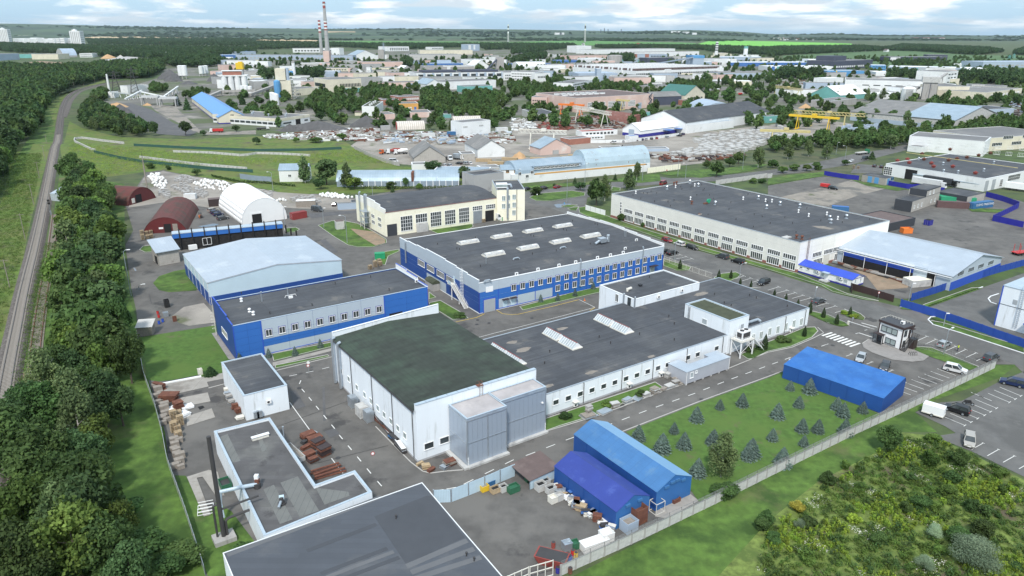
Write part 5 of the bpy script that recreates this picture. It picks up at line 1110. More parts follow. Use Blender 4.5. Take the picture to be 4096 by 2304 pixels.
obj('steel_staircase',b,CB.root)
CT=Bd('office_block','three storey cream block at the end of the curved roof building',CB.a+CB.u*(L-1)-CB.v*1.2,(21,130,455,1),20.,12.4);CT.flat('cream_wall',RB_,GV_,.3,.3)
CT.L=max(CT.L,9);CT.winp('F',[(11,2492,547),(11,2492,625),(11,2540,540),(11,2540,622),(21,22,532),(21,22,612),(21,20,690)],1.4,1.9,nx=2,gl=GP_)
CT.pipe('F',CT.hit((11,2530,570))[0],1.2,12.8,.4,GV_,.6,'flue');CT.pipe('F',CT.hit((21,48,560))[0],.3,12.4,.1,SD_)
CT.onroof('cooling_unit',Bx(-2.2,-1.2,.5,2.2,1.2,2.2,WP_).box(-2.25,-1.25,.9,2.25,-1.2,1.8,GP_).path([(2.2,0,1.6),(3.6,0,1.6),(3.6,-3,1)],.4,GV_,8),(11,2470,450))
C2=Bd('factory_building','low dark parapet block behind the cream three storey block',(11,2200,500),16.,11.,8.5);C2.flat(GF_,RB_,GV_,.8,.3);C2.onroof(RF_,fl,(11,2400,430));
C3=Bd('stair_tower','grey rendered roof tower with ladder behind the cream building',(11,2245,395),(11,2440,385),6.,(11,2240,292));C3.flat(CL_,RB_,GV_,.3,.3)
# --- metal hall with grey roof, container office with blue roof
MH=Bd('warehouse','open sided warehouse with wide pale metal roof behind the blue roofed office',(32,1822,30),(31,2355,1140,1),(31,715,1035,1),(31,1808,1330));L,W,h=MH.L,MH.W,MH.h
MH.gable(up(MH.a+MH.u*L*.52,(31,2115,1115))-h,'y',PG_,'metal_roof',.5,.12,.52);MH.band(TB_,0,2.6,.05,'lower_panel',walls='FR')
for P in((31,1938,1303),(31,2042,1262),(31,2140,1228),(31,2240,1195)):t_,z=MH.hit(P);MH.win('F',[(t_,z)],3.6,1.3,nx=4,fr=PG_,gl='glass')
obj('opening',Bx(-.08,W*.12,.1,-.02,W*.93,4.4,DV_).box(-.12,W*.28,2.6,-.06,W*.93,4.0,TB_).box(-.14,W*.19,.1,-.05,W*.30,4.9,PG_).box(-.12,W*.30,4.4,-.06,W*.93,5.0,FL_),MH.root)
obj('gutter',Bx(-.9,-.4,h-.45,-.6,W+.3,h-.25,FL_),MH.root)
for k in range(5):MH.pipe('L',W*(.12+.2*k),.2,h-.4,.09,WP_,.5)
t=thing('scrap_rack','long rack of steel sections stored along the open warehouse side','rack',MH.a-MH.u*3.2+MH.v*W*.3,MH.ang);rr=RND(3)
for k in range(16):obj('steel_section',MB().rbox((0,0,0),(rr.uniform(.3,.9),rr.uniform(2,5),rr.uniform(.2,.6)),rr.uniform(-.3,.3),rr.choice([TO_,SD_,GV_,CW_,RU_])),t,(rr.uniform(-.8,.8),k*1.5,rr.uniform(.3,.9)))
OC=Bd('site_office','white prefab office with bright blue gable roof along the street',(31,835,1449),(31,990,1400),(31,310,1215,1),(31,845,1365));OC.L=6.0;OC.W=max(OC.W,18)
OC.gable(1.0,'y',WP_,'metal_roof_royal',.3,.08);OC.band('trim_navy',0,.5,.04);OC.band('trim_navy',OC.h-.12,OC.h+.02,.05,'trim')
for P in((31,475,1290),(31,705,1358),(31,780,1382),(31,545,1310)):OC.win('L',[OC.hit(P,'L')],1.3,1.2,nx=1,gl=GS_)
for P in((31,405,1258),(31,335,1242)):OC.win('L',[OC.hit(P,'L')],1.0,.5,nx=1)
for P in((31,510,1288),(31,742,1352)):t_,z=OC.hit(P,'L');OC.ac('L',t_,z-.3)
t_,z=OC.hit((31,588,1350),'L');OC.slab('door','L',t_,.3,1.2,2.1,FL_,.05);OC.slab('porch_roof','L',t_,2.6,2.2,.08,FG_,1.4);OC.win('F',[(1.6,1.7),(4.3,1.7)],.8,1.3,nx=1,gl=GS_);OC.slab('steps','L',t_,0,2.6,.3,CL_,1.8)
# dark flat sheds, grey house, containers of the right hand yard
DB=Bd('warehouse','low dark clad shed with brown flat roof behind the worn white building',(31,1210,885),(31,1487,740,1),(31,945,705,1),(31,1210,800));DB.flat(CH_,RN_,CH_,.25,.3)
HG=Bd('office_building','grey two storey house with stepped flat roof beside shipping containers',(31,1435,690),(31,1710,590),(31,1290,548,1),(31,1452,578));L,W,h=HG.L,HG.W,HG.h;HG.flat('block_wall',RB_,CH_,.3,.3)
obj('side_cladding',Bx(-.1,0,0,-.02,W,h,CH_),HG.root);x0=L*.48;b=MB();b.box(x0,0,h-.2,L,W*1.05,h+2.6,'block_wall');b.box(x0-.05,-.05,h+2.4,L+.05,W*1.05,h+2.75,CH_);b.box(x0-.08,0,h,x0,W,h+2.7,CH_);obj('upper_storey',b,HG.root);obj('roof',Bx(x0+.2,.2,h+2.75,L-.2,W,h+2.78,RB_),HG.root)
HG.win('F',[(L*.1,1.9),(L*.23,1.9),(L*.36,1.9),(L*.7,1.9),(L*.85,1.9)],.8,1.5,nx=1,gl=GP_);HG.win('F',[(L*.6,h+1.2),(L*.74,h+1.2)],1.1,1.5,nx=2,gl=GP_)
HK=Bd('shed','flat roofed shed with dark side wall behind the green container',(31,1990,620),(31,2185,490,1),(31,1720,470,1),(31,2000,530));HK.flat('block_wall',RB_,CH_,.2,.3);obj('side_cladding',Bx(-.1,0,HK.h-2.2,-.02,HK.W,HK.h,CH_),HK.root)
HT=Bd('shed','small rendered shed with three light blue doors by the indigo fence',(31,1175,415),(31,1270,330,1),(31,980,300,1),(31,1190,345));HT.flat('block_wall',RB_,CH_,.15,.2)
for P in((31,1022,370),(31,1090,380)):HT.slab('door','L',HT.hit(P,'L')[0],.1,2.2,3.0,SF_,.06)
HT.slab('door','F',HT.L*.35,.1,2.0,3.0,SF_,.06);HT.win('F',[(HT.L*.7,2.6),(HT.L*.88,2.6)],1.2,1.3,nx=1,fr=SF_)
BW=Bd('factory_building','wide white works building with dark roof and dozens of red roof fans',(31,2165,480),(31,2576,290,1),(31,1165,200,1),(31,2170,350),ang=33.);BW.L=62;BW.flat(WF_,RB_,FL_,.3,.4);L,W,h=BW.L,BW.W,BW.h
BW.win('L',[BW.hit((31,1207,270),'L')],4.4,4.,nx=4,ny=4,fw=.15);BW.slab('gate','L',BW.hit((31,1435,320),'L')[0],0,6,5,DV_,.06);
BW.slab('gate','F',BW.hit((31,2195,430))[0],0,3.2,5,'door_grey');BW.slab('gate','F',BW.hit((31,2265,420))[0],0,3.2,5,'door_grey');BW.win('F',[BW.hit((31,2345,390))],2.6,3.4,nx=3,ny=4);BW.win('F',[(L*.45,4),(L*.75,4)],12,2.8,nx=10,ny=2)
LT=Bd('lean_to','low lean to with pale blue metal roof along the white works building',(31,2110,470),4.,(31,1470,300,1),(31,2120,405));b=MB();LT.L=7.5;W2=LT.W;h_=LT.h
extr(b,[(0,0),(7.5,0),(7.5,h_+1.3),(0,h_)],'y',0,W2,WF_);obj('wall',b,LT.root);obj('roof',shell(MB(),[(-.3,h_-.04),(7.6,h_+1.35)],'y',-.2,W2+.2,.1,MR_),LT.root)
for k,f in En((.12,.3,.5,.72,.9)):obj('flue',MB().lathe([(.15,0),(.15,1.4),(.3,1.5),(.3,1.8)],GV_,8),LT.root,(3,W2*f,h_+.5))
LT.win('L',[(W2*.3,2.6),(W2*.62,2.6),(W2*.8,2.6)],2.,1.,nx=2);LT.slab('gate','L',W2*.1,0,2.4,2.6,'door_grey')
fr_,fd_=curb_fan('red_rusty'),curb_fan(RU_)
for i,P in En(((31,1302,180),(31,1402,165),(31,1420,200),(31,1642,205),(31,1664,238),(31,1857,238),(31,2085,305),(31,1548,110),(31,1568,165),(31,1830,65),(31,1815,175),(31,1900,160),(31,2000,145),(31,2118,125),(31,2237,103))):BW.onroof(RF_,fr_ if i<7 else fd_,P,sc=1.0)
for P in((31,1515,160),(31,1760,210),(31,1765,285),(31,1910,295),(31,2270,200),(31,2170,275)):BW.onroof(RF_,fl,P)
obj('pipe',MB().path([(*BW.loc((31,1390,105),h),h+1),(*BW.loc((31,2510,262),h),h+1)],.16,'yellow_pale',6),BW.root)
BU=Bd('factory_building','cream factory hall with long window bands at the right edge',(31,2200,75),(31,2900,20),40.,(31,2190,-60));BU.flat(CF_,RG_,FL_,.3,.4);BU.win('F',[(8,4),(26,4),(44,4),(62,4)],9,2,nx=6);BU.win('F',[(17,8.),(35,8.),(53,8.)],9,2,nx=6)
BV=Bd('office_building','long white two storey building with dark roof by the avenue trees',(31,1540,90),(31,2200,-40),(31,1400,15),(31,1550,30));BV.flat(WF_,RG_,FL_,.3,.4)
BX=Bd('factory_building','very long dark roofed building running away at the upper right edge',G((31,1400,60)),(31,2190,-25,1),26.,9.);BX.flat(WF_,RG_,FL_,.3,.4);BX.win('F',[(6+k*6.,3)for k in range(10)],3,2,nx=4,pane=False);BX.win('F',[(6+k*6.,6.5)for k in range(10)],3,1.6,nx=4,pane=False)
RW=Bd('plant_building','white panelled tower building with roof ladder at the right edge',(32,2275,375),(32,2700,440),16.,(32,2345,-28),ang=-55.6);RW.flat(WW_,RB_,TB_,.3,.3);RW.L=20
obj('roof_cover',Bx(-.1,-.1,RW.h-.1,20.2,16.1,RW.h+.05,FG_),RW.root);b=MB()
for s_ in(4.3,5.0):b.bar((s_,-.3,1),(s_,-.3,RW.h+1),.08,GV_)
for k in range(26):b.bar((4.3,-.3,1.2+k*.5),(5,-.3,1.2+k*.5),.05,GV_)
obj('ladder',b,RW.root);b=MB();b.box(-.08,-.06,RW.h*.55,20,-.02,RW.h*.55+.12,CH_);b.box(-.1,-.1,0,.15,.1,RW.h,TB_);obj('trim',b,RW.root);RW.slab('hatch','F',3.3,RW.h*.62,1,1.2,'door_grey');RW.slab('canopy','F',8.5,3,3.5,.2,TB_,2)
# --- red arched hangars, fabric hangar
A1=Bd('arched_hangar','nearer dark red arched hangar with open door by the pallets',(1,1440,908),(1,1885,880),(1,1378,690),.01);A1.L=(G((1,1885,880))-A1.a).dot(A1.u);W1=max(18,up(G((1,1560,545)),(1,1560,545)))
ha=up((G((1,1440,908))+G((1,1885,880)))/2,(1,1655,740));A1.W=(G((1,1550,545),ha)-A1.a).dot(A1.v);A1.arch(ha,'y','rust_wall','rust_roof',0.,12)
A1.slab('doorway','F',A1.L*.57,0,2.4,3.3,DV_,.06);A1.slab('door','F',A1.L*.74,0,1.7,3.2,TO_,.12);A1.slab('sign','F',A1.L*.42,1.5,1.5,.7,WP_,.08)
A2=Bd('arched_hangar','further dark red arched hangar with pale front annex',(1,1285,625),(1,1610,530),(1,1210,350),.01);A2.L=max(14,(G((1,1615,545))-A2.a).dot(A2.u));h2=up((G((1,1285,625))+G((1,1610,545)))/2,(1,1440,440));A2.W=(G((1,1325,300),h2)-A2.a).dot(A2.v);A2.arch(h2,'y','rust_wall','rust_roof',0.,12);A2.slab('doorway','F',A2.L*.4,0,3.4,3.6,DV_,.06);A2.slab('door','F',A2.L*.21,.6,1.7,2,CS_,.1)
A3=Bd('greenhouse','glazed low gabled greenhouse behind the further red hangar',A2.a+A2.v*(A2.W+.5)-A2.u*.5,A2.L+2,12.,3.2,ang=math.degrees(A2.ang));A3.gable(2.4,'y',GS_,'metal_roof',.1,.06)
FH=Bd('fabric_hangar','white inflatable looking fabric hangar with ribbed roof',(11,-100,800),(11,340,775),(1,2190,640),.01);FH.a=G((1,2440,815));FH.root.location=FH.a;FH.ang=GA;FH.root.rotation_euler=(0,0,GA);FH.u=Vector((cos(GA),sin(GA),0));FH.v=Vector((-sin(GA),cos(GA),0));FH.L=(G((11,345,775))-FH.a).dot(FH.u)
hf=up((FH.a+G((11,345,775)))/2,(11,85,555));FH.W=(G((1,2440,392),hf)-FH.a).dot(FH.v);FH.arch(hf,'y','tarp_white','tarp_white',0.,14);pr_r=None
L,W=FH.L,FH.W;r_a=(L*L/4+hf*hf)/(2*hf);a0=math.asin(min(1,L/2/r_a));a0=pi-a0 if hf>L/2 else a0;me=MB().path([(L/2+(r_a+.15)*sin(t_),0,hf-r_a+(r_a+.12)*cos(t_))for t_ in LSP(-a0,a0,17)],.2,'tarp_white',6).mesh('rib',True)
for k in range(18):obj('rib',me,FH.root,(0,.6+k*(W-1.2)/17,0))
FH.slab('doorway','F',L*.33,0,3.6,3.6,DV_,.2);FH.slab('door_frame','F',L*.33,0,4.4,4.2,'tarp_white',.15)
# burnt wall building with blue fascia
BT=Bd('burnt_building','burnt black brick building with blue fascia in front of the white fabric hangar',(1,1760,1075),(11,262,800,1),3.2,(1,1765,905));L=BT.L;h=BT.h;obj('wall',Bx(0,0,0,L,3.2,h-1.5,'burnt'),BT.root);obj('fascia',Bx(-.1,-.35,h-1.6,L+.1,3.3,h-.1,'panel_blue'),BT.root);obj('roof',Bx(-.2,-.45,h-.1,L+.2,3.4,h+.1,FG_),BT.root)
for k in range(9):BT.pipe('F',L*(.06+k*.11),0,h+1.2,.2,'burnt',.45,'flue')
for x in(.2,.35,.62):BT.slab('opening','F',L*x,1,1.4,1.6,DV_,.04)
b=MB()
for x in(0,1.4,2.8):b.bar((x,0,0),(x,0,2.4),.12,WP_)
b.bar((0,0,0),(2.8,0,0),.12,WP_);b.bar((0,0,2.4),(2.8,0,2.4),.12,WP_);tag(obj('window_frame',b,None,BT.a+BT.u*9-BT.v*1.0+Vector((0,0,1.2)),GA),'white empty window frame leaning by the burnt wall','frame')
tag(obj('plastic_tank',Bx(0,0,.3,2.6,1.4,1.8,WP_).box(.2,.2,0,2.4,1.2,.3,SD_),None,BT.a+BT.u*4.5-BT.v*2.4,GA),'white tank standing before the burnt wall','tank')
for i,P in En(((11,305,900),(11,355,920),(11,408,925))):tag(obj('steel_post',MB().tube((0,0,0),(0,0,3.2-.6*i),.3,'burnt',n=8),None,G(P)),('tallest','middle','shortest')[i]+' of the three burnt posts at the end of the burnt wall','post')
SH=Bd('shed','brick shed with slanted pale metal roof beside the burnt wall',(1,1608,1228),(1,1815,1190),(1,1555,1110),(1,1590,1090));SH.W=7;L,W,h=SH.L,7.,SH.h;b=MB();extr(b,[(0,0),(W,0),(W,h+2.2),(0,h)],'x',0,L,'block_wall');obj('wall',b,SH.root)
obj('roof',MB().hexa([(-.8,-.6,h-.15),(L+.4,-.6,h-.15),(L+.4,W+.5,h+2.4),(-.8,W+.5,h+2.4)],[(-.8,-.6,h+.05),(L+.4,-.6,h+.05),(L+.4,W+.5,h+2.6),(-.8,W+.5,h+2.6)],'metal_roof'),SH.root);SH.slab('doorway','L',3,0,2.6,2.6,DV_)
SD=Bd('shed','weathered wooden shed with corrugated roof under the belt trees',(2,1385,490),(2,1500,480),2.8,(2,1380,410),ang=10);b=MB();extr(b,[(0,0),(2.8,0),(2.8,3.2),(0,2.4)],'x',0,3.4,TO_);obj('wall',b,SD.root);obj('roof',MB().hexa([(-.2,-.3,2.35),(3.7,-.3,2.35),(3.7,3.1,3.25),(-.2,3.1,3.25)],[(-.2,-.3,2.43),(3.7,-.3,2.43),(3.7,3.1,3.33),(-.2,3.1,3.33)],CL_),SD.root)
# curved blue-grey metal buildings of the middle distance
M1=Bd('long_shed','long low shed with pale blue sheet roof behind the cream building',(11,1070,430),(11,2040,425),13.,(11,1060,378));b=MB();L,h=M1.L,M1.h;pr=[(13*.5*(1+t_),h+4.2*(1-t_*t_))for t_ in LSP(-1,.2,7)];extr(b,[(0,0),(pr[-1][0],0)]+pr[::-1],'x',-12,L,'fence_bluegrey');obj('wall',b,M1.root);obj('roof',shell(MB(),pr,'x',-12.3,L+.3,.12,MR_),M1.root)
for k in range(16):obj('post',cached('m1p',lambda:Bx(-.15,-.12,0,.15,-.02,3.,WP_).mesh('post')),M1.root,(k*L/15,0,0))
tag(obj('seam',Bx(L*.51,-.2,h,L*.535,6.4,h+4.2,RU_),M1.root),kind=None)
M2=Bd('shed','small white gabled building beside the weeping birches',(11,240,382),14.,9.,(11,232,265),ang=6);M2.gable(2.4,'x',WF_,MR_,.3);M2.win('F',[(5,3)],1.4,1.2)
M3=Bd('arched_building','white walled building with long rusting pale blue barrel roof',(21,0,405),(21,1385,275),15.,(21,0,285));L,h=M3.L,M3.h;Lc=M3.hit((21,740,340))[0]
b=MB();b.box(0,0,0,L,15,h-1.2,WF_);obj('wall',b,M3.root);obj('panel',Bx(Lc*.3,-.06,h-2.2,L-3,0,h-1.5,'orange_far'),M3.root)
def arc(x0,x1,rise,z0,m,dep=15.):pr=[(dep/2*(1-cos(a)),z0+rise*sin(a))for a in LSP(0,pi,11)];b=MB();extr(b,pr[::-1],'x',x0,x1,m);obj('roof',b,M3.root)
arc(Lc*.05,Lc,5.4,h-1.2,MR_);arc(Lc,L,8.8,h-1.6,'metal_roof_rusty')
M3.winp('F',[(21,78,300),(21,152,325),(21,202,285)],1.6,1.4);M3.win('F',[(Lc*(.3+.055*k),h+.9)for k in range(11)],1.3,1.0,off=.2)
obj('dormer',Bx(Lc*.28,-.1,h+.1,Lc*.93,3.4,h+1.9,BF_).box(Lc*.27,-.4,h+1.9,Lc*.94,3.6,h+2.05,MR_),M3.root);M3.win('F',[(Lc*(.33+.055*k),h+1.1)for k in range(11)],1.4,1.0,off=.14)
b=MB()
for k in range(20):b.box(Lc*.2+k*(L-Lc*.2)/20,-.05,h-2.1,Lc*.2+k*(L-Lc*.2)/20+1.6,.02,h-1.65,'glass')if k%3 else None
obj('window_strip',b,M3.root)
M4=Bd('office_building','white gabled house left of the barrel roofed building',(11,2470,400),9.,9.,(11,2460,260),ang=8);M4.gable(1.6,'x',WF_,MR_,.3);M4.win('F',[(3,6),(7,6)],1.5,1.2,fr='orange_far')
# text on that house
def text(s,size,loc,rz,m,name='lettering',parent=None,ext=.02):
    c=bpy.data.curves.new(name,'FONT');c.body=s;c.size=size;c.extrude=ext;c.align_x='CENTER';c.align_y='CENTER';o=bpy.data.objects.new(name,c);dg=bpy.context.evaluated_depsgraph_get();COL.objects.link(o)
    bpy.context.view_layer.update();dg=bpy.context.evaluated_depsgraph_get();me=bpy.data.meshes.new_from_object(o.evaluated_get(dg));bpy.data.objects.remove(o);me.materials.clear();me.materials.append(MATS[m])
    o=bpy.data.objects.new(name,me);COL.objects.link(o);o.location=loc;o.rotation_euler=(pi/2,0,rz);o.parent=parent;return o
text('OLIVI',1.5,(6.5,-.06,3.2),0,CH_,parent=M4.root)
# DISTANT TOWN
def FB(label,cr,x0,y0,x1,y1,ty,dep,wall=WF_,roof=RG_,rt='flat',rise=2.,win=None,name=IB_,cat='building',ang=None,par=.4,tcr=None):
    p0=(cr,x0,y0);B_=Bd(name,label,p0,(cr,x1,y1),dep,(cr if tcr is None else tcr,x0,ty),ang=ang)
    if rt=='flat':B_.flat(wall,roof,FL_ if par>.3 else roof,par,.5)
    elif rt in 'xy':B_.gable(rise,rt,wall,roof,.4,.2)
    elif rt=='ax':B_.arch(rise,'x',wall,roof,None,8,.2)
    elif rt=='ay':B_.arch(rise,'y',wall,roof,None,8,.2)
    if win:
        for(f0,f1,z0,z1,n,m)in win:
            L_,h_=B_.L,B_.h;a,c=L_*f0,L_*f1
            if n<=1:obj(WB_,Bx(a,-.15,h_*z0,c,.02,h_*z1,m),B_.root)
            else:
                s_=(c-a)/n;me=cached(('fw',round(s_*.62,1),round(h_*(z1-z0),1),m),lambda:Bx(-round(s_*.62,1)/2,-.15,0,round(s_*.62,1)/2,.02,round(h_*(z1-z0),1),m).mesh('window'))
                for k in range(n):obj('window',me,B_.root,(a+(k+.5)*s_,0,h_*z0))
    return B_
g_='glass'
# --- left quarter
BB=Bd('warehouse','long cream warehouse with bright blue gable roof beside the gravel yard',(0,2205,1250),(0,2482,1236),(0,1832,985,1),(0,2205,1182));BB.gable(up((G((0,2205,1250))+G((0,2482,1236)))/2,(0,2335,1108))-BB.h,'y',CF_,'metal_roof_blue',.5,.25)
BB.slab('door','F',BB.L*.5,BB.h*.8,2.6,2.8,DV_);BB.slab('door','F',BB.L*.93,1.5,2.,3,DV_);BB.band('trim_navy',0,.9)
for k in range(8):BB.slab('seam','L',BB.W*(k+1)/9,0,.3,BB.h,GF_,.08)
t=thing('silo_block','four joined white cement silos with brick gallery on top','silo',G((0,2370,915)));c0=G((0,2262,918));c1=G((0,2478,915));du=(c1-c0);hs=up(c0,(0,2262,768));rS=du.length/7.2
for k in range(4):q=c0+du*(k+.12)/3.25-G((0,2370,915));obj('silo',MB().lathe([(rS,0),(rS,hs)],WF_,18,(q.x,q.y)).lathe([(rS,0),(rS,hs)],WF_,18,(q.x-2,q.y+rS*2)),t)
q=c0-G((0,2370,915));o=obj('gallery',Bx(-rS,-rS,hs,du.length+rS,rS*3,hs+1.5,WF_).box(0,-rS*.7,hs+1.5,du.length*.85,rS*2,hs+6,'brick_far').box(-1,-rS*.9,hs+6,du.length*.9,rS*2.2,hs+6.8,WF_),t,(q.x,q.y,0),atan2(du.y,du.x))
p_=g(0,2435,880);tag(obj('dust_filter',Bx(-4,-3,23,5,3,31,'yellow_paint').box(-1,-2,31,4,2,32.5,'yellow_paint').box(-3,-2,0,4,2,23,GF_),None,p_),'yellow dust filter tower behind the white silos','tower')
def silos(label,pts,top,r,m=WF_,legs=True):
    c=G(pts[0]);t=thing('silo_group',label,'silo',c);H_=up(c,top)
    for P in pts:
        q=G(P)-c;obj('silo',MB().lathe([(r*.3,H_*.12),(r,H_*.25),(r,H_*.97),(r*.5,H_)]if legs else[(r,0),(r,H_*.95),(r*.4,H_)],m,12,(q.x,q.y)),t)
        if legs:obj('leg',Bx(q.x-r*.8,q.y-r*.8,0,q.x-r*.6,q.y-r*.6,H_*.3,GF_).box(q.x+r*.6,q.y-r*.8,0,q.x+r*.8,q.y-r*.6,H_*.3,GF_),t)
silos('twin grey silos left of the conveyor gravel heaps',[(0,1828,795),(0,1865,795)],(0,1828,657),4.2);silos('three grey silos behind the gravel heaps',[(0,2030,768),(0,2058,766),(0,2080,762)],(0,2030,662),3.4)
silos('row of tall thin white silos beside the blue plant tower',[(10,168,1035),(10,190,1045),(10,212,1055)],(10,168,925),2.4,legs=False);silos('pair of grey silos before the white silo block',[(0,2440,940),(0,2480,940),(0,2520,945)],(0,2440,860),2.6,legs=False)
silos('twin concrete silos behind the wide white factory',[(20,1015,660),(20,1052,660)],(20,1015,552),12,CW_,False)
def heap(label,cr,x,yb,yt,w_,m='gravel_dark',name='gravel_heap',dep=.6):
    c=G((cr,x,yb));H_=up(c,(cr,x,yt));r_=(G((cr,x+w_/2,yb))-c).length;b=MB();rr=RND(int(x));n=18;k0=0;b.mi(m)
    for j in range(6):
        f=j/5
        for i in range(n):a=2*pi*i/n;q=r_*(1-f)**(.9)*(1+.14*sin(a*3+x)+.1*rr.uniform(-1,1)*(1-f));b.v.append((q*cos(a),q*sin(a)*dep+r_*dep*.5,H_*(f**.9)+rr.uniform(-.3,.3)*(j>0)))
    for j in range(5):
        for i in range(n):b.f.append((j*n+i,j*n+(i+1)%n,(j+1)*n+(i+1)%n,(j+1)*n+i));b.m.append(0)
    b.f.append(tuple(5*n+i for i in range(n)));b.m.append(0);return tag(obj(name,b.mesh(name,True),None,c),label,'heap')
heap('large dark gravel heap left of the twin silos',0,1700,800,697,250);heap('lower dark gravel heap in front of the large one',0,1722,820,752,200);heap('small dark gravel heap right of the twin silos',0,1890,850,815,190);heap('grey gravel heap behind the white silo block',0,2150,820,740,180)
heap('brown sand heap at the gravel yard edge',0,1160,1080,1035,260,'sand');heap('flat dark gravel heap beside the oak trees',0,1200,1150,1050,240);heap('sand heap under the loading frames',0,1480,1062,1038,90,'sand')
heap('long dark gravel ridge before the white concrete block building',10,620,1320,1220,760,dep=.25);heap('highest part of the dark gravel ridge',10,1110,1280,1165,330,dep=.4);heap('left foot of the dark gravel ridge',10,340,1325,1250,240,dep=.3)
heap('beige rubble mound left of the far trees',0,1075,590,545,170,'sand');heap('grey rubble mound in the demolition yard',0,1210,600,553,120,'rubble');heap('wide low rubble field of the demolition yard',0,1180,610,575,420,'rubble',dep=2);heap('brown earth bank at the left edge',0,260,670,622,480,'dirt',dep=2.);heap('brown earth bank beside the white shed roof',0,520,660,625,200,'dirt',dep=2.)
heap('orange sand heap in the crane yard',30,1380-1000,1090,1045,130,'sand');heap('yellow sand heap beside the pink gabled store',21,75,145,82,150,'sand',dep=.8)
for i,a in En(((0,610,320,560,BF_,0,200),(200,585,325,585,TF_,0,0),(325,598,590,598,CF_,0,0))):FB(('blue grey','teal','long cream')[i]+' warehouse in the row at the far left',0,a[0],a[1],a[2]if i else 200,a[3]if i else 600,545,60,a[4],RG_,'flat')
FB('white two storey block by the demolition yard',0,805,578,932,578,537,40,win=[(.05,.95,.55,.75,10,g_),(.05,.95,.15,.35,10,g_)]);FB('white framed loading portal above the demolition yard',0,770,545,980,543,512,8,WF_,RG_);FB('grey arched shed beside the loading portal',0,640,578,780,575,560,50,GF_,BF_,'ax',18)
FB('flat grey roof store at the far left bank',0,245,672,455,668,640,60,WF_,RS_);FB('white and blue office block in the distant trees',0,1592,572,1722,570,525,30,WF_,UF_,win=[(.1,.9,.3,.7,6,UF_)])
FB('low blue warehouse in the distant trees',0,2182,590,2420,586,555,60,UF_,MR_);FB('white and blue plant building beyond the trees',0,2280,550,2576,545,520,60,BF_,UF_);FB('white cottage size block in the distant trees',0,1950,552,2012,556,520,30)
# housing estate
for i,(x0,x1,yt,yb)in En(((5,132,292,435),(722,866,310,472))):
    B_=FB(('left','right')[i]+' white tower block of the distant housing estate',0,x0,yb,x0+(x1-x0)*.72,yb,yt,45,WF_,WF_,name='tower_block',win=None);h_=B_.h;obj('roof_plant',Bx(B_.L*.2,8,h_,B_.L*.6,24,h_+5,WF_).box(B_.L*.35,10,h_+5,B_.L*.5,20,h_+8,WF_),B_.root)
    for k in range(7):obj(WB_,Bx(B_.L+.1,4,h_*(.06+k*.13),B_.L+.6,40,h_*(.11+k*.13),GF_),B_.root)
    for k in range(5):obj('balcony_strip',Bx(B_.L*(.12+.18*k),-.8,6,B_.L*(.17+.18*k),0,h_-4,GF_),B_.root)
rr=RND(11);x=140;i=0
while x<715:
    w_=rr.uniform(45,85);yt=rr.uniform(378,392);B_=FB('white slab apartment block in the distant estate between the towers',0,x,452-rr.uniform(0,8),x+w_*.92,452,yt,30,WF_,WF_,name='apartment_block');B_.root['group']='apartment blocks between the towers'
    for k in range(3):obj(WB_,Bx(B_.L*.05,-.5,B_.h*(.2+k*.27),B_.L*.95,0,B_.h*(.27+k*.27),GF_),B_.root)
    x+=w_;i+=1
for x in(150,230,420,520,600,300):B_=FB('pale apartment block on the slope behind the estate',0,x,372,x+rr.uniform(40,80),372,357,40,CF_,WF_,name='apartment_block');B_.root['group']='pale apartment blocks on the far slope'
# white plant with conveyors by the pylons
PL=FB('white plant house of the gravel works',0,1095,985,1155,985,925,10,name='plant_building');FB('bare white frame house of the gravel works beneath the pylon',0,1290,940,1500,925,865,14,WF_,RS_,name='plant_building')
def conveyor(label,a,za,c,zc,w_=1.6,m=WF_,legs=4):
    A_,C_=G(a),G(c);t=thing('conveyor',label,'conveyor',A_);q=C_-A_;b=MB();b.bar((0,0,za),(q.x,q.y,zc),w_,m,w_*.7);obj('belt_gallery',b,t);b=MB()
    for k in range(legs):
        f=(k+.5)/legs;x,y,z=q.x*f,q.y*f,za+(zc-za)*f;b.bar((x-1.5,y,0),(x,y,z),.5,m);b.bar((x+1.5,y,0),(x,y,z),.5,m)
    obj('trestle',b,t)
conveyor('white inclined conveyor of the gravel works rising to the left',(0,1110,990),7,(0,1360,970),2);conveyor('white conveyor falling towards the loading frames',(0,1430,990),7,(0,1690,1000),2);conveyor('short white conveyor crossing the gravel works',(0,1260,1010),1.5,(0,1440,985),8);conveyor('white conveyor behind the oak trees of the gravel works',(0,1650,990),2,(0,1800,930),7);conveyor('grey covered conveyor climbing to the silo block',(0,2040,1010),1.5,(0,2240,960),5,3.5,CW_,6);conveyor('grey level conveyor passing the plant tower',(0,2240,965),5,(0,2576,965),6,3.5,CW_,6);conveyor('long grey conveyor climbing to the plant tower',(10,-60,980),3,(10,245,920),9,3.5,CW_,6)
for P,lb in(((0,1430,1060),'left'),((0,1612,1075),'right')):
    c=G(P);t=thing('loading_frame',lb+' grey steel loading frame at the gravel yard','frame',c,.2);
    for x,y in((0,0),(24,0),(0,14),(24,14)):obj('post',cached('lfp',lambda:Bx(-.9,-.9,0,.9,.9,12,GF_).mesh('post')),t,(x,y,0))
    t.scale=(.6,.6,.6);obj('beam',MB().hexa([(-2,-1,12),(26,-1,12),(26,15,12),(-2,15,12)],[(-1,0,13.5),(25,0,13.5),(25,14,15),(-1,14,15)],GF_),t)
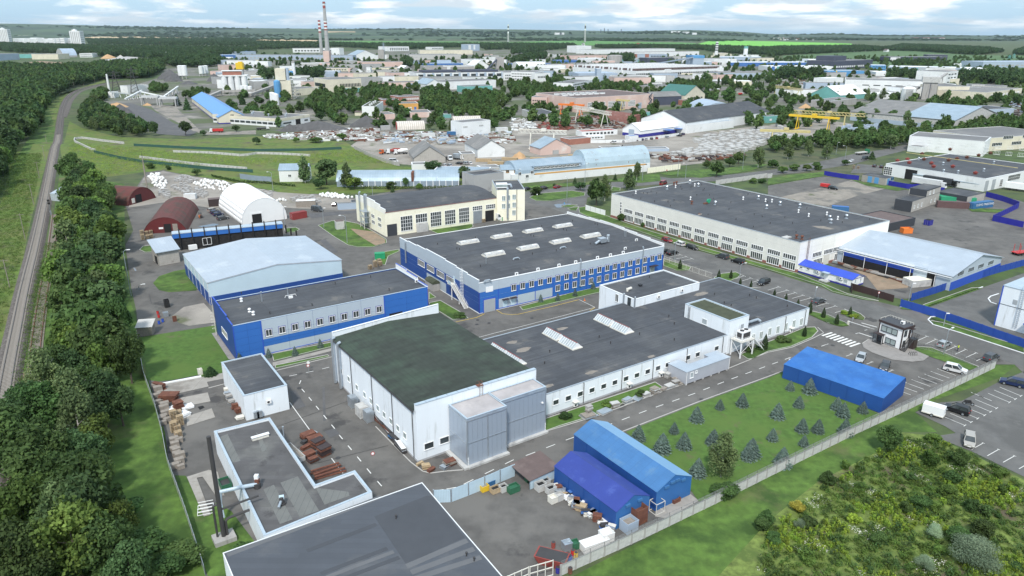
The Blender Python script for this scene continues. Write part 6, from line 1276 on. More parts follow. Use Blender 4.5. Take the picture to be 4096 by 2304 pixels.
def pylon(label,P,top,m=SD_,w_=8.):
    c=G(P);H_=up(c,top);t=thing('power_pylon',label,'pylon',c,.4);b=MB();r_=lambda z:w_/2*(1-z/H_)**1.1+.35
    for sx,sy in((-1,-1),(1,-1),(1,1),(-1,1)):
        zs=LSP(0,H_,7);b.path([(sx*r_(z),sy*r_(z),z)for z in zs],.28,m,4)
    for z0,z1 in zip(LSP(0,H_,9)[:-1],LSP(0,H_,9)[1:]):
        for s_ in(-1,1):b.bar((-r_(z0),s_*r_(z0),z0),(r_(z1),s_*r_(z1),z1),.25,m);b.bar((s_*r_(z0),r_(z0),z0),(s_*r_(z1),-r_(z1),z1),.25,m)
    obj('lattice',b,t)
    for f in(.62,.76,.9):obj('cross_arm',MB().bar((-6.5,0,H_*f),(6.5,0,H_*f),.5,m),t)
pylon('taller lattice pylon above the gravel works',(0,1360,940),(0,1345,672));pylon('shorter lattice pylon left of the taller one',(0,1172,918),(0,1148,712));pylon('thin lattice mast behind the chimneys',(10,1285,520),(10,1275,425),BF_,7);pylon('green grey pylon pair member on the right hand slope',(30,2425,600),(30,2432,555),TF_);pylon('green grey pylon nearest the right edge',(30,2470,588),(30,2477,540),TF_)
def chimney(label,P,top,r0,r1,bands,base=GF_,rings=()):
    c=G(P);H_=up(c,top);t=thing('chimney',label,'chimney',c);zz=[0]+[b_[0]for b_ in bands]+[1];cols=[base]+[b_[1]for b_ in bands]
    for z0,z1,m in zip(zz[:-1],zz[1:],cols):obj('shaft' if m==base else 'band',MB().lathe([(r0+(r1-r0)*z0**.7,z0*H_),(r0+(r1-r0)*z1**.7,z1*H_)],m,16),t)
    for z in rings:obj('gallery',MB().lathe([(r0+(r1-r0)*z**.7+1.2,z*H_),(r0+(r1-r0)*z**.7+1.2,z*H_+1.2)],GF_,16),t)
Rr_,Ww='red_rusty',WF_
chimney('tallest chimney with red and white bands',(10,722,545),(10,683,17),7.6,4.2,[(.46,Rr_),(.485,Ww),(.515,Rr_),(.545,Ww),(.58,Rr_),(.61,Ww),(.64,GF_),(.875,Rr_),(.93,Ww),(.965,Rr_)],rings=(.37,.655,.96))
chimney('shorter chimney with four red bands',(10,660,535),(10,631,203),5.6,4.2,[(.62,Rr_),(.67,Ww),(.73,Rr_),(.79,Ww),(.84,Rr_),(.9,Ww),(.95,Rr_)])
chimney('black and white banded chimney beyond the white factory',(20,2052,575),(20,2063,420),5.5,4,[(.35,Ww),(.42,CH_),(.5,Ww),(.57,CH_),(.64,Ww),(.71,CH_),(.78,Ww),(.85,CH_),(.92,Ww)],Ww)
chimney('white water tower like chimney near the bright field',(20,2345,580),(20,2355,466),6.5,6,[(.8,TF_)],Ww);chimney('thin white chimney beside the blue plant silo',(10,388,800),(10,374,615),3,2.4,[(.9,GF_)],Ww);chimney('lone striped chimney on the skyline',(10,2538,425),(10,2538,245),7,5,[(.5,Ww),(.6,CH_),(.7,Ww),(.8,CH_),(.9,Ww)],GF_);chimney('lone chimney on the skyline right of the centre',(20,733,425),(20,733,240),7,5,[(.65,Ww),(.75,CH_),(.9,Ww)],GF_);chimney('white leaning pole at the railway curve',(0,1100,915),(0,1073,745),1.4,1.,[(.9,Ww)],Ww)
for i,(x,yt)in En(((893,296),(929,284),(966,294),(1098,292))):B_=thing('chimney',('leftmost','tallest','third','rightmost')[i]+' of the small dark chimneys on the skyline','chimney',ter_hit(20,x,330));z_=B_.location.z;obj('shaft',MB().lathe([(7,-20),(5,up(B_.location,(20,x,yt))-z_)],DF_,8),B_)
# --- centre left
FB('pink tower house in front of the chimneys',10,682,635,742,635,512,26,PF_,RG_,name='tower');FB('pink base block of the tower house',10,640,678,775,676,636,50,PF_,RG_);FB('very long grey blue hall behind the trees',10,-200,600,975,605,553,60,BF_,RG_,'flat',win=[(.02,.98,.3,.55,30,GF_)])
FB('long white hall behind the chimneys',10,372,530,838,528,488,60,win=[(.03,.97,.3,.6,14,g_)]);FB('white blue tower beside the tall chimney',10,842,552,886,550,482,30,WF_,GF_,name='tower');FB('hall with low blue grey gable right of the chimneys',10,980,600,1226,596,565,60,WF_,MR_,'y',14);FB('round concrete silo like tower with dark cap',10,1232,616,1290,616,500,22,CW_,RG_,name='tower')
FB('large white office complex beyond the silo tower',10,1335,515,1540,512,470,80,win=[(.05,.95,.5,.7,10,g_),(.05,.95,.2,.4,10,g_)]);FB('beige gallery hall in the distance',10,1545,600,2065,596,552,90,CL_,RS_);FB('wide grey beige hall behind it',10,1650,550,2180,548,505,60,CF_,RG_);FB('white flat block near the far pine wood',10,1765,500,1885,498,473,40,win=[(.05,.95,.3,.6,8,g_)]);FB('white and blue high block near the far pine wood',10,2126,512,2250,510,446,40,BF_,WF_,win=[(.1,.3,.2,.9,1,WF_),(.5,.65,.2,.9,1,WF_)])
FB('low pale hall with dark bays left of the silo tower',10,565,720,930,716,688,60,CF_,RG_,win=[(.05,.95,.3,.6,12,g_)]);FB('grey box hall in the middle of the works',10,908,658,1022,656,614,40,GF_,GF_);FB('white stair tower in the middle of the works',10,1115,760,1155,760,677,18,win=[(.2,.8,.5,.6,2,g_)],name='tower');FB('long pale shed behind the stair tower',10,1155,715,1460,712,682,40,CF_,RG_);FB('pinkish flat shed left of the stair tower',10,930,730,1000,730,685,30,PF_,RG_);FB('small white gabled shed near the stair tower',10,990,760,1085,758,725,30,WF_,RS_,'y',6)
FB('grey hall with pale roof left of the pines',10,672,785,870,780,748,30,BF_,RG_);FB('long brown shed behind the pines',10,1070,680,1480,676,625,40,PF_,RG_);FB('white gabled store left of the dark works hall',10,1480,720,1565,718,690,30,GF_,WF_,'y',5)
B_=FB('large cream concrete block with a dark window band',10,728,940,1065,925,800,45,CF_,RG_,win=[(.35,.98,.42,.66,14,g_)]);B_.band(TF_,0,5,.2,s0=B_.L*.45);obj(WB_,Bx(-.3,8,B_.h*.42,.0,42,B_.h*.66,g_),B_.root)
FB('white cube works building beside the blue silo',10,372,890,515,888,808,24,win=[(.55,.95,.42,.6,3,g_)]);FB('pale yellow and white low block among trees',10,392,965,632,945,895,24,CF_,RG_,win=[(.05,.25,.1,.3,3,g_)]);FB('long pale hall behind the plant tower',10,-100,880,245,870,825,40,CL_,RS_);FB('beige hall between cube and concrete block',10,515,890,640,885,812,24,CL_,RS_)
t=thing('plant_tower','tall cream mixing plant tower with blue silo and steel stairs','tower',G((10,290,1000)));H_=up(t.location,(10,290,690));obj('tower',Bx(-8,0,H_*.6,3,10,H_,CF_).box(-8,0,0,8,10,H_*.62,CF_),t);obj('silo',MB().lathe([(3.4,H_*.08),(3.4,H_*.6),(1,H_*.64)],SF_,14,(-6,-3)),t);obj('pipe',MB().tube((5,2,H_*.5),(5,2,H_*1.02),1.6,BF_),t)
b=MB()
for k in range(5):b.bar((9,0,H_*.1*k),(15,0,H_*.1*(k+1)),.6,GF_);b.box(8,-1,H_*.1*(k+1),16,3,H_*.1*(k+1)+.4,GF_)
obj('staircase',b,t);silos('blue silo behind the plant tower',[(10,358,800)],(10,358,712),5,SF_,False)
B_=FB('long workshop with grey roof, cream wall band and dark gate',10,238,1280,545,1232,1195,10,WF_,RG_);
for c in list(B_.root.children):bpy.data.objects.remove(c)
B_.W=(G((0,2485,1108),B_.h)-B_.a).dot(B_.v);B_.flat(WF_,RG_,CF_,.4,.6);B_.band(CF_,B_.h-2.2,B_.h-.1,.15,'fascia');B_.slab('gate','F',B_.L*.6,0,5.5,6,DV_,.1);B_.slab(WB_,'F',B_.L*.25,B_.h-4.6,9,1.2,g_,.1);B_.slab(WB_,'F',B_.L*.87,B_.h-4.6,4,1.2,g_,.1)
for k in range(12):obj('window',cached('lw',lambda:Bx(-.2,-2.4,0,.05,2.4,1.6,g_).mesh('window')),B_.root,(0,B_.W*(k+.5)/12,B_.h-4.8))
for k in range(8):obj('roof_vent',fan_mesh(GV_,.7,2),B_.root,(B_.L*(.35+.3*(k%2)),B_.W*(k+.5)/8,B_.h-.3))
B_=FB('white concrete workshop with green flat roof and long window strip',10,1070,1168,1208,1168,1068,10,WF_,'roof_moss')
for c in list(B_.root.children):bpy.data.objects.remove(c)
B_.W=(G((10,835,1018),B_.h)-B_.a).dot(B_.v);B_.flat(WF_,'roof_moss',FL_,.4,.5);obj(WB_,Bx(-.15,1,B_.h*.5,.0,B_.W*.97,B_.h*.68,g_),B_.root);obj('lower_shed',Bx(-7,3,0,0,B_.W*.8,B_.h*.36,CF_).box(-7.3,2.5,B_.h*.36,0,B_.W*.8,B_.h*.4,RN_),B_.root)
for k in range(4):obj('roof_vent',fan_mesh(WP_,.8,1.6),B_.root,(B_.L*.5,B_.W*(k+.7)/4.5,B_.h-.3))
FB('pink low building with number on its wall behind the gravel ridge',10,1555,1185,1760,1180,1130,22,PF_,RG_);text('47',4.5,(30,-.4,3.6),0,CH_,parent=[o for o in bpy.data.objects if o.get('label','').startswith('pink low building with number')][0])
FB('salmon low building left of the pink one',10,1252,1205,1400,1198,1150,20,PF_,RG_);FB('orange and pink office with blue door',10,1420,1115,1635,1110,1042,22,'orange_far',RG_,win=[(.5,.7,.1,.5,2,WF_),(.8,.9,.1,.5,1,UF_)]);FB('brick office with white windows behind the orange one',10,1440,1045,1645,1035,975,24,'brick_far',RG_,win=[(.2,.98,.5,.8,8,WF_)]);FB('dark roofed wing behind the orange office',10,1275,1060,1440,1055,1005,26,'brick_far',RG_)
for lb,x0,x1,yb,yt in(('nearer ribbed white arched store with red door',1425,1700,1310,1225),('further ribbed white arched store behind the tall birch',1990,2285,1240,1175)):
    B_=Bd('arched_store',lb,(10,x0,yb),(10,x1,yb-8),13,.01);B_.arch(up(B_.a+B_.v*6,(10,(x0+x1)//2,yt)),'x','ribbed_white','ribbed_white',0.,8,.3);
    if x0<1500:obj('door',Bx(-.25,3,0,-.05,9,5,RP_),B_.root)
FB('windowless white block at the storage yard',10,2072,1378,2360,1350,1232,14,WF_,RG_,win=[(.05,.2,.62,.72,3,GF_),(.6,.75,.62,.72,3,GF_)]);FB('lower wing of the windowless white block',10,1985,1300,2060,1300,1235,14,CL_,RG_)
FB('pale green hut on the grass',10,1893,1188,1965,1186,1150,6,TF_,RG_,name='hut',cat='hut')
# --- centre
B_=FB('big white factory with a row of window bays and dark lantern roof',10,1618,822,2490,806,737,60,WF_,RG_,win=[(.015,.085,.52,.68,4,g_)]);L_=B_.L;
for k in range(10):obj(WB_,cached('bfw',lambda:Bx(-4.2,-.3,0,4.2,0,4.2,g_).mesh(WB_)),B_.root,(L_*(k+.5)/10,0,B_.h*.5));obj('buttress',cached('bfb',lambda:Bx(-1.6,-1,0,1.6,0,B_.h-.3,BF_).mesh('buttress')),B_.root,(L_*(k+1)/10-2,0,0))
obj('roof_lantern',Bx(L_*.1,18,B_.h,L_*.48,26,B_.h+2.5,DF_).box(L_*.1,40,B_.h,L_*.48,48,B_.h+2.5,DF_).box(L_*.55,18,B_.h,L_*.98,26,B_.h+2.5,DF_).box(L_*.55,40,B_.h,L_*.98,48,B_.h+2.5,DF_),B_.root);FB('white end pavilion of the big factory',10,2492,808,2760,800,730,50,win=[(.05,.95,.55,.7,14,g_),(.05,.95,.2,.35,14,g_)])
FB('low white and blue hall before the big factory',10,1870,905,2415,880,825,40,WF_,RG_);FB('small gabled white hall before the big factory',10,1720,905,1870,900,850,40,WF_,MR_,'y',6,win=[(.1,.9,.4,.6,5,g_)]);FB('pale blue low hall among trees',10,2100,935,2380,925,870,24,TF_,RG_);FB('blue striped long depot roof behind the big factory',10,1690,665,2085,660,640,50,UF_,MR_);FB('dark roofed hall with roof lights',10,1700,725,2195,720,672,60,CW_,RS_);FB('white block with plant room behind the dark hall',10,2180,655,2316,650,598,40);FB('white low gable hall near the concrete tower',10,2195,692,2340,690,660,50,WF_,WF_,'y',10);FB('square concrete silo tower beside an inclined conveyor',10,2415,690,2495,690,578,26,CW_,RG_,name='tower');conveyor('dark inclined conveyor to the square concrete tower',(10,2330,700),1,(10,2420,690),17,3,DF_,3)
B_=FB('huge pink crane hall with roof lights and tall windows',20,640,1132,1415,1082,985,40,PF_,RN_);L_,h_=B_.L,B_.h;[bpy.data.objects.remove(c)for c in list(B_.root.children)];B_.W=(G((20,330,930),h_)-B_.a).dot(B_.v);B_.flat(PF_,RN_,WF_,.5,.7);W_=B_.W
for k in range(14):obj('roof_light',cached('rl',lambda:Bx(-2.4,-1.4,0,2.4,1.4,1.4,WF_).box(-1.9,-1.,1.4,1.9,1.,1.7,g_).mesh('roof_light')),B_.root,(L_*(.08+.08*(k//2)),W_*(.42+.2*(k%2)),h_-.4))
for x in(.19,.32,.45,.58,.71):B_.win('F',[(L_*x,h_*.42)],8.5,5.2,nx=7,ny=4,fw=.35,pane=False);B_.slab('pane','F',L_*x,h_*.42-2.6,8.5,5.2,g_,.02)
B_.slab('gate','F',L_*.82,0,4.6,5.5,BF_);b=MB()
for k in range(4):b.bar((L_*.97-4*(k%2),-1.5,1+k*h_/4),(L_*.97-4*((k+1)%2),-1.5,1+(k+1)*h_/4),.7,DF_)
obj('zigzag_stair',b,B_.root)
B_=FB('three storey pale pink office with three window rows',20,195,1088,350,1092,975,26,PF_,RG_,win=[(.05,.95,.62,.74,7,g_),(.05,.95,.38,.5,7,g_),(.05,.95,.14,.26,6,g_)]);[obj('window',cached('pw',lambda:Bx(-.2,-.8,0,0,.8,1.8,g_).mesh('window')),B_.root,(0,3+k*3.2,B_.h*z))for k in range(7)for z in(.14,.38,.62)]
FB('long grey roofed workshop with bent metal canopies',20,265,1222,475,1215,1150,44,CL_,RB_,win=[(.2,.35,.3,.45,2,g_),(.55,.68,0,.5,1,'brick_far')])
FB('cream office with emerald green gable roof',20,1735,1050,1935,1030,960,34,CF_,'roof_teal','y',9,win=[(.1,.9,.55,.7,6,g_),(.1,.9,.2,.35,6,g_)]);FB('open steel shed with pale roof left of the green roof',20,1425,1060,1700,1050,975,24,DF_,RS_,'x',4);FB('low pale works wing before the green roofed office',20,1735,1062,1870,1055,1010,10,'brick_far',RG_)
B_=Bd('arched_hangar','rusty ribbed arched hangar in the scrap yard',(20,1185,1250),(20,1412,1235),(20,1045,1180),.01,ang=34);B_.L=22;B_.W=42;B_.arch(up(B_.a+B_.u*10,(20,1330,1155)),'y','rust_ribbed','rust_ribbed',0.,10,.25)
B_=Bd('arched_hangar','blue grey arched hall behind the long curved store',(20,1900,1165),(20,2226,1150),40.,.01,ang=8);B_.arch(up(B_.a+B_.u*20,(20,2030,1068)),'y',BF_,BF_,3.,10,.25)
B_=Bd('warehouse','white and navy tent warehouse with pale gable roof',(20,1290,1385),(20,1695,1330),(20,1132,1290,1),(20,1290,1315));B_.gable(4.5,'x','tarp_white',WF_,.4);B_.band('trim_navy',0,2.2);B_.slab('gate','L',B_.W*.5,0,5,5,BF_)
for x in(.62,.9):B_.slab('porch','F',B_.L*x,3.2,7,.3,UF_,5)
FB('long curved store with dark roof and white dock wall',20,1740,1345,2576,1215,1235,40,WF_,RB_,'x',7);FB('pink stepped gable wall of the curved store',20,1500,1255,1740,1330,1190,4,PF_,PF_);B_=FB('slate canopy along the dock of the curved store',20,1760,1345,2230,1285,1262,6,WF_,MR_,'flat')
FB('white site cabin with blue base at the car row',20,752,1408,932,1400,1372,8,WF_,WF_,name='cabin',cat='cabin',win=[(.1,.9,.4,.7,5,g_)]);FB('white and red low cafe behind cypress shrubs',20,700,1375,1060,1355,1325,9,WF_,'roof_red',name='cabin',cat='cabin',win=[(.1,.9,.3,.7,8,g_)]);FB('small white kiosk beside the tent warehouse',20,1180,1410,1270,1405,1370,6,WF_,UF_,name='cabin',cat='cabin')
FB('brick ruin behind the car row',20,575,1460,790,1440,1400,10,'brick_far',RS_);FB('low green and concrete garage wall with pale doors',20,1400,1172,2300,1095,1130,6,TF_,CL_,win=[(.1,.6,0,.8,5,WF_)])
B_=FB('enormous white factory with striped saw roof and window row',20,1240,800,2100,765,715,10,WF_,WF_,win=[(.01,.36,.35,.55,20,g_),(.4,.95,.35,.55,30,g_)]);[bpy.data.objects.remove(c)for c in list(B_.root.children)];L_,h_=B_.L,B_.h;B_.W=(G((20,800,668),h_)-B_.a).dot(B_.v);W_=B_.W;B_.flat(WF_,RS_,FL_,.5,1)
nst=16;bl=cached('saw',lambda:Bx(-L_*.028,0,0,L_*.028,6,3.2,RN_).box(-L_*.03,6,0,L_*.03,10,3.6,WF_).mesh('roof_light'))
for i in range(14):
    for j in range(14):obj('roof_light',bl,B_.root,(L_*(i+.5)/14+(j%2)*L_*.015,W_*(j+.3)/14,h_))
for k in range(46):obj('window',cached('hw',lambda:Bx(-1.4,-.3,0,1.4,0,3.6,g_).mesh('window')),B_.root,(L_*(k+.7)/47,0,h_*.42))
for f in(.35,.98):obj('stair_tower',Bx(L_*f-6,-5,0,L_*f+4,0,h_+1.5,WF_),B_.root)
FB('grey loading hall joined left of the enormous factory',20,1100,790,1240,800,705,60,WF_,RS_,ang=25);FB('grey blue hall complex before the enormous factory',20,668,815,1060,810,738,50,BF_,BF_);FB('grey silo house on the blue grey hall',20,850,820,895,820,690,20,BF_,WF_,name='tower');FB('tower with bright blue top above the enormous factory',20,1815,690,1925,690,560,50,BF_,SF_,name='tower').band(SF_,20.5,25.5,.5,'top_band');conveyor('long grey conveyor bridge to the blue topped tower',(20,1450,665),5,(20,1820,690),22,4,BF_,5)
FB('big white cube tower house at the pine wood',20,648,530,796,528,462,60,WF_,WF_);FB('very long white hall behind the red office',20,815,545,1640,530,500,90,WF_,RS_);FB('white hall with brown roof line',20,1145,575,1880,560,528,50,WF_,RN_);FB('grey office with two red end blocks',20,1225,600,1560,600,545,40,BF_,RG_,win=[(0,.1,0,1,1,'brick_far'),(.33,.45,0,1,1,'brick_far'),(.5,.95,.5,.75,10,g_)]);FB('dark glass hall right of the red ended office',20,1360,640,1620,635,582,30,DF_,RS_)
FB('brown flat works building left of the pine wood',20,580,598,960,592,560,50,PF_,RN_);FB('white hall with small windows',20,766,625,940,620,588,40,WF_,WF_,win=[(.3,.6,.3,.6,4,g_)]);FB('low blue edged hall far left of the centre',20,38,668,390,662,642,40,UF_,MR_);FB('white arched roof market hall',20,65,692,345,688,668,40,WF_,WF_,'ax',8);FB('small blue domed hall',20,455,630,680,628,608,40,UF_,UF_);FB('long grey flat roofed terminal',20,680,680,1160,670,640,40,CW_,RS_);FB('white hall with shallow windows behind the market hall',20,160,632,338,630,600,40,win=[(.1,.9,.2,.6,12,g_)]);FB('teal and blue striped hall behind the silos',20,1075,628,1275,626,600,40,TF_,UF_)
FB('white four storey office with lettering on the roof',20,-10,815,225,822,720,40,WF_,RG_,win=[(.02,.98,.72,.82,14,g_),(.02,.98,.45,.56,14,g_),(.02,.98,.18,.3,14,g_)]);FB('white wing with a dark window row',20,225,825,383,820,738,44,WF_,RG_,win=[(.2,.95,.45,.65,8,g_)]);FB('white three storey block half hidden by trees',20,610,920,805,880,838,26,WF_,RG_,win=[(.02,.6,.7,.85,8,g_),(.02,.6,.4,.55,8,g_),(.02,.6,.1,.25,8,g_)]);FB('long white single storey block behind the pink hall',20,1215,870,1510,862,838,20,WF_,RS_,win=[(.3,.98,.3,.6,12,g_)]);FB('grey hall with white roof lights near the tall pine',20,1400,905,1635,895,872,50,CW_,RS_)
# --- right
FB('long bright blue and white distribution hall',20,2190,668,3000,668,628,60,UF_,WF_);FB('grey white hall group at the striped chimney',20,2030,668,2190,665,592,50,WF_,RS_,win=[(.1,.5,.2,.5,3,g_)]);FB('blue grey hall near the bright field',20,2090,605,2500,610,568,50,BF_,WF_);FB('grey hall with zigzag roof right of the enormous factory',20,2095,790,2545,790,735,70,BF_,RS_)
FB('white long hall before the dark office',30,0,715,650,715,668,50,WF_,WF_,win=[(.05,.1,0,1,1,UF_),(.13,.18,0,1,1,TF_),(.76,.82,0,1,1,UF_)]);FB('blue hall behind the white long hall',30,-20,655,405,655,622,50,UF_,WF_);FB('white hall left of the dark office',30,405,660,655,662,600,60,WF_,WF_,win=[(.2,.8,.3,.5,3,g_)])
B_=FB('dark charcoal office complex with raised block',30,658,700,1045,680,615,60,DF_,RG_,win=[(.05,.95,.2,.4,16,WF_)]);obj('raised_block',Bx(B_.L*.1,10,B_.h-1,B_.L*.4,50,B_.h+9,DF_),B_.root)
FB('bright blue and white shop hall with yellow pillar',30,588,768,962,768,712,40,SF_,MR_,win=[(.24,.27,0,1,1,'yellow_paint'),(.1,.2,0,.7,1,WF_),(.3,.5,0,.7,1,WF_)]);FB('low dark hall with white strip on the green slope',30,1228,612,1800,612,572,50,DF_,RS_,win=[(0,.17,0,.9,1,WF_)]);FB('raised end of the dark hall on the green slope',30,1600,600,1800,602,550,40,DF_,RS_)
FB('blue office block with window grid',30,1030,712,1180,715,655,40,SF_,WF_,win=[(.1,.95,.6,.8,8,g_),(.1,.95,.2,.4,8,g_)]);FB('long pale blue logistics hall',30,1205,712,2150,735,668,60,BF_,WF_,win=[(.1,.14,.0,.8,1,TF_),(.3,.33,0,.8,1,TF_)]);FB('long blue grey hall at the far right edge',30,2155,685,2800,680,622,60,BF_,BF_,win=[(.05,.95,.3,.5,12,GF_)]);FB('white flat hall before the blue grey hall',30,1865,670,2150,680,638,60,WF_,WF_);FB('white halls at the right edge behind the trees',30,2200,790,2850,810,745,60,WF_,WF_);FB('white arched tent with blue end',30,2085,745,2255,745,728,40,WF_,WF_,'ay',7);FB('white hall behind the firs',30,1080,770,1485,775,725,50,WF_,WF_,win=[(.2,.5,.4,.6,8,g_)]);FB('dark green three storey block',30,1485,775,1710,790,712,40,DF_,RG_,win=[(.05,.95,.6,.8,10,GF_),(.05,.95,.2,.4,10,GF_)]);FB('white five storey block with few windows',30,1778,865,1890,850,722,40,WF_,RG_,win=[(.1,.9,.75,.83,3,g_),(.1,.9,.5,.58,3,g_),(.1,.9,.2,.28,3,g_)])
FB('long white and grey works hall behind the fir trees',30,760,935,1560,960,800,50,WF_,RS_,win=[(.17,.25,.2,.4,4,WP_),(.4,.48,.15,.35,4,WP_),(.2,.9,.6,.66,5,g_)]);FB('roof hall on the white and grey works',30,935,800,1325,815,765,24,GF_,RS_)
CT2=FB('tall twin concrete silo tower with square head',30,1540,1000,1680,1005,820,18,CW_,CW_,name='tower');obj('head_house',Bx(-2,-1,CT2.h-1,CT2.L+2,20,CT2.h+5,CL_).box(CT2.L*.48,-.5,0,CT2.L*.52,.5,CT2.h,DF_),CT2.root);conveyor('covered conveyor from the ground to the concrete silo tower',(30,1230,1010),1,(30,1500,990),12,3,CW_,4);conveyor('covered conveyor between silo tower and white block',(30,1700,930),17,(30,1765,900),20,3,CW_,1)
B_=FB('round scaffolded white tank beside the silo tower',30,1370,1020,1500,1020,895,2,WF_,WF_,name='tank',cat='tank');[bpy.data.objects.remove(c)for c in list(B_.root.children)];r_=B_.L/2;obj('tank',MB().lathe([(r_,0),(r_,B_.h),(r_*.5,B_.h+2)],WF_,16,(r_,r_)),B_.root);b=MB()
for k in range(7):b.box(-.5,-1.5,B_.h*k/7,r_,-.9,B_.h*k/7+.4,GF_)
for k in range(8):b.box(k*r_/7-.2,-1.4,0,k*r_/7+.2,-1.,B_.h,GF_)
obj('scaffold',b,B_.root)
FB('long dirty cream factory with broad dark roof at right',30,1690,990,2170,1020,868,60,CF_,RG_,ang=-4);FB('cream factory wing with tall glazing at the right edge',30,2180,1025,2540,975,930,50,CF_,RS_,win=[(.1,.95,.3,.7,8,WP_)])
BR=Bd('warehouse','vast gabled barn with half brown and half blue grey roof',(30,1860,1312),(30,2300,1240),(30,770,1130,1),(30,1862,1215));BR.gable(up((G((30,1860,1312))+G((30,2300,1240)))/2,(30,2110,1078))-BR.h,'y',CL_,RS_,.5,.2,.55);L_,W_,h_=BR.L,BR.W,BR.h
k_=BR.rise/(L_*.55);obj('roof_sheet',shell(MB(),[(-.5,h_-.5*k_+.25),(L_*.55,h_+BR.rise+.25)],'y',-.6,W_*.48,.1,MR_),BR.root);BR.band(BF_,0,h_*.45,.15,'lower_panel',walls='L')
FB('green fronted gabled barn with white roof',30,720,1010,980,990,960,36,TF_,WF_,'x',9);FB('grey open barn before the white roofed barn',30,620,1085,885,1050,1020,20,CW_,RS_);FB('dark flat hall behind the vast barn',30,2150,1190,2460,1180,1100,30,BF_,RB_);FB('pink square building in the crane yard',30,512,915,590,912,838,14,PF_,TF_)
FB('pale turquoise cabin at the avenue',30,-10,1240,100,1230,1170,10,TF_,RG_,name='cabin',cat='cabin',win=[(.2,.4,.3,.6,1,WF_)]);FB('white cabin among the avenue trees',30,1950,1350,2085,1350,1300,8,CL_,RS_,name='cabin',cat='cabin')
# mid-distance sheds, T11 and T21 rows
FB('grey stone walled barn with slate gable roof',11,1590,195,1910,185,140,26,'block_wall',RS_,'y',6,ang=14);FB('long slate roofed brick workshop',11,2230,140,2520,135,55,30,WF_,RS_,'y',5,ang=18);FB('low white and brick annex before the slate workshop',11,2065,165,2205,160,100,10,'block_wall',RG_);FB('slate roofed hut by the log piles',11,2290,275,2480,260,245,10,CL_,RS_,name='hut',cat='hut')
FB('low pale blue roofed sheds behind the cream building',11,1790,320,2340,330,262,12,BF_,MR_);FB('small white box on the long shed',11,1570,262,1712,258,205,8,WF_,RG_,name='hut',cat='hut')
FB('pale pink gabled store with blue roof',21,285,115,590,92,45,14,PF_,MR_,'y',5,win=[(.4,.6,0,.6,1,GF_)]);FB('long grey corrugated store in the pipe yard',21,1130,80,1580,75,50,8,BF_,RS_);FB('white watch hut in the pipe yard',21,1130,80,1205,78,38,5,WF_,RS_,'x',1.5,name='hut',cat='hut');FB('grey shed left in the pipe yard',21,905,70,1120,62,38,7,CW_,RS_)
rr=RND(21);cols=[WF_,WF_,WF_,CF_,GF_,BF_,PF_,CL_]
for i in range(190):
    cr=rr.choice([10,10,20,20,30,0]);y=rr.uniform(560,900);x=rr.uniform(100,2500)
    if cr==0:x=rr.uniform(2100,2576);y=rr.uniform(600,900)
    if cr==30:y=rr.uniform(740,1000)
    if cr==20 and y>880:continue
    B_=Bd('utility_building','low '+{WF_:'white',CF_:'cream',GF_:'grey',BF_:'blue grey',PF_:'pinkish',CL_:'concrete'}[(m_:=rr.choice(cols))]+' outbuilding among the distant works',(cr,x,y),rr.uniform(12,60),rr.uniform(10,30),rr.uniform(4,12),ang=rr.choice([8,34,-10,20]));B_.root['group']='small outbuildings among the distant works';B_.flat(m_,rr.choice([RG_,RS_,RG_,WF_]),CL_,.3,.4)
def house(x,y,s,a,wm,rm,label,grp):
    p=x if isinstance(x,Vector)else None;t=thing('house',label,'house',p,a,grp);w_,d_,h_=12*s,10*s,6*s
    obj('wall',cached(('hw',s,wm),lambda:extr(MB(),[(0,0),(d_,0),(d_,h_),(d_/2,h_+4*s),(0,h_)],'x',0,w_,wm).mesh('wall')),t);obj('roof',cached(('hr',s,rm),lambda:shell(MB(),[(-.8,h_-.6),(d_/2,h_+4*s),(d_+.8,h_-.6)],'x',-.6,w_+.6,.5,rm).mesh('roof')),t)
for i in range(95):
    k=rr.random()
    if k<.3:P=(30,rr.uniform(60,520),rr.uniform(380,405))
    elif k<.62:P=(30,rr.uniform(20,1250),rr.uniform(468,525))
    elif k<.8:P=(20,rr.uniform(380,1350),rr.uniform(452,472))
    elif k<.9:P=(0,rr.uniform(870,2500),rr.uniform(405,450))
    else:P=(10,rr.uniform(0,800),rr.uniform(430,470))
    p=ter_hit(*P);c_=rr.choice([WF_,WF_,CF_]);house(p-Vector((0,0,2)),0,rr.choice([1.,1.3]),rr.uniform(0,3),c_,rr.choice(['roof_red',RS_,RN_]),'small pitched roof village house in the distant green belt','village houses in the distance')
for i,(cr,x,y,n)in En(((20,490,348,3),(20,1660,330,3),(20,1765,338,2),(20,1850,348,1))):
    for k in range(n):p=ter_hit(cr,x+(k-n/2)*26,y);tag(obj('farm_building',Bx(-28,0,-2,28,30,22,WF_),None,p),'white hillside building on the distant wooded ridge','building','white buildings on the wooded ridge')
for k in range(5):p=ter_hit(30,1510+k*55,392);tag(obj('farm_building',Bx(-60,0,-2,60,40,8,WF_).box(-60,0,8,60,60,14,'red_rusty'),None,p),'long red roofed plant on the right hand horizon','building','red roofed plant on the horizon')
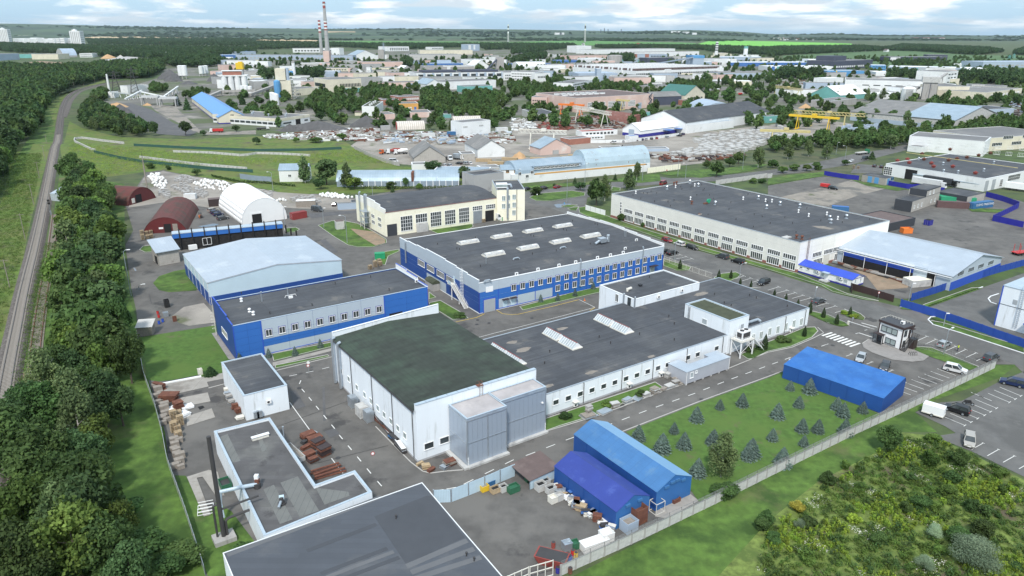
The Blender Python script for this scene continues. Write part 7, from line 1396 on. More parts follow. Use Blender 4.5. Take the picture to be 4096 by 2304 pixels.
# VEGETATION
BELT='trees of the belt between railway and works'
BP=[(1,690,330),(1,1000,420),(1,1090,640),(1,1150,1080),(1,1180,1449),(2,1240,420),(2,1300,950),(2,1330,1449),(3,1070,60),(3,1120,420),(3,1130,640),(3,1180,800),(3,1000,960),(3,1300,1180),(3,1640,1449),(3,1720,1800),(3,200,1800),(3,230,1100),(3,190,600),(3,170,100),(2,320,1200),(2,480,950),(2,640,560),(2,640,100),(1,660,1100),(1,680,700)]
cx=0
for x,y in fill(BP,6.2,3):
    near=y<135;sp=R.choice(['broad','broad','dark','birch','light','broad','dark']);H=R.uniform(8,13.5)if y<240 else R.uniform(8,12)
    d_={'broad':'bushy mid green','dark':'dense dark green','birch':'loose drooping birch','light':'lighter green leafy'}[sp]
    tree(sp,(x,y,0),H,H*R.uniform(.32,.44),d_+(' tree in the belt beside the grass strip',' tree in the belt beside the red hangars')[y>200],group=BELT,lod=0 if near else 1);cx+=1
for P,H,Rr in(((3,420,510),9.5,4.6),((3,1150,720),7.5,2.6),((1,700,80),13,3.6),((2,980,400),12,3.6),((2,1150,100),12.5,3.2),((2,1230,430),12,3.4),((1,1000,470),13,4.2)):tt('broad' if P[0]!=3 or P[1]<500 else 'light',P,H,Rr,'large rounded tree standing above the belt',group='large trees of the belt',lod=0)
for P,H in(((3,350,1180),4),((3,900,1060),5),((3,1350,1020),4.5),((3,1800,1130),3.2),((3,1650,1250),3.2),((3,1450,1350),3),((3,2450,1120),2.2),((3,550,1260),3.5),((3,1120,1340),4),((3,1290,700),3)):tt('shrub',P,H,H*.8,'leafy shrub at the edge of the belt near the grey fence',group='shrubs at the edge of the belt',lod=0)
# forest left of the line
LF=[(0,-900,1449),(0,-900,720),(0,0,700),(0,620,720),(0,1250,665),(0,1640,640),(0,1640,720),(0,1500,790),(0,1050,800),(0,940,830),(0,750,880),(0,620,945),(0,540,1000),(0,470,1100),(0,420,1230),(0,330,1400),(0,180,1449),(1,60,330),(1,20,560),(1,-900,560)]
pts=sorted(fill(LF,8.,8),key=lambda p:p[1]);vis=[p for p in pts if abs(p[0])/p[1]<.78]
for x,y in vis[:60]:H=R.uniform(10,16);tree(R.choice(['broad','dark','light']),(x,y,0),H,H*.33,'woodland tree at the near edge of the forest left of the railway',group='trees of the forest left of the railway',lod=1,parts=False)
F2=tree_meshes('dark',2,0)[0];F1=tree_meshes('broad',2,1)[0]
rest=vis[60:];scatter('forest',rest[::2],F2,'dense mixed forest left of the railway',1.1,1.75);scatter('forest',rest[1::2],F1,'mid green trees mixed into the forest left of the railway',1.05,1.7,seed=3)
# woods between and behind the halls
WD=[([(0,800,1160),(0,950,1010),(0,1010,1080),(0,1180,1170),(0,1390,1300),(0,1600,1370),(0,1250,1400),(0,1000,1330),(0,850,1300)],'dark',9),([(10,470,1100),(10,620,950),(10,850,1010),(10,1000,1020),(10,1280,1120),(10,1200,1150),(10,850,1140),(10,600,1120)],'dark',11),
 ([(10,1080,960),(10,1180,850),(10,1400,930),(10,1560,960),(10,1560,1010),(10,1270,1060),(10,1100,1040)],'dark',12),([(10,1640,1060),(10,1660,950),(10,1900,970),(10,2400,960),(10,2560,1020),(10,2400,1200),(10,2020,1200),(10,1800,1140)],'dark',12),
 ([(20,0,1000),(20,0,850),(20,200,880),(20,600,880),(20,610,950),(20,300,960),(20,80,980)],'dark',11),([(20,400,830),(20,520,800),(20,660,850),(20,610,890),(20,440,860)],'broad',10),([(20,760,880),(20,1100,850),(20,1300,860),(20,1290,905),(20,800,910)],'dark',10),([(20,1500,880),(20,1950,850),(20,2050,880),(20,1990,930),(20,1700,900)],'broad',11),
 ([(30,1450,1110),(30,1850,1060),(30,2160,1050),(30,2100,1110),(30,1800,1100)],'light',8),([(30,0,1240),(30,60,1130),(30,240,1160),(30,280,1230)],'dark',11),([(0,1850,1000),(0,1950,930),(0,2100,950),(0,2060,1010)],'birch',11),([(0,1500,930),(0,1560,880),(0,1700,910),(0,1640,940)],'light',6),([(0,920,1010),(0,1010,940),(0,1080,960),(0,1060,1020)],'light',5),
 ([(30,380,1480),(30,500,1420),(30,1300,1380),(30,2576,1310),(30,2576,1360),(30,1500,1449),(31,1200,40),(31,700,60),(31,300,60),(31,0,120),(31,0,30)],'dark',7.5),([(30,1980,1340),(30,2050,1260),(30,2576,1250),(30,2576,1320)],'dark',9)]
kk=0
for poly,sp,H0 in WD:
    for x,y in fill(poly,H0*.78 if kk<115 else H0*.9,4+kk):
        kk+=1;H=H0*R.uniform(.75,1.2)
        if kk<115:tree(R.choice([sp,sp,'broad','birch']),(x,y,0),H,H*.36,'leafy tree in a clump between the distant industrial halls',group='trees between the distant halls',lod=1 if y<550 else 2,parts=y<420)
        else:WD_R=globals().setdefault('WD_R',[]);WD_R.append((x,y))
scatter('tree_belt',globals().get('WD_R',[(0,900)]),F1,'dark hedge like belt of trees along the avenue',.65,1.0,seed=8)
far=[]
for poly,st in(([(0,0,520),(0,0,450),(0,700,475),(0,1500,490),(0,2576,500),(0,2576,540),(0,1500,600),(0,1000,575),(0,600,545),(0,200,535)],16),([(0,1650,640),(0,1700,580),(0,2200,600),(0,2280,640),(0,2100,680),(0,1750,680)],11),([(0,860,400),(0,2576,400),(0,2576,470),(0,900,450)],30),([(10,0,430),(10,620,440),(10,1100,455),(10,2576,455),(20,640,460),(20,640,480),(20,0,560),(20,0,500),(10,2300,510),(10,2250,470),(10,1600,500),(10,1240,500),(10,840,475),(10,0,505)],17),
 ([(20,820,475),(20,1300,470),(20,2000,480),(20,2576,500),(20,2576,560),(20,2090,540),(20,1900,505),(20,900,490)],17),([(30,0,500),(30,140,490),(30,900,480),(30,1200,500),(30,1150,515),(30,500,545),(30,150,560),(30,0,580)],15),([(30,1130,510),(30,1350,460),(30,2200,500),(30,2360,530),(30,2100,560),(30,1500,520)],14),([(30,2450,550),(30,2576,500),(30,2800,560),(30,2576,560)],14),
 ([(30,100,760),(30,300,740),(30,340,780),(30,120,800)],9),([(30,380,780),(30,520,760),(30,520,790)],9),([(30,1880,820),(30,1900,780),(30,2576,810),(30,2576,860),(30,2200,850)],10),([(30,1290,660),(30,1560,655),(30,1560,665),(30,1290,668)],10),([(30,1210,790),(30,1480,790),(30,1480,810),(30,1210,815)],9),([(20,960,590),(20,1220,585),(20,1220,640),(20,1080,620)],10),([(20,0,640),(20,200,560),(20,340,570),(20,340,600),(20,100,650)],12),([(10,1490,690),(10,1500,620),(10,1570,640),(10,1560,690)],9),([(10,40,800),(10,230,770),(10,240,810),(10,60,820)],9),([(10,390,800),(10,450,760),(10,690,760),(10,640,800)],9)):
    far+=fill(poly,st,5,5200)
for a_ in range(2600):
    y=R.uniform(560,2300);far.append((R.uniform(-.38,.72)*y,y,-2))
ft=[p for p in far if len(p)<3];scatter('town_trees',[p for p in far if len(p)>2],F1,'loose green trees dotted between the distant halls',.7,1.4);scatter('distant_wood',ft,F2,'distant dark woods and tree rows between the halls and fields',1.1,1.9,seed=2)
hp=[]
rg=np.random.default_rng(4)
for _ in range(9000):
    y=rg.uniform(6300,12500);x=rg.uniform(-.8,.8)*y
    if sin(x*.0017+y*.0009)+sin(x*.0006-y*.0019+2)+rg.normal()*.25>.35 and not(y<7600 and x>2200):hp.append((x,y,terr(x,y)-3))
scatter('hill_forest',hp,F2,'dark forest covering the far ridges',4.,8.,(.22,.3),seed=6)
for cr,x,y,H in((20,1070,830,15),(20,2075,860,15),(20,2115,865,15),(20,2150,860,16),(20,2220,880,14),(20,2255,890,14),(20,2425,910,15),(20,2455,900,15),(20,2495,915,15),(20,2520,905,14),(30,285,900,16),(30,170,1020,15),(30,600,930,16),(30,660,920,16),(30,700,920,15),(30,750,910,14),(30,775,908,14),(10,1160,790,12)):
    p=g(cr,x,y);tree('poplar',(p.x,p.y,0),H*.75,H*.16,'slim dark poplar in the row near the distant works',group='columnar poplars near the distant works',lod=1)
IND=[('broad',(20,2190,885),17,8,'biggest round tree beside the truck park'),('broad',(20,2460,925),11,5,'round tree right of the biggest one at the truck park'),('broad',(20,1960,735),13,7,'round crowned tree before the enormous factory'),('dark',(20,1220,1080),5,3.4,'dark bush by the concrete garage wall'),('birch',(30,1015,885),14,4,'slim birch left of the concrete silo tower'),('birch',(30,1170,880),14,4.5,'birch right of the slim one before the works hall'),('birch',(30,1420,1100),14,4.5,'tall birch in front of the half blue barn roof'),('broad',(30,950,1120),9,5,'round tree at the corner of the vast barn'),('broad',(30,760,1045),7,4,'bush beside the grey open barn'),('dark',(0,1850,1220),10,4.6,'dark oak standing alone below the gravel yard'),('dark',(0,2370,1260),5,3,'dark tree before the blue roofed barn'),('dark',(0,2040,1310),4,2.5,'small dark tree by the red truck'),('pine',(0,2430,940),11,4,'tall fir behind the blue roofed barn'),('pine',(0,1770,945),11,4.5,'spreading pine left of the blue roofed barn'),('pine',(0,1870,985),11,4.5,'spreading pine touching the blue roofed barn'),('dark',(10,650,1130),7,4.5,'spreading chestnut beside the long workshop'),('birch',(10,1750,1160),11,4,'tall birch before the pink building'),('birch',(10,1960,1190),10,3,'slim birch beside the windowless block'),('birch',(10,1460,1060),11,4.2,'tall birch beside the orange office'),('broad',(10,1830,1010),14,4,'birch like tree in front of the dark wood'),('light',(10,1155,1200),4,3.6,'bright bush on the gravel ridge'),('light',(10,860,1340),4,4,'willow bush beside the storage yard'),('light',(10,600,1380),3.5,5,'wide bright willow thicket in the meadow'),('light',(10,400,1380),3.5,2.5,'small willow bush in the meadow'),('dark',(0,2576,1380),5,3,'dark willow at the road bend'),
 ('birch',(11,470,105),14,4.2,'tall weeping birch left in the group of three'),('dark',(11,690,150),12.5,6,'broad dark tree between the two birches'),('birch',(11,895,178),12.5,4.2,'weeping birch right in the group of three'),('light',(11,985,330),6,4,'round bright green bush beside the birches'),('dark',(11,645,340),5.5,3.4,'dark bush under the birches'),('broad',(11,1355,380),3.6,2.8,'rounded garden bush before the pale blue shed'),('pine',(11,1370,410),3.5,1.2,'small pointed fir in the garden'),('broad',(11,1503,335),4.5,1.9,'small ball crowned tree in the garden'),('light',(11,1645,395),3.6,1.8,'pale flowering shrub in the garden'),('dark',(11,2095,218),9,3.6,'dark tree behind the curved roof'),('dark',(11,1780,165),6,5,'dark wide tree beside the stone barn'),('dark',(1,1975,250),3.5,2.6,'dark bush at the edge of the storage yard'),('shrub',(1,1510,190),3,2.4,'green bush beside the lattice mast'),('shrub',(1,1685,215),2.4,1.8,'small bush along the green fence'),
 ('birch',(21,945,300),12,3.2,'birch before the worn white building corner'),('broad',(21,860,330),12.5,4.2,'linden left of the birch at the building corner'),('birch',(21,1190,240),10.5,4,'birch behind the road junction'),('birch',(21,1265,170),10,2.6,'slim birch behind the junction birch'),('broad',(21,2070,165),8.5,4,'round linden on the far verge of the avenue'),('dark',(21,690,385),4,2.9,'round dark bush near the road sign'),('pine',(21,635,335),3.4,1.4,'small pine left on the verge'),('pine',(21,1040,298),3.4,1.4,'small pine right on the verge'),('shrub',(21,245,430),4,2.9,'spreading dark bush on the traffic island'),('shrub',(21,1105,695),3,1.7,'bush against the worn white wall'),('shrub',(21,1322,785),1.8,.9,'small bush against the worn white wall'),('shrub',(21,425,398),1.2,1.,'low bush on the avenue verge'),('birch',(21,2500,20),12,4.2,'tall weeping birch beside the avenue'),('broad',(21,2290,75),7,3.6,'dark green tree behind the avenue'),('broad',(21,2200,130),5.5,3,'mid green bush behind the avenue'),('broad',(21,1960,165),4.4,2.4,'bush beside the round linden'),('shrub',(21,2430,335),3,2,'bush on the concrete wall line'),('shrub',(21,2520,345),2.4,1.8,'low bush next to the wall line bush'),
 ('light',(31,155,225),3.6,2.7,'leftmost bright bush beside the apron'),('shrub',(31,270,195),4,3,'second bush beside the apron'),('light',(31,395,205),3.6,2.6,'third bright bush beside the apron'),('shrub',(31,495,180),4.2,3,'bush touching the indigo fence'),('birch',(31,220,-20),10,3.6,'birch left in the avenue row'),('birch',(31,430,-60),11,3.6,'birch in the middle of the avenue row'),('birch',(31,610,-20),10,3.8,'birch right in the avenue row'),('broad',(31,785,155),3.4,2.4,'bush by the gas pipe'),('pine',(31,1055,75),4.6,2.6,'blue fir by the parked truck'),('birch',(31,1260,-110),10,5.5,'weeping birch before the red fan roof building'),('shrub',(31,60,150),5,3,'leafy bush at the avenue left end'),
 ('birch',(23,2150,15),8.4,3.3,'airy birch growing outside the concrete fence'),('shrub',(23,2160,520),2.6,1.9,'leafy undergrowth at the foot of the fence birch'),('broad',(33,1250,-60),5.4,2.2,'bushy tree at the top of the weedy field'),('pine',(2,2110,790),2.1,1.7,'low spruce beside the small white building')]
for sp,P,H,Rr,lb in IND:tt(sp,P,H,Rr,lb,lod=0 if P[0]%10==3 else 1)
# blue spruces on the lawn, hedging conifers
LS=[((22,2330,1055),'blue spruce nearest the road kerb bend'),((22,2100,1118),'blue spruce in the front row third from the tent'),((22,1870,1190),'blue spruce with drooping side nearest the road'),((22,1640,1350),'blue spruce pair member behind the long tent'),((22,1280,1375),'blue spruce closest to the long blue tent'),((22,2040,1420),'blue spruce beside the open lawn centre'),((32,262,808),'blue spruce against the corner of the bright tent'),((32,235,930),'blue spruce just below the one at the tent corner'),((32,437,905),'wide blue spruce along the bright tent'),((32,325,1082),'blue spruce in the middle of the lawn'),((32,115,1155),'blue spruce left of the lawn centre'),((32,712,1095),'blue spruce near the tent wall middle'),((32,777,1150),'fullest blue spruce near the tent end'),((32,972,1140),'blue spruce next to the fence end of the tent'),((32,362,1308),'left one of two spruces below the lawn centre'),((32,522,1318),'right one of two spruces below the lawn centre'),((32,797,1315),'blue spruce by the barbed wire at the fence'),((32,60,1410),'blue spruce right of the airy birch'),((33,375,30),'tall blue spruce leaning at the concrete fence'),((33,168,150),'dark spruce close to the concrete fence'),((23,1525,10),'broad blue spruce behind the long tent'),((23,1745,0),'blue spruce second behind the long tent'),((23,2015,0),'blue spruce left of the airy birch'),((23,2430,60),'taller spruce right of the airy birch'),((23,2390,130),'green spruce under the taller one'),((23,1885,262),'dark green spruce beside the tent gable')]
for i,(P,lb)in En(LS):q=R.uniform(.72,1.18)*(1.2 if i in(12,20,23,25)else 1);tt('spruce',P,3.0*q,1.6*q,lb,group='spruces on the fenced lawn',lod=0)
for i,P in En(((12,120,605),(12,385,585),(12,640,510),(22,290,62),(22,462,48),(22,636,5),(21,820,1385),(21,975,1322),(21,1130,1300),(21,1290,1265),(2,2402,650))):tt('spruce',P,2.3,.95,'small spruce '+['at the left end of the low blue building','second along the low blue building','third along the low blue building','first along the blue workshop from its grey doors','second along the blue workshop','third along the blue workshop','by the annex corner of the workshop strip','fourth along the blue workshop wall','fifth along the blue workshop wall','beside the workshop side entrance','tiny one behind the small white building'][i],lod=0)
for i,P in En(((21,1697,1158),(21,2088,1262),(21,2210,1265),(21,2303,1345),(21,2412,1368),(32,72,8),(32,190,50),(32,310,108),(32,435,135),(32,572,192),(32,706,255),(32,838,182),(32,380,378),(22,2560,460))):H=(3.3,3.2,2.8,2.2,2.2,2.,2.2,2.2,3.4,3.,3.,2.6,2.9,4)[i];tt('thuja',P,H,H*.2,'clipped dark thuja, '+['alone left of the entrance gate','first right of the gate','behind the gate island','first behind the factory roof','second behind the factory roof','third behind the factory roof','fourth behind the factory roof','fifth behind the factory roof','tall at the factory corner','first past the corner','second past the corner','on the round bed with yellow shrubs','at the end of the white wall','beside the platform stair'][i],lod=0)
for P,s_ in(((32,770,225),1.1),((32,875,262),1.2)):tt('lime',P,1.,s_,'yellow green cushion shrub on the round bed'+(' nearer the barrier' if s_>1.1 else ''),lod=1)
for P,lb in(((32,160,490),'spreading juniper along the white wall'),((12,2060,250),'spreading juniper at the corner of the grass strip'),((22,950,1130),'yellow green shrub among the slab stacks'),((22,1300,1035),'small shrub among the slab stacks'),((22,540,1255),'low dark shrub under the white wall'),((22,2395,590),'shrub at the foot of the white stair'),((22,2500,570),'round shrub along the white wall')):tt('lightbush' if 'yellow' in lb else 'shrub',P,1.2,1.9 if 'juniper' in lb else 1.2,lb,lod=1)
# hedges and weeds
def hedge(label,pts,h=1.2,w_=1.,m='leaf'):
    P=resample([G(p)for p in pts],.32);rg=np.random.default_rng(len(pts));C=[]
    for p in P:C+=[(p.x+rg.uniform(-w_,w_)*.5,p.y+rg.uniform(-w_,w_)*.5,rg.uniform(.1,h))for _ in range(7)]
    C=np.array(C);Nn=rg.normal(size=C.shape);V,F=quads(C,Nn,rg.uniform(.18,.4,len(C)),rg);tag(obj('hedge',fmesh('hedge',V,F,[m],None,rg.uniform(.2,.8,len(F)))),label,'hedge')
hedge('clipped green hedge before the grey blue fence',[(1,2130,330),(1,2420,390),(11,60,395),(11,390,430)]);hedge('garden hedge along the pale blue shed',[(11,1060,450),(11,1600,455),(11,2050,445)],1.4,1.2)
def tuft(n,hgt,w_,m,seed,tip=None):
    rg=np.random.default_rng(seed);C=np.stack([rg.normal(size=n)*w_*.4,rg.normal(size=n)*w_*.4,rg.uniform(.1,1,n)*hgt],1);N_=np.stack([rg.normal(size=n)*.8,rg.normal(size=n)*.8,np.full(n,.8)],1)
    V,F=quads(C,N_,rg.uniform(.1,.24,n),rg,.45);return fmesh('tuft',V,F,[m],None,rg.uniform(.1,.9,n))
WF=[(33,560,560),(33,900,340),(33,1330,60),(33,1650,60),(33,2050,230),(33,2576,490),(33,2900,900),(33,2900,1700),(33,-200,1700),(23,2500,1300),(33,0,950)]
wp_=fill(WF,.62,9);rr=RND(2)
nf=lambda x,y:sin(x*.31+y*.22)+sin(x*.13-y*.41+1)+sin(x*.83+y*.6)*.6
lo=[p for p in wp_ if nf(*p)>.55 and rr.random()<.62];dk=[p for p in wp_ if nf(*p)<=.55 and rr.random()<.36];md=[p for p in wp_ if rr.random()<.08];fl_=[p for p in wp_ if nf(p[0]*1.7+9,p[1]*1.7)>1.35]
scatter('weeds',lo,tuft(60,.95,.55,'leaf_lime',1),'tall yellow green weeds of the lower right field',.5,1.1);scatter('weeds',dk,tuft(56,.55,.7,'leaf_light',2),'mid green weeds covering the lower right field',.5,1.2,seed=1);scatter('weeds',md,tuft(50,.8,.7,'leaf',3),'darker weeds in the lower right field',.6,1.4,seed=2);scatter('wildflowers',fl_,tuft(9,.9,.6,'flower_white',4),'white umbels flowering in the weedy field',.35,.6,seed=3)
ex=[('willow',(33,2130,1075),4.3,3.6,'large silvery willow in the bottom right corner'),('willow',(33,325,870),1.9,.85,'small silvery willow ball beside the yellow bush'),('yellow',(33,305,695),1.9,1.0,'yellowish willow bush behind the silvery ball'),('lightbush',(33,1640,170),3.2,1.5,'tall light birch bush below the car park edge'),('broad',(33,1960,190),3.4,1.4,'dark green bush right of the light birch bush'),('shrub',(33,1560,640),2.6,1.3,'grey green bush in the middle of the field'),('shrub',(33,1400,690),2.2,.9,'dark bush left of the grey green bush'),('lightbush',(33,1850,540),2.2,1.4,'broad mid green bush right of the field centre'),('shrub',(33,2080,670),2.4,1.1,'rounded dark bush at the right of the field'),('shrub',(33,1950,960),3.0,1.5,'dark thicket behind the large silvery willow'),('shrub',(33,2200,900),3.0,1.7,'wide dark thicket right behind the willow'),('willow',(33,1700,930),2.2,1.2,'pale bush left of the dark thicket'),('willow',(33,1600,1250),2.2,1.3,'pale bush left of the large silvery willow'),('shrub',(33,620,400),2.2,1.3,'dark green bush at the left corner of the field'),('lightbush',(33,780,270),1.8,.9,'light bush at the upper left field edge'),('shrub',(33,1130,1010),2.0,1.0,'green bush with pale tips near the bottom'),('shrub',(33,0,790),2.3,1.2,'dark shrub at the left end of the weedy field'),('shrub',(23,2520,870),2.2,1.2,'dark shrub on the mown verge'),('shrub',(33,60,1000),2.0,1.2,'pale leaved shrub below the verge')]
for sp,P,H,Rr,lb in ex:tt(sp,P,H,Rr,lb,lod=0)
for i,(x,y)in En(fill(WF,3.6,31)):
    if rr.random()<.25:H=rr.uniform(.9,2.1);tree(rr.choice(['shrub','lightbush','lightbush','lime','broad']),(x,y,0),H,H*rr.uniform(.4,.75),'low wild bush growing in the weedy field',group='wild bushes in the weedy field',lod=1,name='shrub')
MD=[(1,700,0),(1,1500,60),(1,2576,160),(11,1000,60),(11,1380,210),(11,900,200),(11,300,200),(1,1500,250),(1,1100,330),(1,650,320)]
scatter('meadow_weeds',fill(MD,2.6,12),tuft(30,1.3,1.6,'leaf_lime',5),'yellow green weeds in the walled meadow',.6,1.3)
scatter('bank_weeds',fill([(1,0,100),(1,420,100),(1,330,600),(1,200,1200),(2,0,500),(1,-300,1449),(1,-200,500)],1.5,13)+fill([(2,300,100),(1,480,1000),(1,590,1000),(2,470,300),(2,250,1000),(3,30,1000),(2,100,1200)],1.1,14),tuft(34,.7,1.0,'leaf_light',6),'rough weeds on the railway banks',.5,1.2)
# VEHICLES, FENCES, YARD STOCK
PAINT={}
def paint(n,c):
    k='car_'+n
    if k not in MATS:mat(k,c,.3,.03,.5,.2,spec=.7)
    return k
for n_,c_ in(('red',(.28,.012,.025)),('white',(.78,.79,.8)),('black',(.012,.013,.016)),('grey',(.07,.075,.085)),('silver',(.42,.45,.48)),('navy',(.015,.03,.10)),('beige',(.42,.40,.37)),('green',(.03,.2,.1)),('blue',(.03,.13,.42)),('orange',(.62,.13,.03)),('yellow',(.7,.45,.03))):paint(n_,c_)
def car(kind,col,P,ang,label,group=None,cat='car'):
    Lc,Wc,Hc={'hatch':(4.1,1.75,1.48),'sedan':(4.6,1.8,1.44),'suv':(4.6,1.9,1.72),'estate':(4.7,1.8,1.5),'mpv':(4.6,1.85,1.68),'van':(5.2,2.0,2.2)}[kind];pc='car_'+col;p=G(P)
    t=thing('parked_car',label,cat,(p.x,p.y,.12),GA+rad(ang),group);bz={'suv':.98,'van':1.1,'mpv':.98}.get(kind,.88);hood={'van':.14,'mpv':.2}.get(kind,.25);tail={'sedan':.14}.get(kind,.02)
    def body():
        b=MB();x0,x1=-Lc/2,Lc/2;pr=[(x0,.28),(x1-.08,.28),(x1,.5),(x1-.08,bz-.2),(x1-Lc*hood,bz),(x0+Lc*tail,bz),(x0+.02,bz-.12)];w0=Wc/2
        n=len(b.v);extr(b,pr,'y',-w0,w0,pc);b.v=[(x,y*(.9 if x>x1-.3 or x<x0+.1 else 1),z)for x,y,z in b.v]
        cx0,cx1=x0+Lc*tail,x1-Lc*hood;tp0,tp1=cx0+(.35 if kind!='van' else.1)+(.35 if kind=='sedan' else 0),cx1-(.85 if kind!='van' else.6)
        b.hexa([(tp0,-w0*.8,Hc-.06),(tp1,-w0*.8,Hc-.06),(tp1,w0*.8,Hc-.06),(tp0,w0*.8,Hc-.06)],[(tp0+.08,-w0*.72,Hc),(tp1-.08,-w0*.72,Hc),(tp1-.08,w0*.72,Hc),(tp0+.08,w0*.72,Hc)],pc)
        for f in(0,.5,1):
            for s_ in(-1,1):xa,xb=cx0+(cx1-cx0)*f,tp0+(tp1-tp0)*f;b.bar((xa,s_*w0*.96,bz),(xb,s_*w0*.79,Hc-.04),.08,pc)
        g2=MB();g2.hexa([(cx0+.03,-w0*.93,bz),(cx1-.03,-w0*.93,bz),(cx1-.03,w0*.93,bz),(cx0+.03,w0*.93,bz)],[(tp0,-w0*.79,Hc-.05),(tp1,-w0*.79,Hc-.05),(tp1,w0*.79,Hc-.05),(tp0,w0*.79,Hc-.05)],'glass');return b.mesh('body'),g2.mesh('windows')
    bm,gm=cached(('car',kind,col),body);obj('body',bm,t);obj('windows',gm,t)
    wm=cached('whl',lambda:MB().tube((0,-.11,0),(0,.11,0),.32,'tyre',n=12).tube((0,-.12,0),(0,.12,0),.2,GV_,n=10).mesh('wheel'))
    for x in(-Lc*.29,Lc*.31):
        for y in(-Wc/2+.1,Wc/2-.1):obj('wheel',wm,t,(x,y,.32))
    hm=cached('hl',lambda:Bx(-.05,-.18,-.06,.03,.18,.06,'lamp_white').mesh('headlight'));tm=cached('tl',lambda:Bx(-.03,-.14,-.1,.05,.14,.1,'lamp_red').mesh('tail_light'))
    for y in(-Wc*.33,Wc*.33):obj('headlight',hm,t,(Lc/2-.04,y,.66));obj('tail_light',tm,t,(-Lc/2+.02,y,bz-.12))
    obj('number_plate',cached('np',lambda:Bx(-.02,-.26,-.06,.02,.26,.06,WP_).mesh('number_plate')),t,(Lc/2,0,.42));return t
CARS=[('hatch','red',(21,1560,985),-90,'dark red hatchback at the kerb across the street'),('hatch','white',(21,1685,1022),90,'white hatchback with black wheels behind the red car'),('estate','black',(21,1812,1058),-90,'black estate car third in the kerb row'),('suv','grey',(21,2115,1150),90,'dark grey crossover parked alone at the kerb'),('suv','black',(21,2272,1200),90,'black crossover last at the kerb before the blue office'),('estate','black',(21,1615,1112),5,'black estate car in the bays by the workshop corner'),('sedan','black',(21,1540,1095),5,'dark saloon half hidden by the workshop corner'),('suv','black',(21,2530,1412),185,'black crossover in the bays behind the thujas'),
 ('sedan','grey',(32,508,152),0,'dark grey saloon in the bays past the factory corner'),('hatch','silver',(32,1768,588),0,'silver hatchback in the bays beyond the gatehouse'),('suv','grey',(32,2240,725),0,'grey crossover at the last bay beside the fence end'),('suv','white',(32,1880,845),-72,'white crossover with black roof inside the fence'),('hatch','silver',(32,930,730),200,'pale silver hatchback behind the bright blue tent'),('hatch','grey',(32,1172,815),200,'dark grey hatchback behind the bright blue tent'),('suv','navy',(32,2455,980),108,'navy crossover in the outer car park'),('suv','black',(32,1892,1250),100,'black off roader towing the white trailer'),('mpv','beige',(33,2018,115),205,'silver people carrier alone in the outer car park'),
 ('sedan','black',(21,150,462),15,'black saloon at the cream building corner'),('suv','black',(21,322,458),15,'black off roader on the avenue'),('sedan','red',(21,455,445),15,'red saloon on the avenue'),('suv','black',(31,655,458),-80,'black car towing a red trailer on the apron'),('sedan','white',(31,840,182),190,'white saloon on the avenue by the gas pipe'),('hatch','black',(31,1070,232),20,'black hatchback in the small yard'),('hatch','black',(31,1140,240),20,'black car beside the red fan roof building'),('van','black',(31,970,160),190,'black van on the avenue'),
 ('estate','beige',(1,2148,680),10,'beige estate first of four beside the fabric hangar'),('hatch','navy',(1,2170,702),10,'navy car second beside the fabric hangar'),('hatch','navy',(1,2198,722),10,'navy car third beside the fabric hangar'),('estate','grey',(1,2245,762),10,'grey estate last beside the fabric hangar'),('van','grey',(11,618,678),-60,'grey van in the stone yard'),('hatch','black',(11,790,622),60,'black car behind the blue grey cabin'),('van','white',(11,1385,185),-20,'white van at the stone barn'),('van','red',(21,1522,412),20,'red car on the avenue partly behind the roof')]
for k in CARS:car(k[0],k[1],k[2],k[3],k[4])
rr=RND(12)
for i,P in En([(20,x,y)for x,y in((1018,1442),(1108,1432),(1150,1428),(1182,1424),(1250,1418),(1295,1414),(1340,1411),(1392,1405),(1450,1398),(1557,1388),(1682,1374),(1720,1358),(350,1112),(385,1118),(420,1122),(460,1125),(530,1135),(495,1112),(445,1108))]+[(11,x,y)for x,y in((2042,205),(2100,205),(2155,205),(1898,225),(1948,225))]):c_=('red' if i==8 else rr.choice(['black','grey','silver','white','navy']));car(rr.choice(['hatch','suv','sedan']),c_,P,rr.uniform(60,110),('small %s car parked %s'%(c_,'in the row before the tent warehouse' if i<12 else 'at the pink crane hall' if i<19 else 'at the log yard')),'cars parked in distant rows')
def truck(label,P,ang,cab,load=None,Lb=6.5,hb=2.6,kind='box'):
    p=G(P);t=thing('truck',label,'truck',(p.x,p.y,.1),GA+rad(ang));obj('cab',MB().hexa([(0,-1.15,.6),(2.1,-1.15,.6),(2.1,1.15,.6),(0,1.15,.6)],[(0,-1.1,2.9),(1.6,-1.1,2.9),(1.6,1.1,2.9),(0,1.1,2.9)],'car_'+cab),t);obj('windscreen',MB().hexa([(2.02,-1.,1.6),(2.06,-1.,1.6),(2.06,1.,1.6),(2.02,1.,1.6)],[(1.72,-1.,2.6),(1.78,-1.,2.6),(1.78,1.,2.6),(1.72,1.,2.6)],'glass'),t)
    if kind=='mixer':b=MB();b.tube((-Lb,0,2.6),(-Lb*.45,0,2.2),.6,load,1.25,12).tube((-Lb*.45,0,2.2),(-.4,0,1.9),1.25,load,.7,12);obj('drum',b,t)
    elif load:obj('cargo_body',Bx(-Lb,-1.2,1.,-.2,1.2,1+hb,load),t)
    obj('chassis',Bx(-Lb,-.5,.6,2,.5,.95,SD_),t);wm=cached('twh',lambda:MB().tube((0,-.15,0),(0,.15,0),.48,'tyre',n=12).mesh('wheel'))
    for x in(1.1,-Lb*.62,-Lb*.85):
        for y in(-1,1):obj('wheel',wm,t,(x,y,.48))
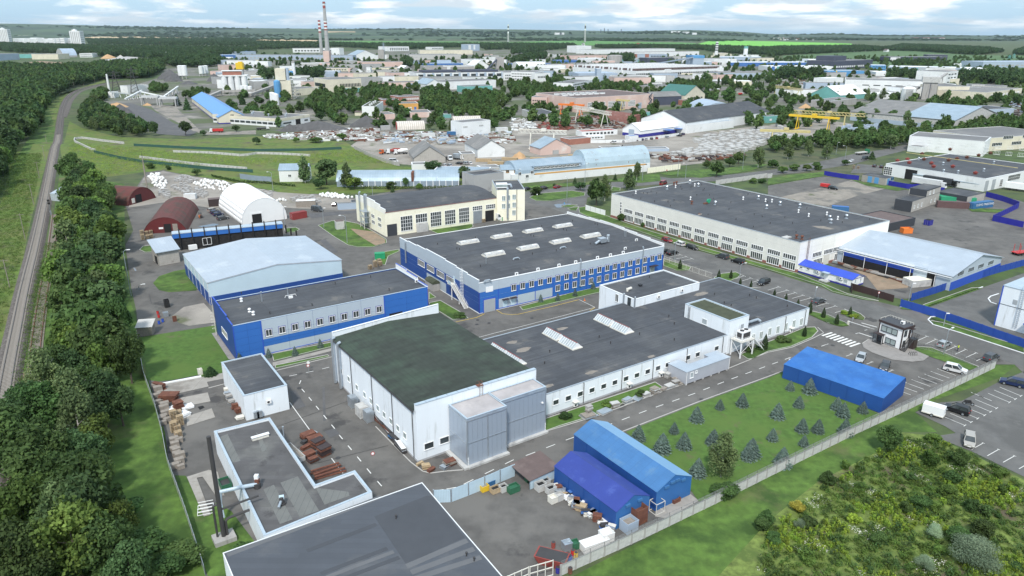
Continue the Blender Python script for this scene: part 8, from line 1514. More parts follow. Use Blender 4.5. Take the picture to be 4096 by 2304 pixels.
truck('white box truck at the loading door of the cream building',(11,2432,765),-88,'white',WP_,5.2,2.3);truck('white flatbed lorry at the gravel ridge',(10,105,1305),-10,'white',SD_,7,.6);truck('red tipper truck below the blue roofed barn',(0,2140,1335),160,'white',RP_,7.5,1.7);truck('white cab lorry in the log yard',(11,1945,165),-95,'white',SD_,5,.8);truck('grey box van in the log yard',(11,2065,160),-60,'white',GV_,5,2.3);truck('red wheeled loader at the stone barn',(11,1275,102),-160,'orange',None,4);truck('white concrete mixer with red drum',(11,1345,100),165,'white','red_rusty',6.5,2,'mixer');truck('white concrete mixer right of the red drum one',(11,1420,105),165,'white',WP_,6.5,2,'mixer')
truck('flatbed truck with green cab on the avenue',(31,985,100),-5,'green',CL_,9,.5);truck('white curtain side semi trailer along the indigo fence',(31,1740,450),-88,'white','container_white',13.6,2.7);truck('black covered semi trailer behind the white one',(31,1850,430),-88,'black',CH_,13.6,2.6);truck('long white trailer at the right edge loading yard',(31,2720,500),-80,'white',WP_,13.6,2.7);truck('white lorry with red cab in the truck park',(20,2080,915),20,'red',WP_,6,2);truck('white truck left in the truck park',(20,1990,918),20,'white',GF_,6,1.6);truck('red dump truck right of the round tree',(20,2310,955),15,'white',RP_,7,1.5);truck('orange tipper at the right of the truck park',(20,2520,960),15,'blue','orange_paint',7,1.5)
t=thing('trailer','white covered car trailer beside the black off roader','trailer',G((32,1672,1285))+Vector((0,0,.1)),GA+rad(-76));obj('cover',Bx(-2.1,-.95,.55,1.6,.95,2.2,'tarp_white'),t);obj('bed',Bx(-2.15,-1,.4,1.65,1,.6,CS_).bar((1.6,0,.45),(3.1,0,.45),.1,SD_),t)
for y in(-1,1):obj('wheel',CACHE['whl'],t,(-.3,y,.32))
t=thing('trailer','small red trailer on the concrete apron','trailer',G((31,572,440))+Vector((0,0,.1)),GA-1.4);obj('cover',Bx(-2,-1,.5,2,1,1.9,RP_),t);obj('drawbar',MB().bar((2,0,.5),(4,0,.5),.15,SD_),t)
t=thing('motorcycle','black motorcycle under a cover in the outer car park','motorcycle',G((32,2010,1180))+Vector((0,0,.08)),GA-1.1);obj('frame',MB().hexa([(-.7,-.18,.45),(.6,-.15,.45),(.6,.15,.45),(-.7,.18,.45)],[(-.75,-.12,.95),(.3,-.14,1.1),(.3,.14,1.1),(-.75,.12,.95)],BP_).bar((.35,-.4,1.15),(.35,.4,1.15),.06,SD_).bar((.35,0,1.1),(.72,0,.35),.1,SD_),t)
for x in(-.65,.75):obj('wheel',MB().tube((0,-.07,0),(0,.07,0),.32,'tyre',n=14).tube((0,-.08,0),(0,.08,0),.2,GV_,n=10),t,(x,0,.32))
t=thing('forklift','orange forklift in front of the fabric hangar','forklift',G((1,2020,745)),2.2);obj('body',Bx(-1,-.55,.3,.9,.55,1.1,'orange_paint').box(-1.1,-.5,.3,-.7,.5,1.3,SD_),t);obj('cage',Bx(-.7,-.5,2.05,.7,.5,2.15,SD_).bar((-.6,-.45,1.1),(-.6,-.45,2.1),.08,SD_).bar((.7,.45,1.1),(.6,.45,2.1),.08,SD_).bar((-.6,.45,1.1),(-.6,.45,2.1),.08,SD_).bar((.7,-.45,1.1),(.6,-.45,2.1),.08,SD_),t);obj('mast',Bx(1,-.4,.1,1.15,-.3,2.3,SD_).box(1,.3,.1,1.15,.4,2.3,SD_).box(1.1,-.5,.1,2.1,-.3,.15,SD_).box(1.1,.3,.1,2.1,.5,.15,SD_),t)
# person in a high visibility vest between the parked cars
p=G((32,1905,640));V=[(0,0,.95),(0,0,1.2),(0,0,1.42),(0,0,1.56),(0,.02,1.7),(.10,0,.9),(.12,.03,.5),(.12,.0,.06),(.13,.16,.03),(-.10,0,.9),(-.13,-.02,.5),(-.14,-.04,.06),(-.15,.12,.03),(.2,0,1.4),(.28,.05,1.12),(.22,.22,.98),(-.2,0,1.4),(-.27,.05,1.12),(-.2,.24,1.05)]
E_=[(0,1),(1,2),(2,3),(3,4),(0,5),(5,6),(6,7),(7,8),(0,9),(9,10),(10,11),(11,12),(2,13),(13,14),(14,15),(2,16),(16,17),(17,18)];RD=[.15,.14,.15,.06,.11,.1,.065,.05,.045,.1,.065,.05,.045,.065,.045,.04,.065,.045,.04]
me=bpy.data.meshes.new('body');me.from_pydata(V,E_,[]);o=bpy.data.objects.new('body',me);COL.objects.link(o);me.materials.append(MATS['trousers']);t=thing('person','person in a yellow green safety vest and dark trousers between parked cars','person',(p.x,p.y,.1),.6);o.parent=t
md=o.modifiers.new('skin','SKIN');[setattr(sv,'radius',(r_,r_))for sv,r_ in zip(me.skin_vertices[0].data,RD)]if me.skin_vertices else None;md2=o.modifiers.new('sub','SUBSURF');md2.levels=md2.render_levels=1
obj('vest',MB().lathe([(.17,.98),(.19,1.2),(.2,1.4),(.09,1.5)],'hi_vis',12),t);obj('head',MB().lathe([(.03,1.56),(.085,1.62),(.1,1.7),(.09,1.78),(.03,1.83)],'skin',12),t);obj('hair',MB().lathe([(.103,1.73),(.095,1.8),(.03,1.845)],BD_,12),t)
# --- fences
def fence(name,label,pts,h,m,step=2.5,th=.12,post=CL_,z0=0.,pw=.18,barb=False,solid=True,cat='fence',cap=290):
    P=resample([G(p)for p in pts],step);t=thing(name,label,cat,P[0]);n=len(P)-1;rest=MB()
    for i in range(n):
        a,c=P[i]-P[0],P[i+1]-P[0];d=c-a;l=round(d.length,1);ag=atan2(d.y,d.x)
        if solid:
            if i<cap:o=obj('panel',cached(('fp',l,h,m,th),lambda:Bx(pw/2,-th/2,z0,l-pw/2,th/2,h,m).mesh('panel')),t,(a.x,a.y,0),ag)
        if i<cap:obj('post',cached(('ps',h,post,pw),lambda:Bx(-pw/2,-pw/2,0,pw/2,pw/2,h+.08,post).mesh('post')),t,(a.x,a.y,0),ag)
        if not solid:rest.bar((a.x,a.y,h-.08),(c.x,c.y,h-.08),.05,m);rest.bar((a.x,a.y,.15),(c.x,c.y,.15),.05,m);[rest.bar((a.x+d.x*k/8,a.y+d.y*k/8,.1),(a.x+d.x*k/8,a.y+d.y*k/8,h-.05),.025,m)for k in range(8)]
        if barb:
            nrm=Vector((-d.y,d.x,0)).normalized();rest.bar((a.x,a.y,h),(a.x+nrm.x*.1,a.y+nrm.y*.1,h+.6),.05,SD_)
            for k in range(22):f=k/22;q=lambda j:(a.x+d.x*f+nrm.x*.3*cos(j),a.y+d.y*f+nrm.y*.3*cos(j),h+.3+.28*sin(j));rest.path([q(j)for j in LSP(0,5.2,6)],.012,'wire',3)
    if rest.f:tag(obj('mesh_wire' if not solid else 'barbed_wire',rest,t),kind='stuff')
    return t
fence('concrete_fence','long grey concrete panel fence with coiled barbed wire round the lawn',[(23,490,1445),(23,960,1235),(23,1290,1085),(23,2020,735),(23,2576,455),(32,860,1480),(32,1345,1255),(32,2290,800)],1.75,CL_,2.5,.1,post=CW_,pw=.24,barb=True)
FN=lambda*a,**k:fence('metal_fence',*a,**k)
FN('blue sheet metal fence along the street from the dark gates to the right edge',[(32,1330,190),(32,1500,240),(32,1680,290),(32,2000,400),(32,2576,605),(32,2700,655)],2.2,'fence_blue',3.,.06,'fence_blue');FN('blue sheet metal fence running behind the metal roofed warehouse',[(32,1440,130),(32,1700,50),(31,1860,1440),(31,2300,1300),(31,2700,1190)],2.2,'fence_blue',3.,.06,'fence_blue')
FN('indigo fence left part beside the rendered shed',[(31,565,315),(31,780,350),(31,975,370)],2.3,'fence_indigo',3.,.06,'fence_indigo');FN('indigo fence before the parked semi trailers',[(31,1210,415),(31,1430,455),(31,1500,450),(31,1780,490)],2.3,'fence_indigo',3.,.06,'fence_indigo');FN('angular indigo fence at the right edge',[(31,2190,530),(31,2370,580),(31,2530,640),(31,2255,775),(31,2600,850)],2.4,'fence_indigo',3.,.06,'fence_indigo')
FN('dark brown gates and fence with round warning signs',[(31,840,1500),(32,830,15),(32,1110,95),(32,1330,165)],2.0,'brown_gate',3.2,.08,BD_);FN('light blue corrugated gate and fence closing the scrap yard',[(13,1790,715),(13,1880,740),(13,2235,605),(23,0,455),(23,180,395)],2.4,'fence_lightblue',3.1,.05,GV_)
fence('mesh_fence','light wire mesh fence from the barrier to the concrete fence',[(32,1485,600),(32,1700,650),(32,1950,740),(32,2140,815)],1.7,'wire',2.6,post='wire',pw=.06,solid=False);fence('mesh_fence','wire mesh fence behind the thujas',[(32,400,170),(32,590,290),(32,730,335),(32,860,375)],1.5,'wire',2.6,post='wire',pw=.06,solid=False);fence('mesh_fence','pale mesh gate and fence across the workshop entrance',[(21,1530,1180),(21,1755,1270),(21,2040,1365)],1.8,CS_,2.6,post=CS_,pw=.07,solid=False)
fence('mesh_fence','grey wire fence between belt and works yard',[(2,1385,500),(2,1450,900),(2,1560,1200),(2,1640,1500),(3,1690,330),(3,1880,860),(3,2090,1520)],1.8,GV_,2.5,.05,CL_,solid=True,pw=.1)
fence('stone_wall','pale concrete foundation wall looping in the meadow at the railway',[(0,1250,1449),(0,1000,1420),(0,840,1395),(0,755,1400),(0,748,1430),(1,790,0),(1,940,72),(1,1015,70)],1.4,CL_,6,.5,cat='wall');fence('stone_wall','long pale foundation wall in the middle of the meadow',[(1,1405,140),(1,1560,160),(1,2000,215),(1,2576,265)],1.3,CL_,6,.5,cat='wall');fence('stone_wall','upper pale foundation wall in the meadow',[(1,1745,85),(1,2100,95),(1,2450,125),(11,20,100),(11,300,110),(11,635,130)],1.3,CL_,6,.5,cat='wall')
fence('green_fence','dark green fence along the near side of the meadow',[(1,950,90),(1,1200,150),(1,1430,190),(1,2100,260),(1,2576,290)],1.7,'fence_green',5,.05,'fence_green');fence('green_fence','dark green fence along the far side of the meadow',[(1,1350,20),(1,1900,50),(1,2576,75),(11,500,70),(11,935,50)],1.6,'fence_green',5,.05,'fence_green');FN('grey blue corrugated fence beside the white gabled building',[(1,2420,350),(11,0,372),(11,240,388)],2.6,'fence_bluegrey',5,.06,'fence_bluegrey')
fence('stone_wall','cream masonry wall right of the barrel roofed building',[(21,1360,295),(21,1745,245)],2.8,'cream_wall',6,.3,cat='wall');fence('concrete_fence','white concrete fence behind the worn white building',[(21,2050,410),(21,2576,335),(31,0,345),(31,80,330)],2.2,CL_,4,.12);fence('concrete_fence','white fence before the linden and birch',[(21,740,665),(21,985,735)],2.2,WP_,3,.12);fence('concrete_fence','cracked concrete fence round the stone barn yard',[(11,990,50),(11,1150,130),(11,1400,215),(11,1480,225)],2.,CW_,4,.12);fence('concrete_fence','white fence beside the car row',[(20,790,1440),(20,1150,1435),(20,1440,1400),(20,1690,1365)],2.,WF_,5,.12)
t=thing('barrier','raised arm barrier at the gatehouse entrance','barrier',G((32,805,372)),GA+rad(-86));obj('arm',MB().bar((0,0,1),(5.5,0,1),.09,WP_),t);obj('cabinet',Bx(-.2,-.2,0,.2,.2,1.1,CS_),t)
# --- lamps, poles, masts
def lamp(label,P,top,arm=1.6,ang=0.,m=GV_):
    p=G(P);H_=up(p,top);k=round(H_,1);t=thing('street_lamp',label,'street lamp',p,rad(ang));obj('pole',cached(('lp',k,m),lambda:MB().tube((0,0,0),(0,0,k),.13,m,.07,7).mesh('pole')),t);obj('arm',cached(('la',k,arm,m),lambda:MB().path([(0,0,k-.1),(arm*.5,0,k+.35),(arm,0,k+.4)],.05,m,5).mesh('arm')),t);obj('lamp_head',cached(('lh',k,arm),lambda:Bx(arm-.1,-.16,k+.33,arm+.65,.16,k+.5,'lamp_white').mesh('lamp_head')),t)
LP=[((32,1765,670),(32,1835,430),1.2,30,'right of the gatehouse by the silver car'),((32,465,140),(32,478,20),1,60,'beside the dark grey saloon'),((32,1400,205),(32,1430,-30),.4,0,'tall at the blue fence corner'),((21,1633,1185),(21,1645,985),.8,0,'at the workshop corner bays'),((21,2290,1335),(21,2300,1215),1.4,20,'on the gate island'),((21,550,615),(21,553,345),1.2,120,'at the traffic island'),((21,732,410),(21,735,210),.4,0,'before the barrel roofed building'),((21,65,430),(21,65,262),.4,0,'left before the white house'),((21,1310,375),(21,1318,180),.4,0,'beside the slim birch'),((21,1667,325),(21,1680,130),.4,0,'left on the avenue verge'),((21,1743,365),(21,1750,200),1.2,180,'beside the linden'),((21,2318,262),(21,2335,60),.4,0,'tall before the weeping birch'),((31,773,160),(31,790,25),1.6,180,'on the avenue near the lorry'),((31,684,105),(31,692,-10),.4,0,'thin one on the avenue'),((11,918,995),(11,905,730),1.6,180,'on the big grass island'),((11,684,845),(11,670,655),.5,0,'white pole left of the big grass island'),((11,1175,535),(11,1170,370),1.4,180,'before the pale blue shed'),((11,1820,455),(11,1818,345),.6,60,'in the garden strip'),((11,172,470),(11,165,290),1.4,180,'behind the fabric hangar'),((2,1320,80),(1,1290,1080),1.2,10,'in the belt beside the shed'),((2,1400,20),(1,1440,1425),1.2,10,'in the belt below the grass oval'),((11,300,895),(11,292,640),.5,0,'at the fabric hangar corner'),((30,1430,1449),(30,1440,1340),2.2,0,'tall in the avenue trees'),((30,2190,1340),(30,2195,1245),1.8,180,'above the far avenue trees'),((32,186,850),(32,196,735),.3,0,'short signpost like one by the bright tent'),((30,1210,1449),(30,1200,1390),2,180,'bent one among avenue trees'),((32,1765,385),(32,1782,270),.2,0,'white post at the kerb curve')]
for P,top,arm,a,lb in LP:lamp('street lamp '+lb,P,top,arm,a)
def pole(label,P,top,m=TO_,r_=.14,arms=1):
    p=G(P);H_=up(p,top);t=thing('utility_pole',label,'utility pole',p,.5);obj('pole',MB().tube((0,0,0),(0,0,H_),r_,m,r_*.7,7),t)
    for k in range(arms):obj('cross_arm',MB().bar((-1.1,0,H_-.4-k*.8),(1.1,0,H_-.4-k*.8),.1,m),t)
for i,(P,q,lb)in En((((1,255,960),(1,200,700),'tallest'),((1,340,610),(1,300,400),'next beyond the puddle'),((2,100,0),(1,20,1160),'nearest'),((1,398,345),(1,368,180),'fourth'),((1,458,180),(1,420,10),'fifth'),((0,470,1440),(0,455,1355),'sixth'),((0,225,1410),(0,218,1350),'short one in the clearing'),((0,674,920),(0,668,855),'at the start of the curve'),((0,748,890),(0,740,828),'second on the curve'),((0,842,862),(0,836,800),'third on the curve'),((0,956,838),(0,950,770),'fourth on the curve'),((0,625,935),(0,618,885),'small one left of the curve'),((0,600,955),(0,595,915),'lowest left of the curve'))):pole('wooden pole with cross arm beside the railway, '+lb,P,q)
p=G((1,1500,555));H_=up(p,(1,1405,70));t=thing('power_mast','tall riveted concrete mast standing between the red hangars','mast',p,.5);obj('mast',MB().tube((0,0,0),(0,0,H_*.86),.42,TO_,.2,8).tube((0,0,H_*.86),(0,0,H_),.08,SD_),t)
for f in(.74,.78):obj('cross_arm',MB().bar((-1.6,0,H_*f),(1.6,0,H_*f),.18,SD_),t)
t=thing('railway_signal','black two headed railway signal on a grey box','signal',G((1,515,715)),.6);obj('post',MB().tube((0,0,0),(0,0,5.),.08,GV_),t);obj('cabinet',Bx(-.3,-.3,0,.3,.3,1.7,GV_),t)
for z in(4.4,5.5):obj('signal_head',Bx(-.45,-.1,z,.45,.1,z+.8,BP_),t)
def sign(label,P,h=2.2,m=WP_,rim=RP_,r_=.35):t=thing('road_sign',label,'sign',G(P),GA-.3);obj('post',MB().tube((0,0,0),(0,0,h),.035,GV_),t);obj('plate',MB().tube((0,-.06,h),(0,-.03,h),r_,rim,n=14).tube((0,-.07,h),(0,-.03,h),r_*.72,m,n=14),t)
for P,lb,m_,rm in(((21,252,550),'round white sign on the traffic island',WP_,GV_),((21,525,640),'round blue sign at the road island',SF_,SF_),((21,1555,300),'red stop sign before the cream wall',RP_,RP_),((12,533,830),'round white sign at the small white building',WP_,WP_),((12,531,860),'white sign with red rim below the round white one',WP_,RP_),((32,842,375),'round grey sign beside the barrier',GV_,GV_),((32,1105,110),'round white warning sign at the dark gates',WP_,RP_),((13,1176,235),'white speed sign with red rim in the yard',WP_,RP_)):sign(lb,P,1.9 if 'yard' not in lb else.4,m_,rm)
# --- containers, cabins
def box_c(label,P,Lx,Ly,H_,m,ang=0.,name='shipping_container',roof=None,z=0,cat=None):
    p=G(P);t=thing(name,label,cat or name.replace('_',' '),(p.x,p.y,z+.05),GA+rad(ang));obj('body',cached((name,Lx,Ly,H_,m),lambda:Bx(0,0,0,Lx,Ly,H_,m).mesh('body')),t);b=MB()
    for x in(0,Lx-.12):
        for y in(0,Ly-.12):b.box(x-.03,y-.03,0,x+.15,y+.15,H_+.03,m)
    for y in(-.03,Ly-.12):b.box(0,y,H_-.12,Lx,y+.15,H_+.04,m)
    obj('frame',b,t);obj('roof',Bx(.05,.05,H_,Lx-.05,Ly-.05,H_+.06,roof or m),t);obj('door',Bx(-.06,.15,.1,0,Ly-.15,H_-.2,m).bar((-.09,Ly*.35,.1),(-.09,Ly*.35,H_-.2),.05,GV_).bar((-.09,Ly*.65,.1),(-.09,Ly*.65,H_-.2),.05,GV_),t);return t
box_c('blue shipping container with white lettering in the right yard',(31,2060,660),12.2,2.44,2.6,CB_,-12);text('LLOYD TRIESTINO',1.3,(7,-.1,1.6),0,WP_,parent=bpy.data.objects['shipping_container']);box_c('brown shipping container beside the grey house',(31,1700,640),12.2,2.44,2.6,'container_brown',-48);box_c('bright green shipping container behind the brown one',(31,1735,595),14,5,2.7,'container_green',-46)
box_c('red shipping container beside the fabric hangar',(11,375,768),6.1,2.44,2.6,'container_red',10);box_c('grey blue site cabin in the stone yard',(11,825,665),7.5,2.6,2.6,BF_,-20,'cabin',RS_);box_c('dark roofed kiosk next to the grey blue cabin',(11,965,652),2.6,4,2.8,GV_,-20,'cabin',CH_);box_c('glazed sales kiosk with sign board in the stone yard',(11,405,640),8,3.4,2.6,TO_,-22,'kiosk',WP_);box_c('pale concrete transformer kiosk on the grass island',(11,812,865),3.,3.,3.,CL_,-10,'kiosk',RN_);box_c('blue corrugated skip in the right yard',(31,1620,825),2.6,2.2,2.0,'trim_navy',0,'skip',DV_);box_c('long blue skip behind the worn white building',(31,640,670),6.5,2.4,1.8,CB_,-55,'skip',UF_);box_c('white container in the stone rows',(1,1850,560),5,2.4,2.3,'container_white',-30);box_c('dark brown wooden shed left of the fabric hangar',(1,2105,635),5.,4,3.,BD_,-10,'shed',RN_);box_c('green bin shelter on the grass island',(11,1200,1165),3.2,2.,1.9,'green_paint',-20,'shelter','green_paint');box_c('white box van body beside the metal roofed warehouse',(31,1740,1420),7,2.6,2.8,WP_,-20,'trailer',CH_);box_c('tarpaulin covered stack beside the blue fence',(31,1450,1449),7,4,2,CL_,-20,'covered_stack','cream_wall');box_c('blue cabin in the storage yard',(10,1930,1370),6,2.5,2.8,CB_,-14,'cabin');box_c('white cabin with blue doors in the storage yard',(10,2420,1330),9,3,3,'container_white',-14,'cabin');box_c('white cabin row in the storage yard',(10,1675,1390),9,3,3,'container_white',-14,'cabin');box_c('grey cabin in the storage yard',(10,1260,1310),7,3,3,GF_,-14,'cabin');box_c('green skip at the cream building',(11,2475,775),4.5,2.2,1.4,'green_paint',-10,'skip',DV_);box_c('steel cabinet row along the green roofed hall',(12,1130,1300),2.4,1.6,2.2,CL_,90,'cabinet');box_c('first grey cabinet along the green roofed hall',(12,1030,1200),1.8,1.4,2.2,GV_,90,'cabinet');box_c('last grey cabinet along the green roofed hall',(12,1190,1345),1.8,1.4,2.2,GV_,90,'cabinet')
# --- cranes
def gantry(label,P0,P1,zb,m,over=6.,lat=False):
    a,c=G(P0),G(P1);d=c-a;t=thing('gantry_crane',label,'crane',a,atan2(d.y,d.x));L_=d.length;b=MB()
    if lat:
        for y in(-1,1):
            for z in(zb,zb+2.2):b.bar((-over,y,z),(L_+over,y,z),.3,m)
            n=int((L_+2*over)/2.4)
            for k in range(n):x=-over+(L_+2*over)*k/n;x2=-over+(L_+2*over)*(k+1)/n;b.bar((x,y,zb),(x2,y,zb+2.2)if k%2 else(x2,y,zb),.16,m);b.bar((x,y,zb+2.2),(x2,y,zb),.16,m);b.bar((x,-1,zb+2.2),(x,1,zb+2.2),.16,m)
    else:b.box(-over,-1.4,zb,L_+over,-.5,zb+1.5,m).box(-over,.5,zb,L_+over,1.4,zb+1.5,m)
    obj('girder',b,t)
    for x in(0,L_):
        for s_ in(-1,1):obj('leg',MB().bar((x,s_*3.6,0),(x,s_*1.1,zb),.5,m).bar((x-1,s_*3,.8),(x+1,s_*3,.8),.5,m),t)
        obj('end_beam',MB().bar((x,-4.2,.5),(x,4.2,.5),.6,m),t)
    obj('trolley',Bx(L_*.45,-1.6,zb+1.5,L_*.45+3,1.6,zb+3,m),t)
gantry('big bright yellow gantry crane in the block yard',(30,290,1300),(30,600,1325),9.5,'yellow_paint',7);gantry('pale yellow lattice gantry crane behind the bright one',(30,430,1270),(30,760,1290),9.5,'yellow_pale',14,True);gantry('yellow lattice gantry crane in the distance left of the poplars',(30,90,950),(30,310,985),8,'yellow_pale',5,True);gantry('white lattice gantry crane over the scrap yard',(20,670,1230),(20,930,1290),10.5,CS_,8,True);gantry('yellow gantry crane before the pink hall',(20,930,1095),(20,1110,1110),8.5,'yellow_pale',7);gantry('orange topped gantry crane left before the pink hall',(20,500,1150),(20,690,1160),8,'orange_paint',3);gantry('white lattice gantry crane at the log yard',(20,190,1500),(21,420,60),10,CS_,8,True);gantry('rusty yellow gantry crane at the avenue trees',(30,30,1440),(30,280,1449),7.5,'yellow_pale',8);gantry('orange gantry crane by the concrete tower',(30,1060-200,900),(30,930,900),9,'orange_far',3,True)
# --- stock: bags, blocks, slabs, pallets
def spread(name,label,cat,grp,me,places,jit=1.,z=0.,sc=(.8,1.2),levels=1,rr=RND(4),lab2=None):
    first=True
    for p in places:
        for l in range(rr.randint(1,levels)):
            o=obj(name,me,None,(p[0]+rr.uniform(-jit,jit)*.2,p[1]+rr.uniform(-jit,jit)*.2,.08+z*l),GA+rr.uniform(-.2,.2)*jit);s_=rr.uniform(*sc);o.scale=(s_,s_,s_ if levels==1 else 1);tag(o,label,cat,grp)
bag=MB().lathe([(.35,0),(.55,.15),(.58,.7),(.4,.95),(.12,1.05)],'bag_white',8).mesh('bulk_bag',True)
spread('bulk_bag','white bulk bag among the rows beside the further red hangar','bag','white bulk bags by the red hangar',bag,fill([(1,1470,320),(1,1590,290),(1,1640,350),(1,1690,410),(1,1630,480),(1,1560,430)],1.35,2,70));spread('bulk_bag','white bulk bag in the heap behind the fabric hangar','bag','white bulk bags behind the fabric hangar',bag,fill([(1,1930,410),(1,2050,365),(1,2260,385),(1,2320,420),(1,2260,475),(1,2080,460)],1.35,3,80));spread('bulk_bag','white bag of stone near the cabins','bag','white bags in the stone yard',bag,fill([(11,200,570),(11,290,560),(11,300,578),(11,210,582)],1.5,3,8)+fill([(11,620,520),(11,760,500),(11,1000,550),(11,900,560),(11,700,545)],1.5,6,60))
stk=MB()
for k in range(4):stk.rbox((0,0,.15+k*.28),(1.5-.1*k,1.1,.24),.06*k,'rubble')
stk=stk.mesh('stone_stack');blk=Bx(-.7,-.45,0,.7,.45,.9,TO_).mesh('stone_stack')
spread('stone_stack','pallet of grey paving stone in the storage rows','stone stack','paving stone pallets',stk,fill([(1,1730,380),(1,1850,320),(1,2010,370),(1,1900,400)],1.9,7,60)+fill([(1,1720,440),(1,1830,400),(1,2130,510),(1,2030,560),(1,1850,510)],2.,8,70)+fill([(1,1600,470),(1,1700,480),(1,1730,560),(1,1620,540)],1.8,9,30),.8);spread('stone_stack','dark heap of stone beside the sales kiosk','stone stack','stone heaps by the kiosk',stk,fill([(11,320,560),(11,560,530),(11,680,600),(11,560,620),(11,400,590)],1.8,8,45)+fill([(11,20,480),(11,160,500),(11,150,540),(11,60,500)],1.8,8,20),.8)
ring=Bx(-1.2,-1,0,1.2,1,.5,CL_).box(-1.1,-.9,.55,1.1,.9,1.1,CL_).box(-1.2,-1,1.15,1.2,1,1.7,CL_).mesh('concrete_stack')
spread('concrete_stack','stack of white precast concrete units in the precast yard','concrete stack','precast concrete stacks',ring,fill([(20,1800,1440),(20,1900,1390),(20,2500,1300),(20,2570,1330),(30,320,1400),(30,300,1449),(21,2450,5),(21,1900,50)],5.2,8,150)+fill([(21,1600,110),(21,1900,35),(21,2570,0),(21,2440,50),(21,2200,110),(21,1800,140)],4.2,8,120)+fill([(30,80,1270),(30,190,1270),(30,180,1300),(30,90,1300)],5,3,10),.3,sc=(.9,1.5))
spread('storage_tank','blue and white box unit beyond the yellow crane','box','box units by the yellow crane',Bx(-1.4,-1.2,0,1.4,1.2,2.6,BF_).mesh('storage_tank'),fill([(30,700,1300),(30,1000,1260),(30,1210,1300),(30,1000,1330),(30,740,1330)],5,5,30),.3)
junk=MB();rr=RND(77)
for P_,n_,ms in(([(20,520,1200),(20,1040,1160),(20,1150,1290),(20,900,1310),(20,560,1300)],700,[RU_,TO_,BD_,CW_,RU_]),([(20,230,1250),(20,520,1230),(20,640,1310),(20,300,1320)],220,[RU_,'red_rusty',TO_]),([(10,60,1370),(10,900,1310),(10,1230,1300),(10,1250,1430),(10,600,1420),(10,80,1395)],420,[TO_,CL_,RU_,'rubble',WF_]),([(10,1250,1340),(10,2050,1330),(10,2576,1330),(10,2576,1449),(10,1300,1449)],480,[TO_,CL_,RU_,'rubble',WF_,GF_,BF_]),([(20,0,1200),(20,300,1210),(20,220,1300),(20,0,1320)],160,[CL_,WF_,TO_,GF_]),([(21,1250,100),(21,1900,130),(21,2350,100),(21,2300,160),(21,1560,190)],260,[RU_,TO_,CL_,BD_]),([(30,60,800),(30,650,790),(30,520,870),(30,60,880)],240,[RU_,CL_,TO_,GF_]),([(30,2350,1010),(30,2576,1000),(30,2576,1180),(30,2460,1160)],90,[RU_,BF_,BD_])):
    for x,y in fill(P_,3.2,5,n_):junk.rbox((x,y,rr.uniform(.2,1.3)),(rr.uniform(1,7),rr.uniform(.4,1.8),rr.uniform(.3,1.3)),rr.choice([.2,.6,1.8])+rr.uniform(-.3,.3),rr.choice(ms))
tag(obj('scrap_piles',junk),'jumbled piles of rusty steel, timber and concrete in the distant yards',kind='stuff')
logm=MB()
for k in range(9):
    for l in range(4-k//3):logm.tube((0,k*.5+l*.2,.25+l*.42),(9,k*.5+l*.2,.25+l*.42),.22,'timber',n=6)
logm=logm.mesh('log_pile')
for i,(cr,x,y,a)in En(((11,2210,180,-4),(11,2330,205,-12),(11,2470,165,-10),(21,60,195,-6),(21,180,165,-8),(21,300,170,-8),(21,480,150,-10),(21,560,135,-10))):tag(obj('log_pile',logm,None,G((cr,x,y)),rad(a)),['leftmost','second','third','fourth','fifth','sixth','seventh','rightmost'][i]+' of the stripped log piles in the timber yard','log pile','log piles of the timber yard')
def stack(label,P,n=5,w_=2.0,l_=1.4,m=RU_,ang=0,th=.14,name='slab_stack',cat='slab stack',gap=.06,seed=1,z=.1):
    p=G(P);t=thing(name,label,cat,(p.x,p.y,z),GA+rad(ang));r2=RND(seed)
    for k in range(n):s_=r2.uniform(.8,1);obj('slab',MB().rbox((0,0,0),(w_*s_,l_*s_,th),0,m if isinstance(m,str)else r2.choice(m)),t,(r2.uniform(-.1,.1),r2.uniform(-.1,.1),.1+k*(th+gap)),r2.uniform(-.12,.12))
CN=[CL_,TO_,GV_,CW_]
for i,(x,y,n,w_,l_)in En(((770,1300,3,3.0,2.2),(770,1272,6,1.4,1.0),(930,1252,2,2.8,1.8),(1037,1200,5,1.9,1.2),(1160,1160,5,2.4,1.3),(1258,1122,1,2.2,2.0),(1348,1092,4,1.8,1.2),(1430,1058,6,1.9,1.5),(1520,1035,3,1.6,.9),(1580,1000,3,2.2,1.5),(1645,975,5,1.7,1.1),(1570,905,6,1.6,1.1),(1640,940,4,1.5,1.0),(1690,975,2,1.2,.8))):stack(['wide bottom','dark upper','large flat','third','fourth','single plate','wooden topped','high','low grey','plate','mixed','tall','small','last little'][i]+' slab stack in the row along the white factory verge',(22,x,y),n,w_,l_,CN,8*(i%3)-6,seed=i,z=.12+(1.0*(i==1))if i!=1 else.75)
for i,(x,y,n,w_,l_,a)in En(((530,60,5,2.8,1.9,10),(590,95,5,2.6,1.6,5),(575,40,3,1.6,1.2,10),(490,115,3,1.4,1.0,20),(625,150,7,2.2,1.7,15),(695,235,9,2.3,1.6,10),(500,170,3,1.9,.9,15),(535,245,4,2.1,1.6,10),(575,300,4,1.9,1.2,15))):stack(['leftmost large','second large','grey tarped','small black','square','tallest stepped','narrow','broad flat','loose lowest'][i]+' stack of rusty shuttering plates in the yard',(13,x,y),n,w_,l_,[RU_,RU_,BD_]if i not in(2,3)else[GV_,SD_],a,seed=i+20)
for i in range(3):t=stack(('back','middle','front')[i]+' rusty girder in the roof notch of the L shaped building',(13,700+i*22,385+i*28),2,5.4,.35,RU_,0,.2,'girder','girder',.25,i)
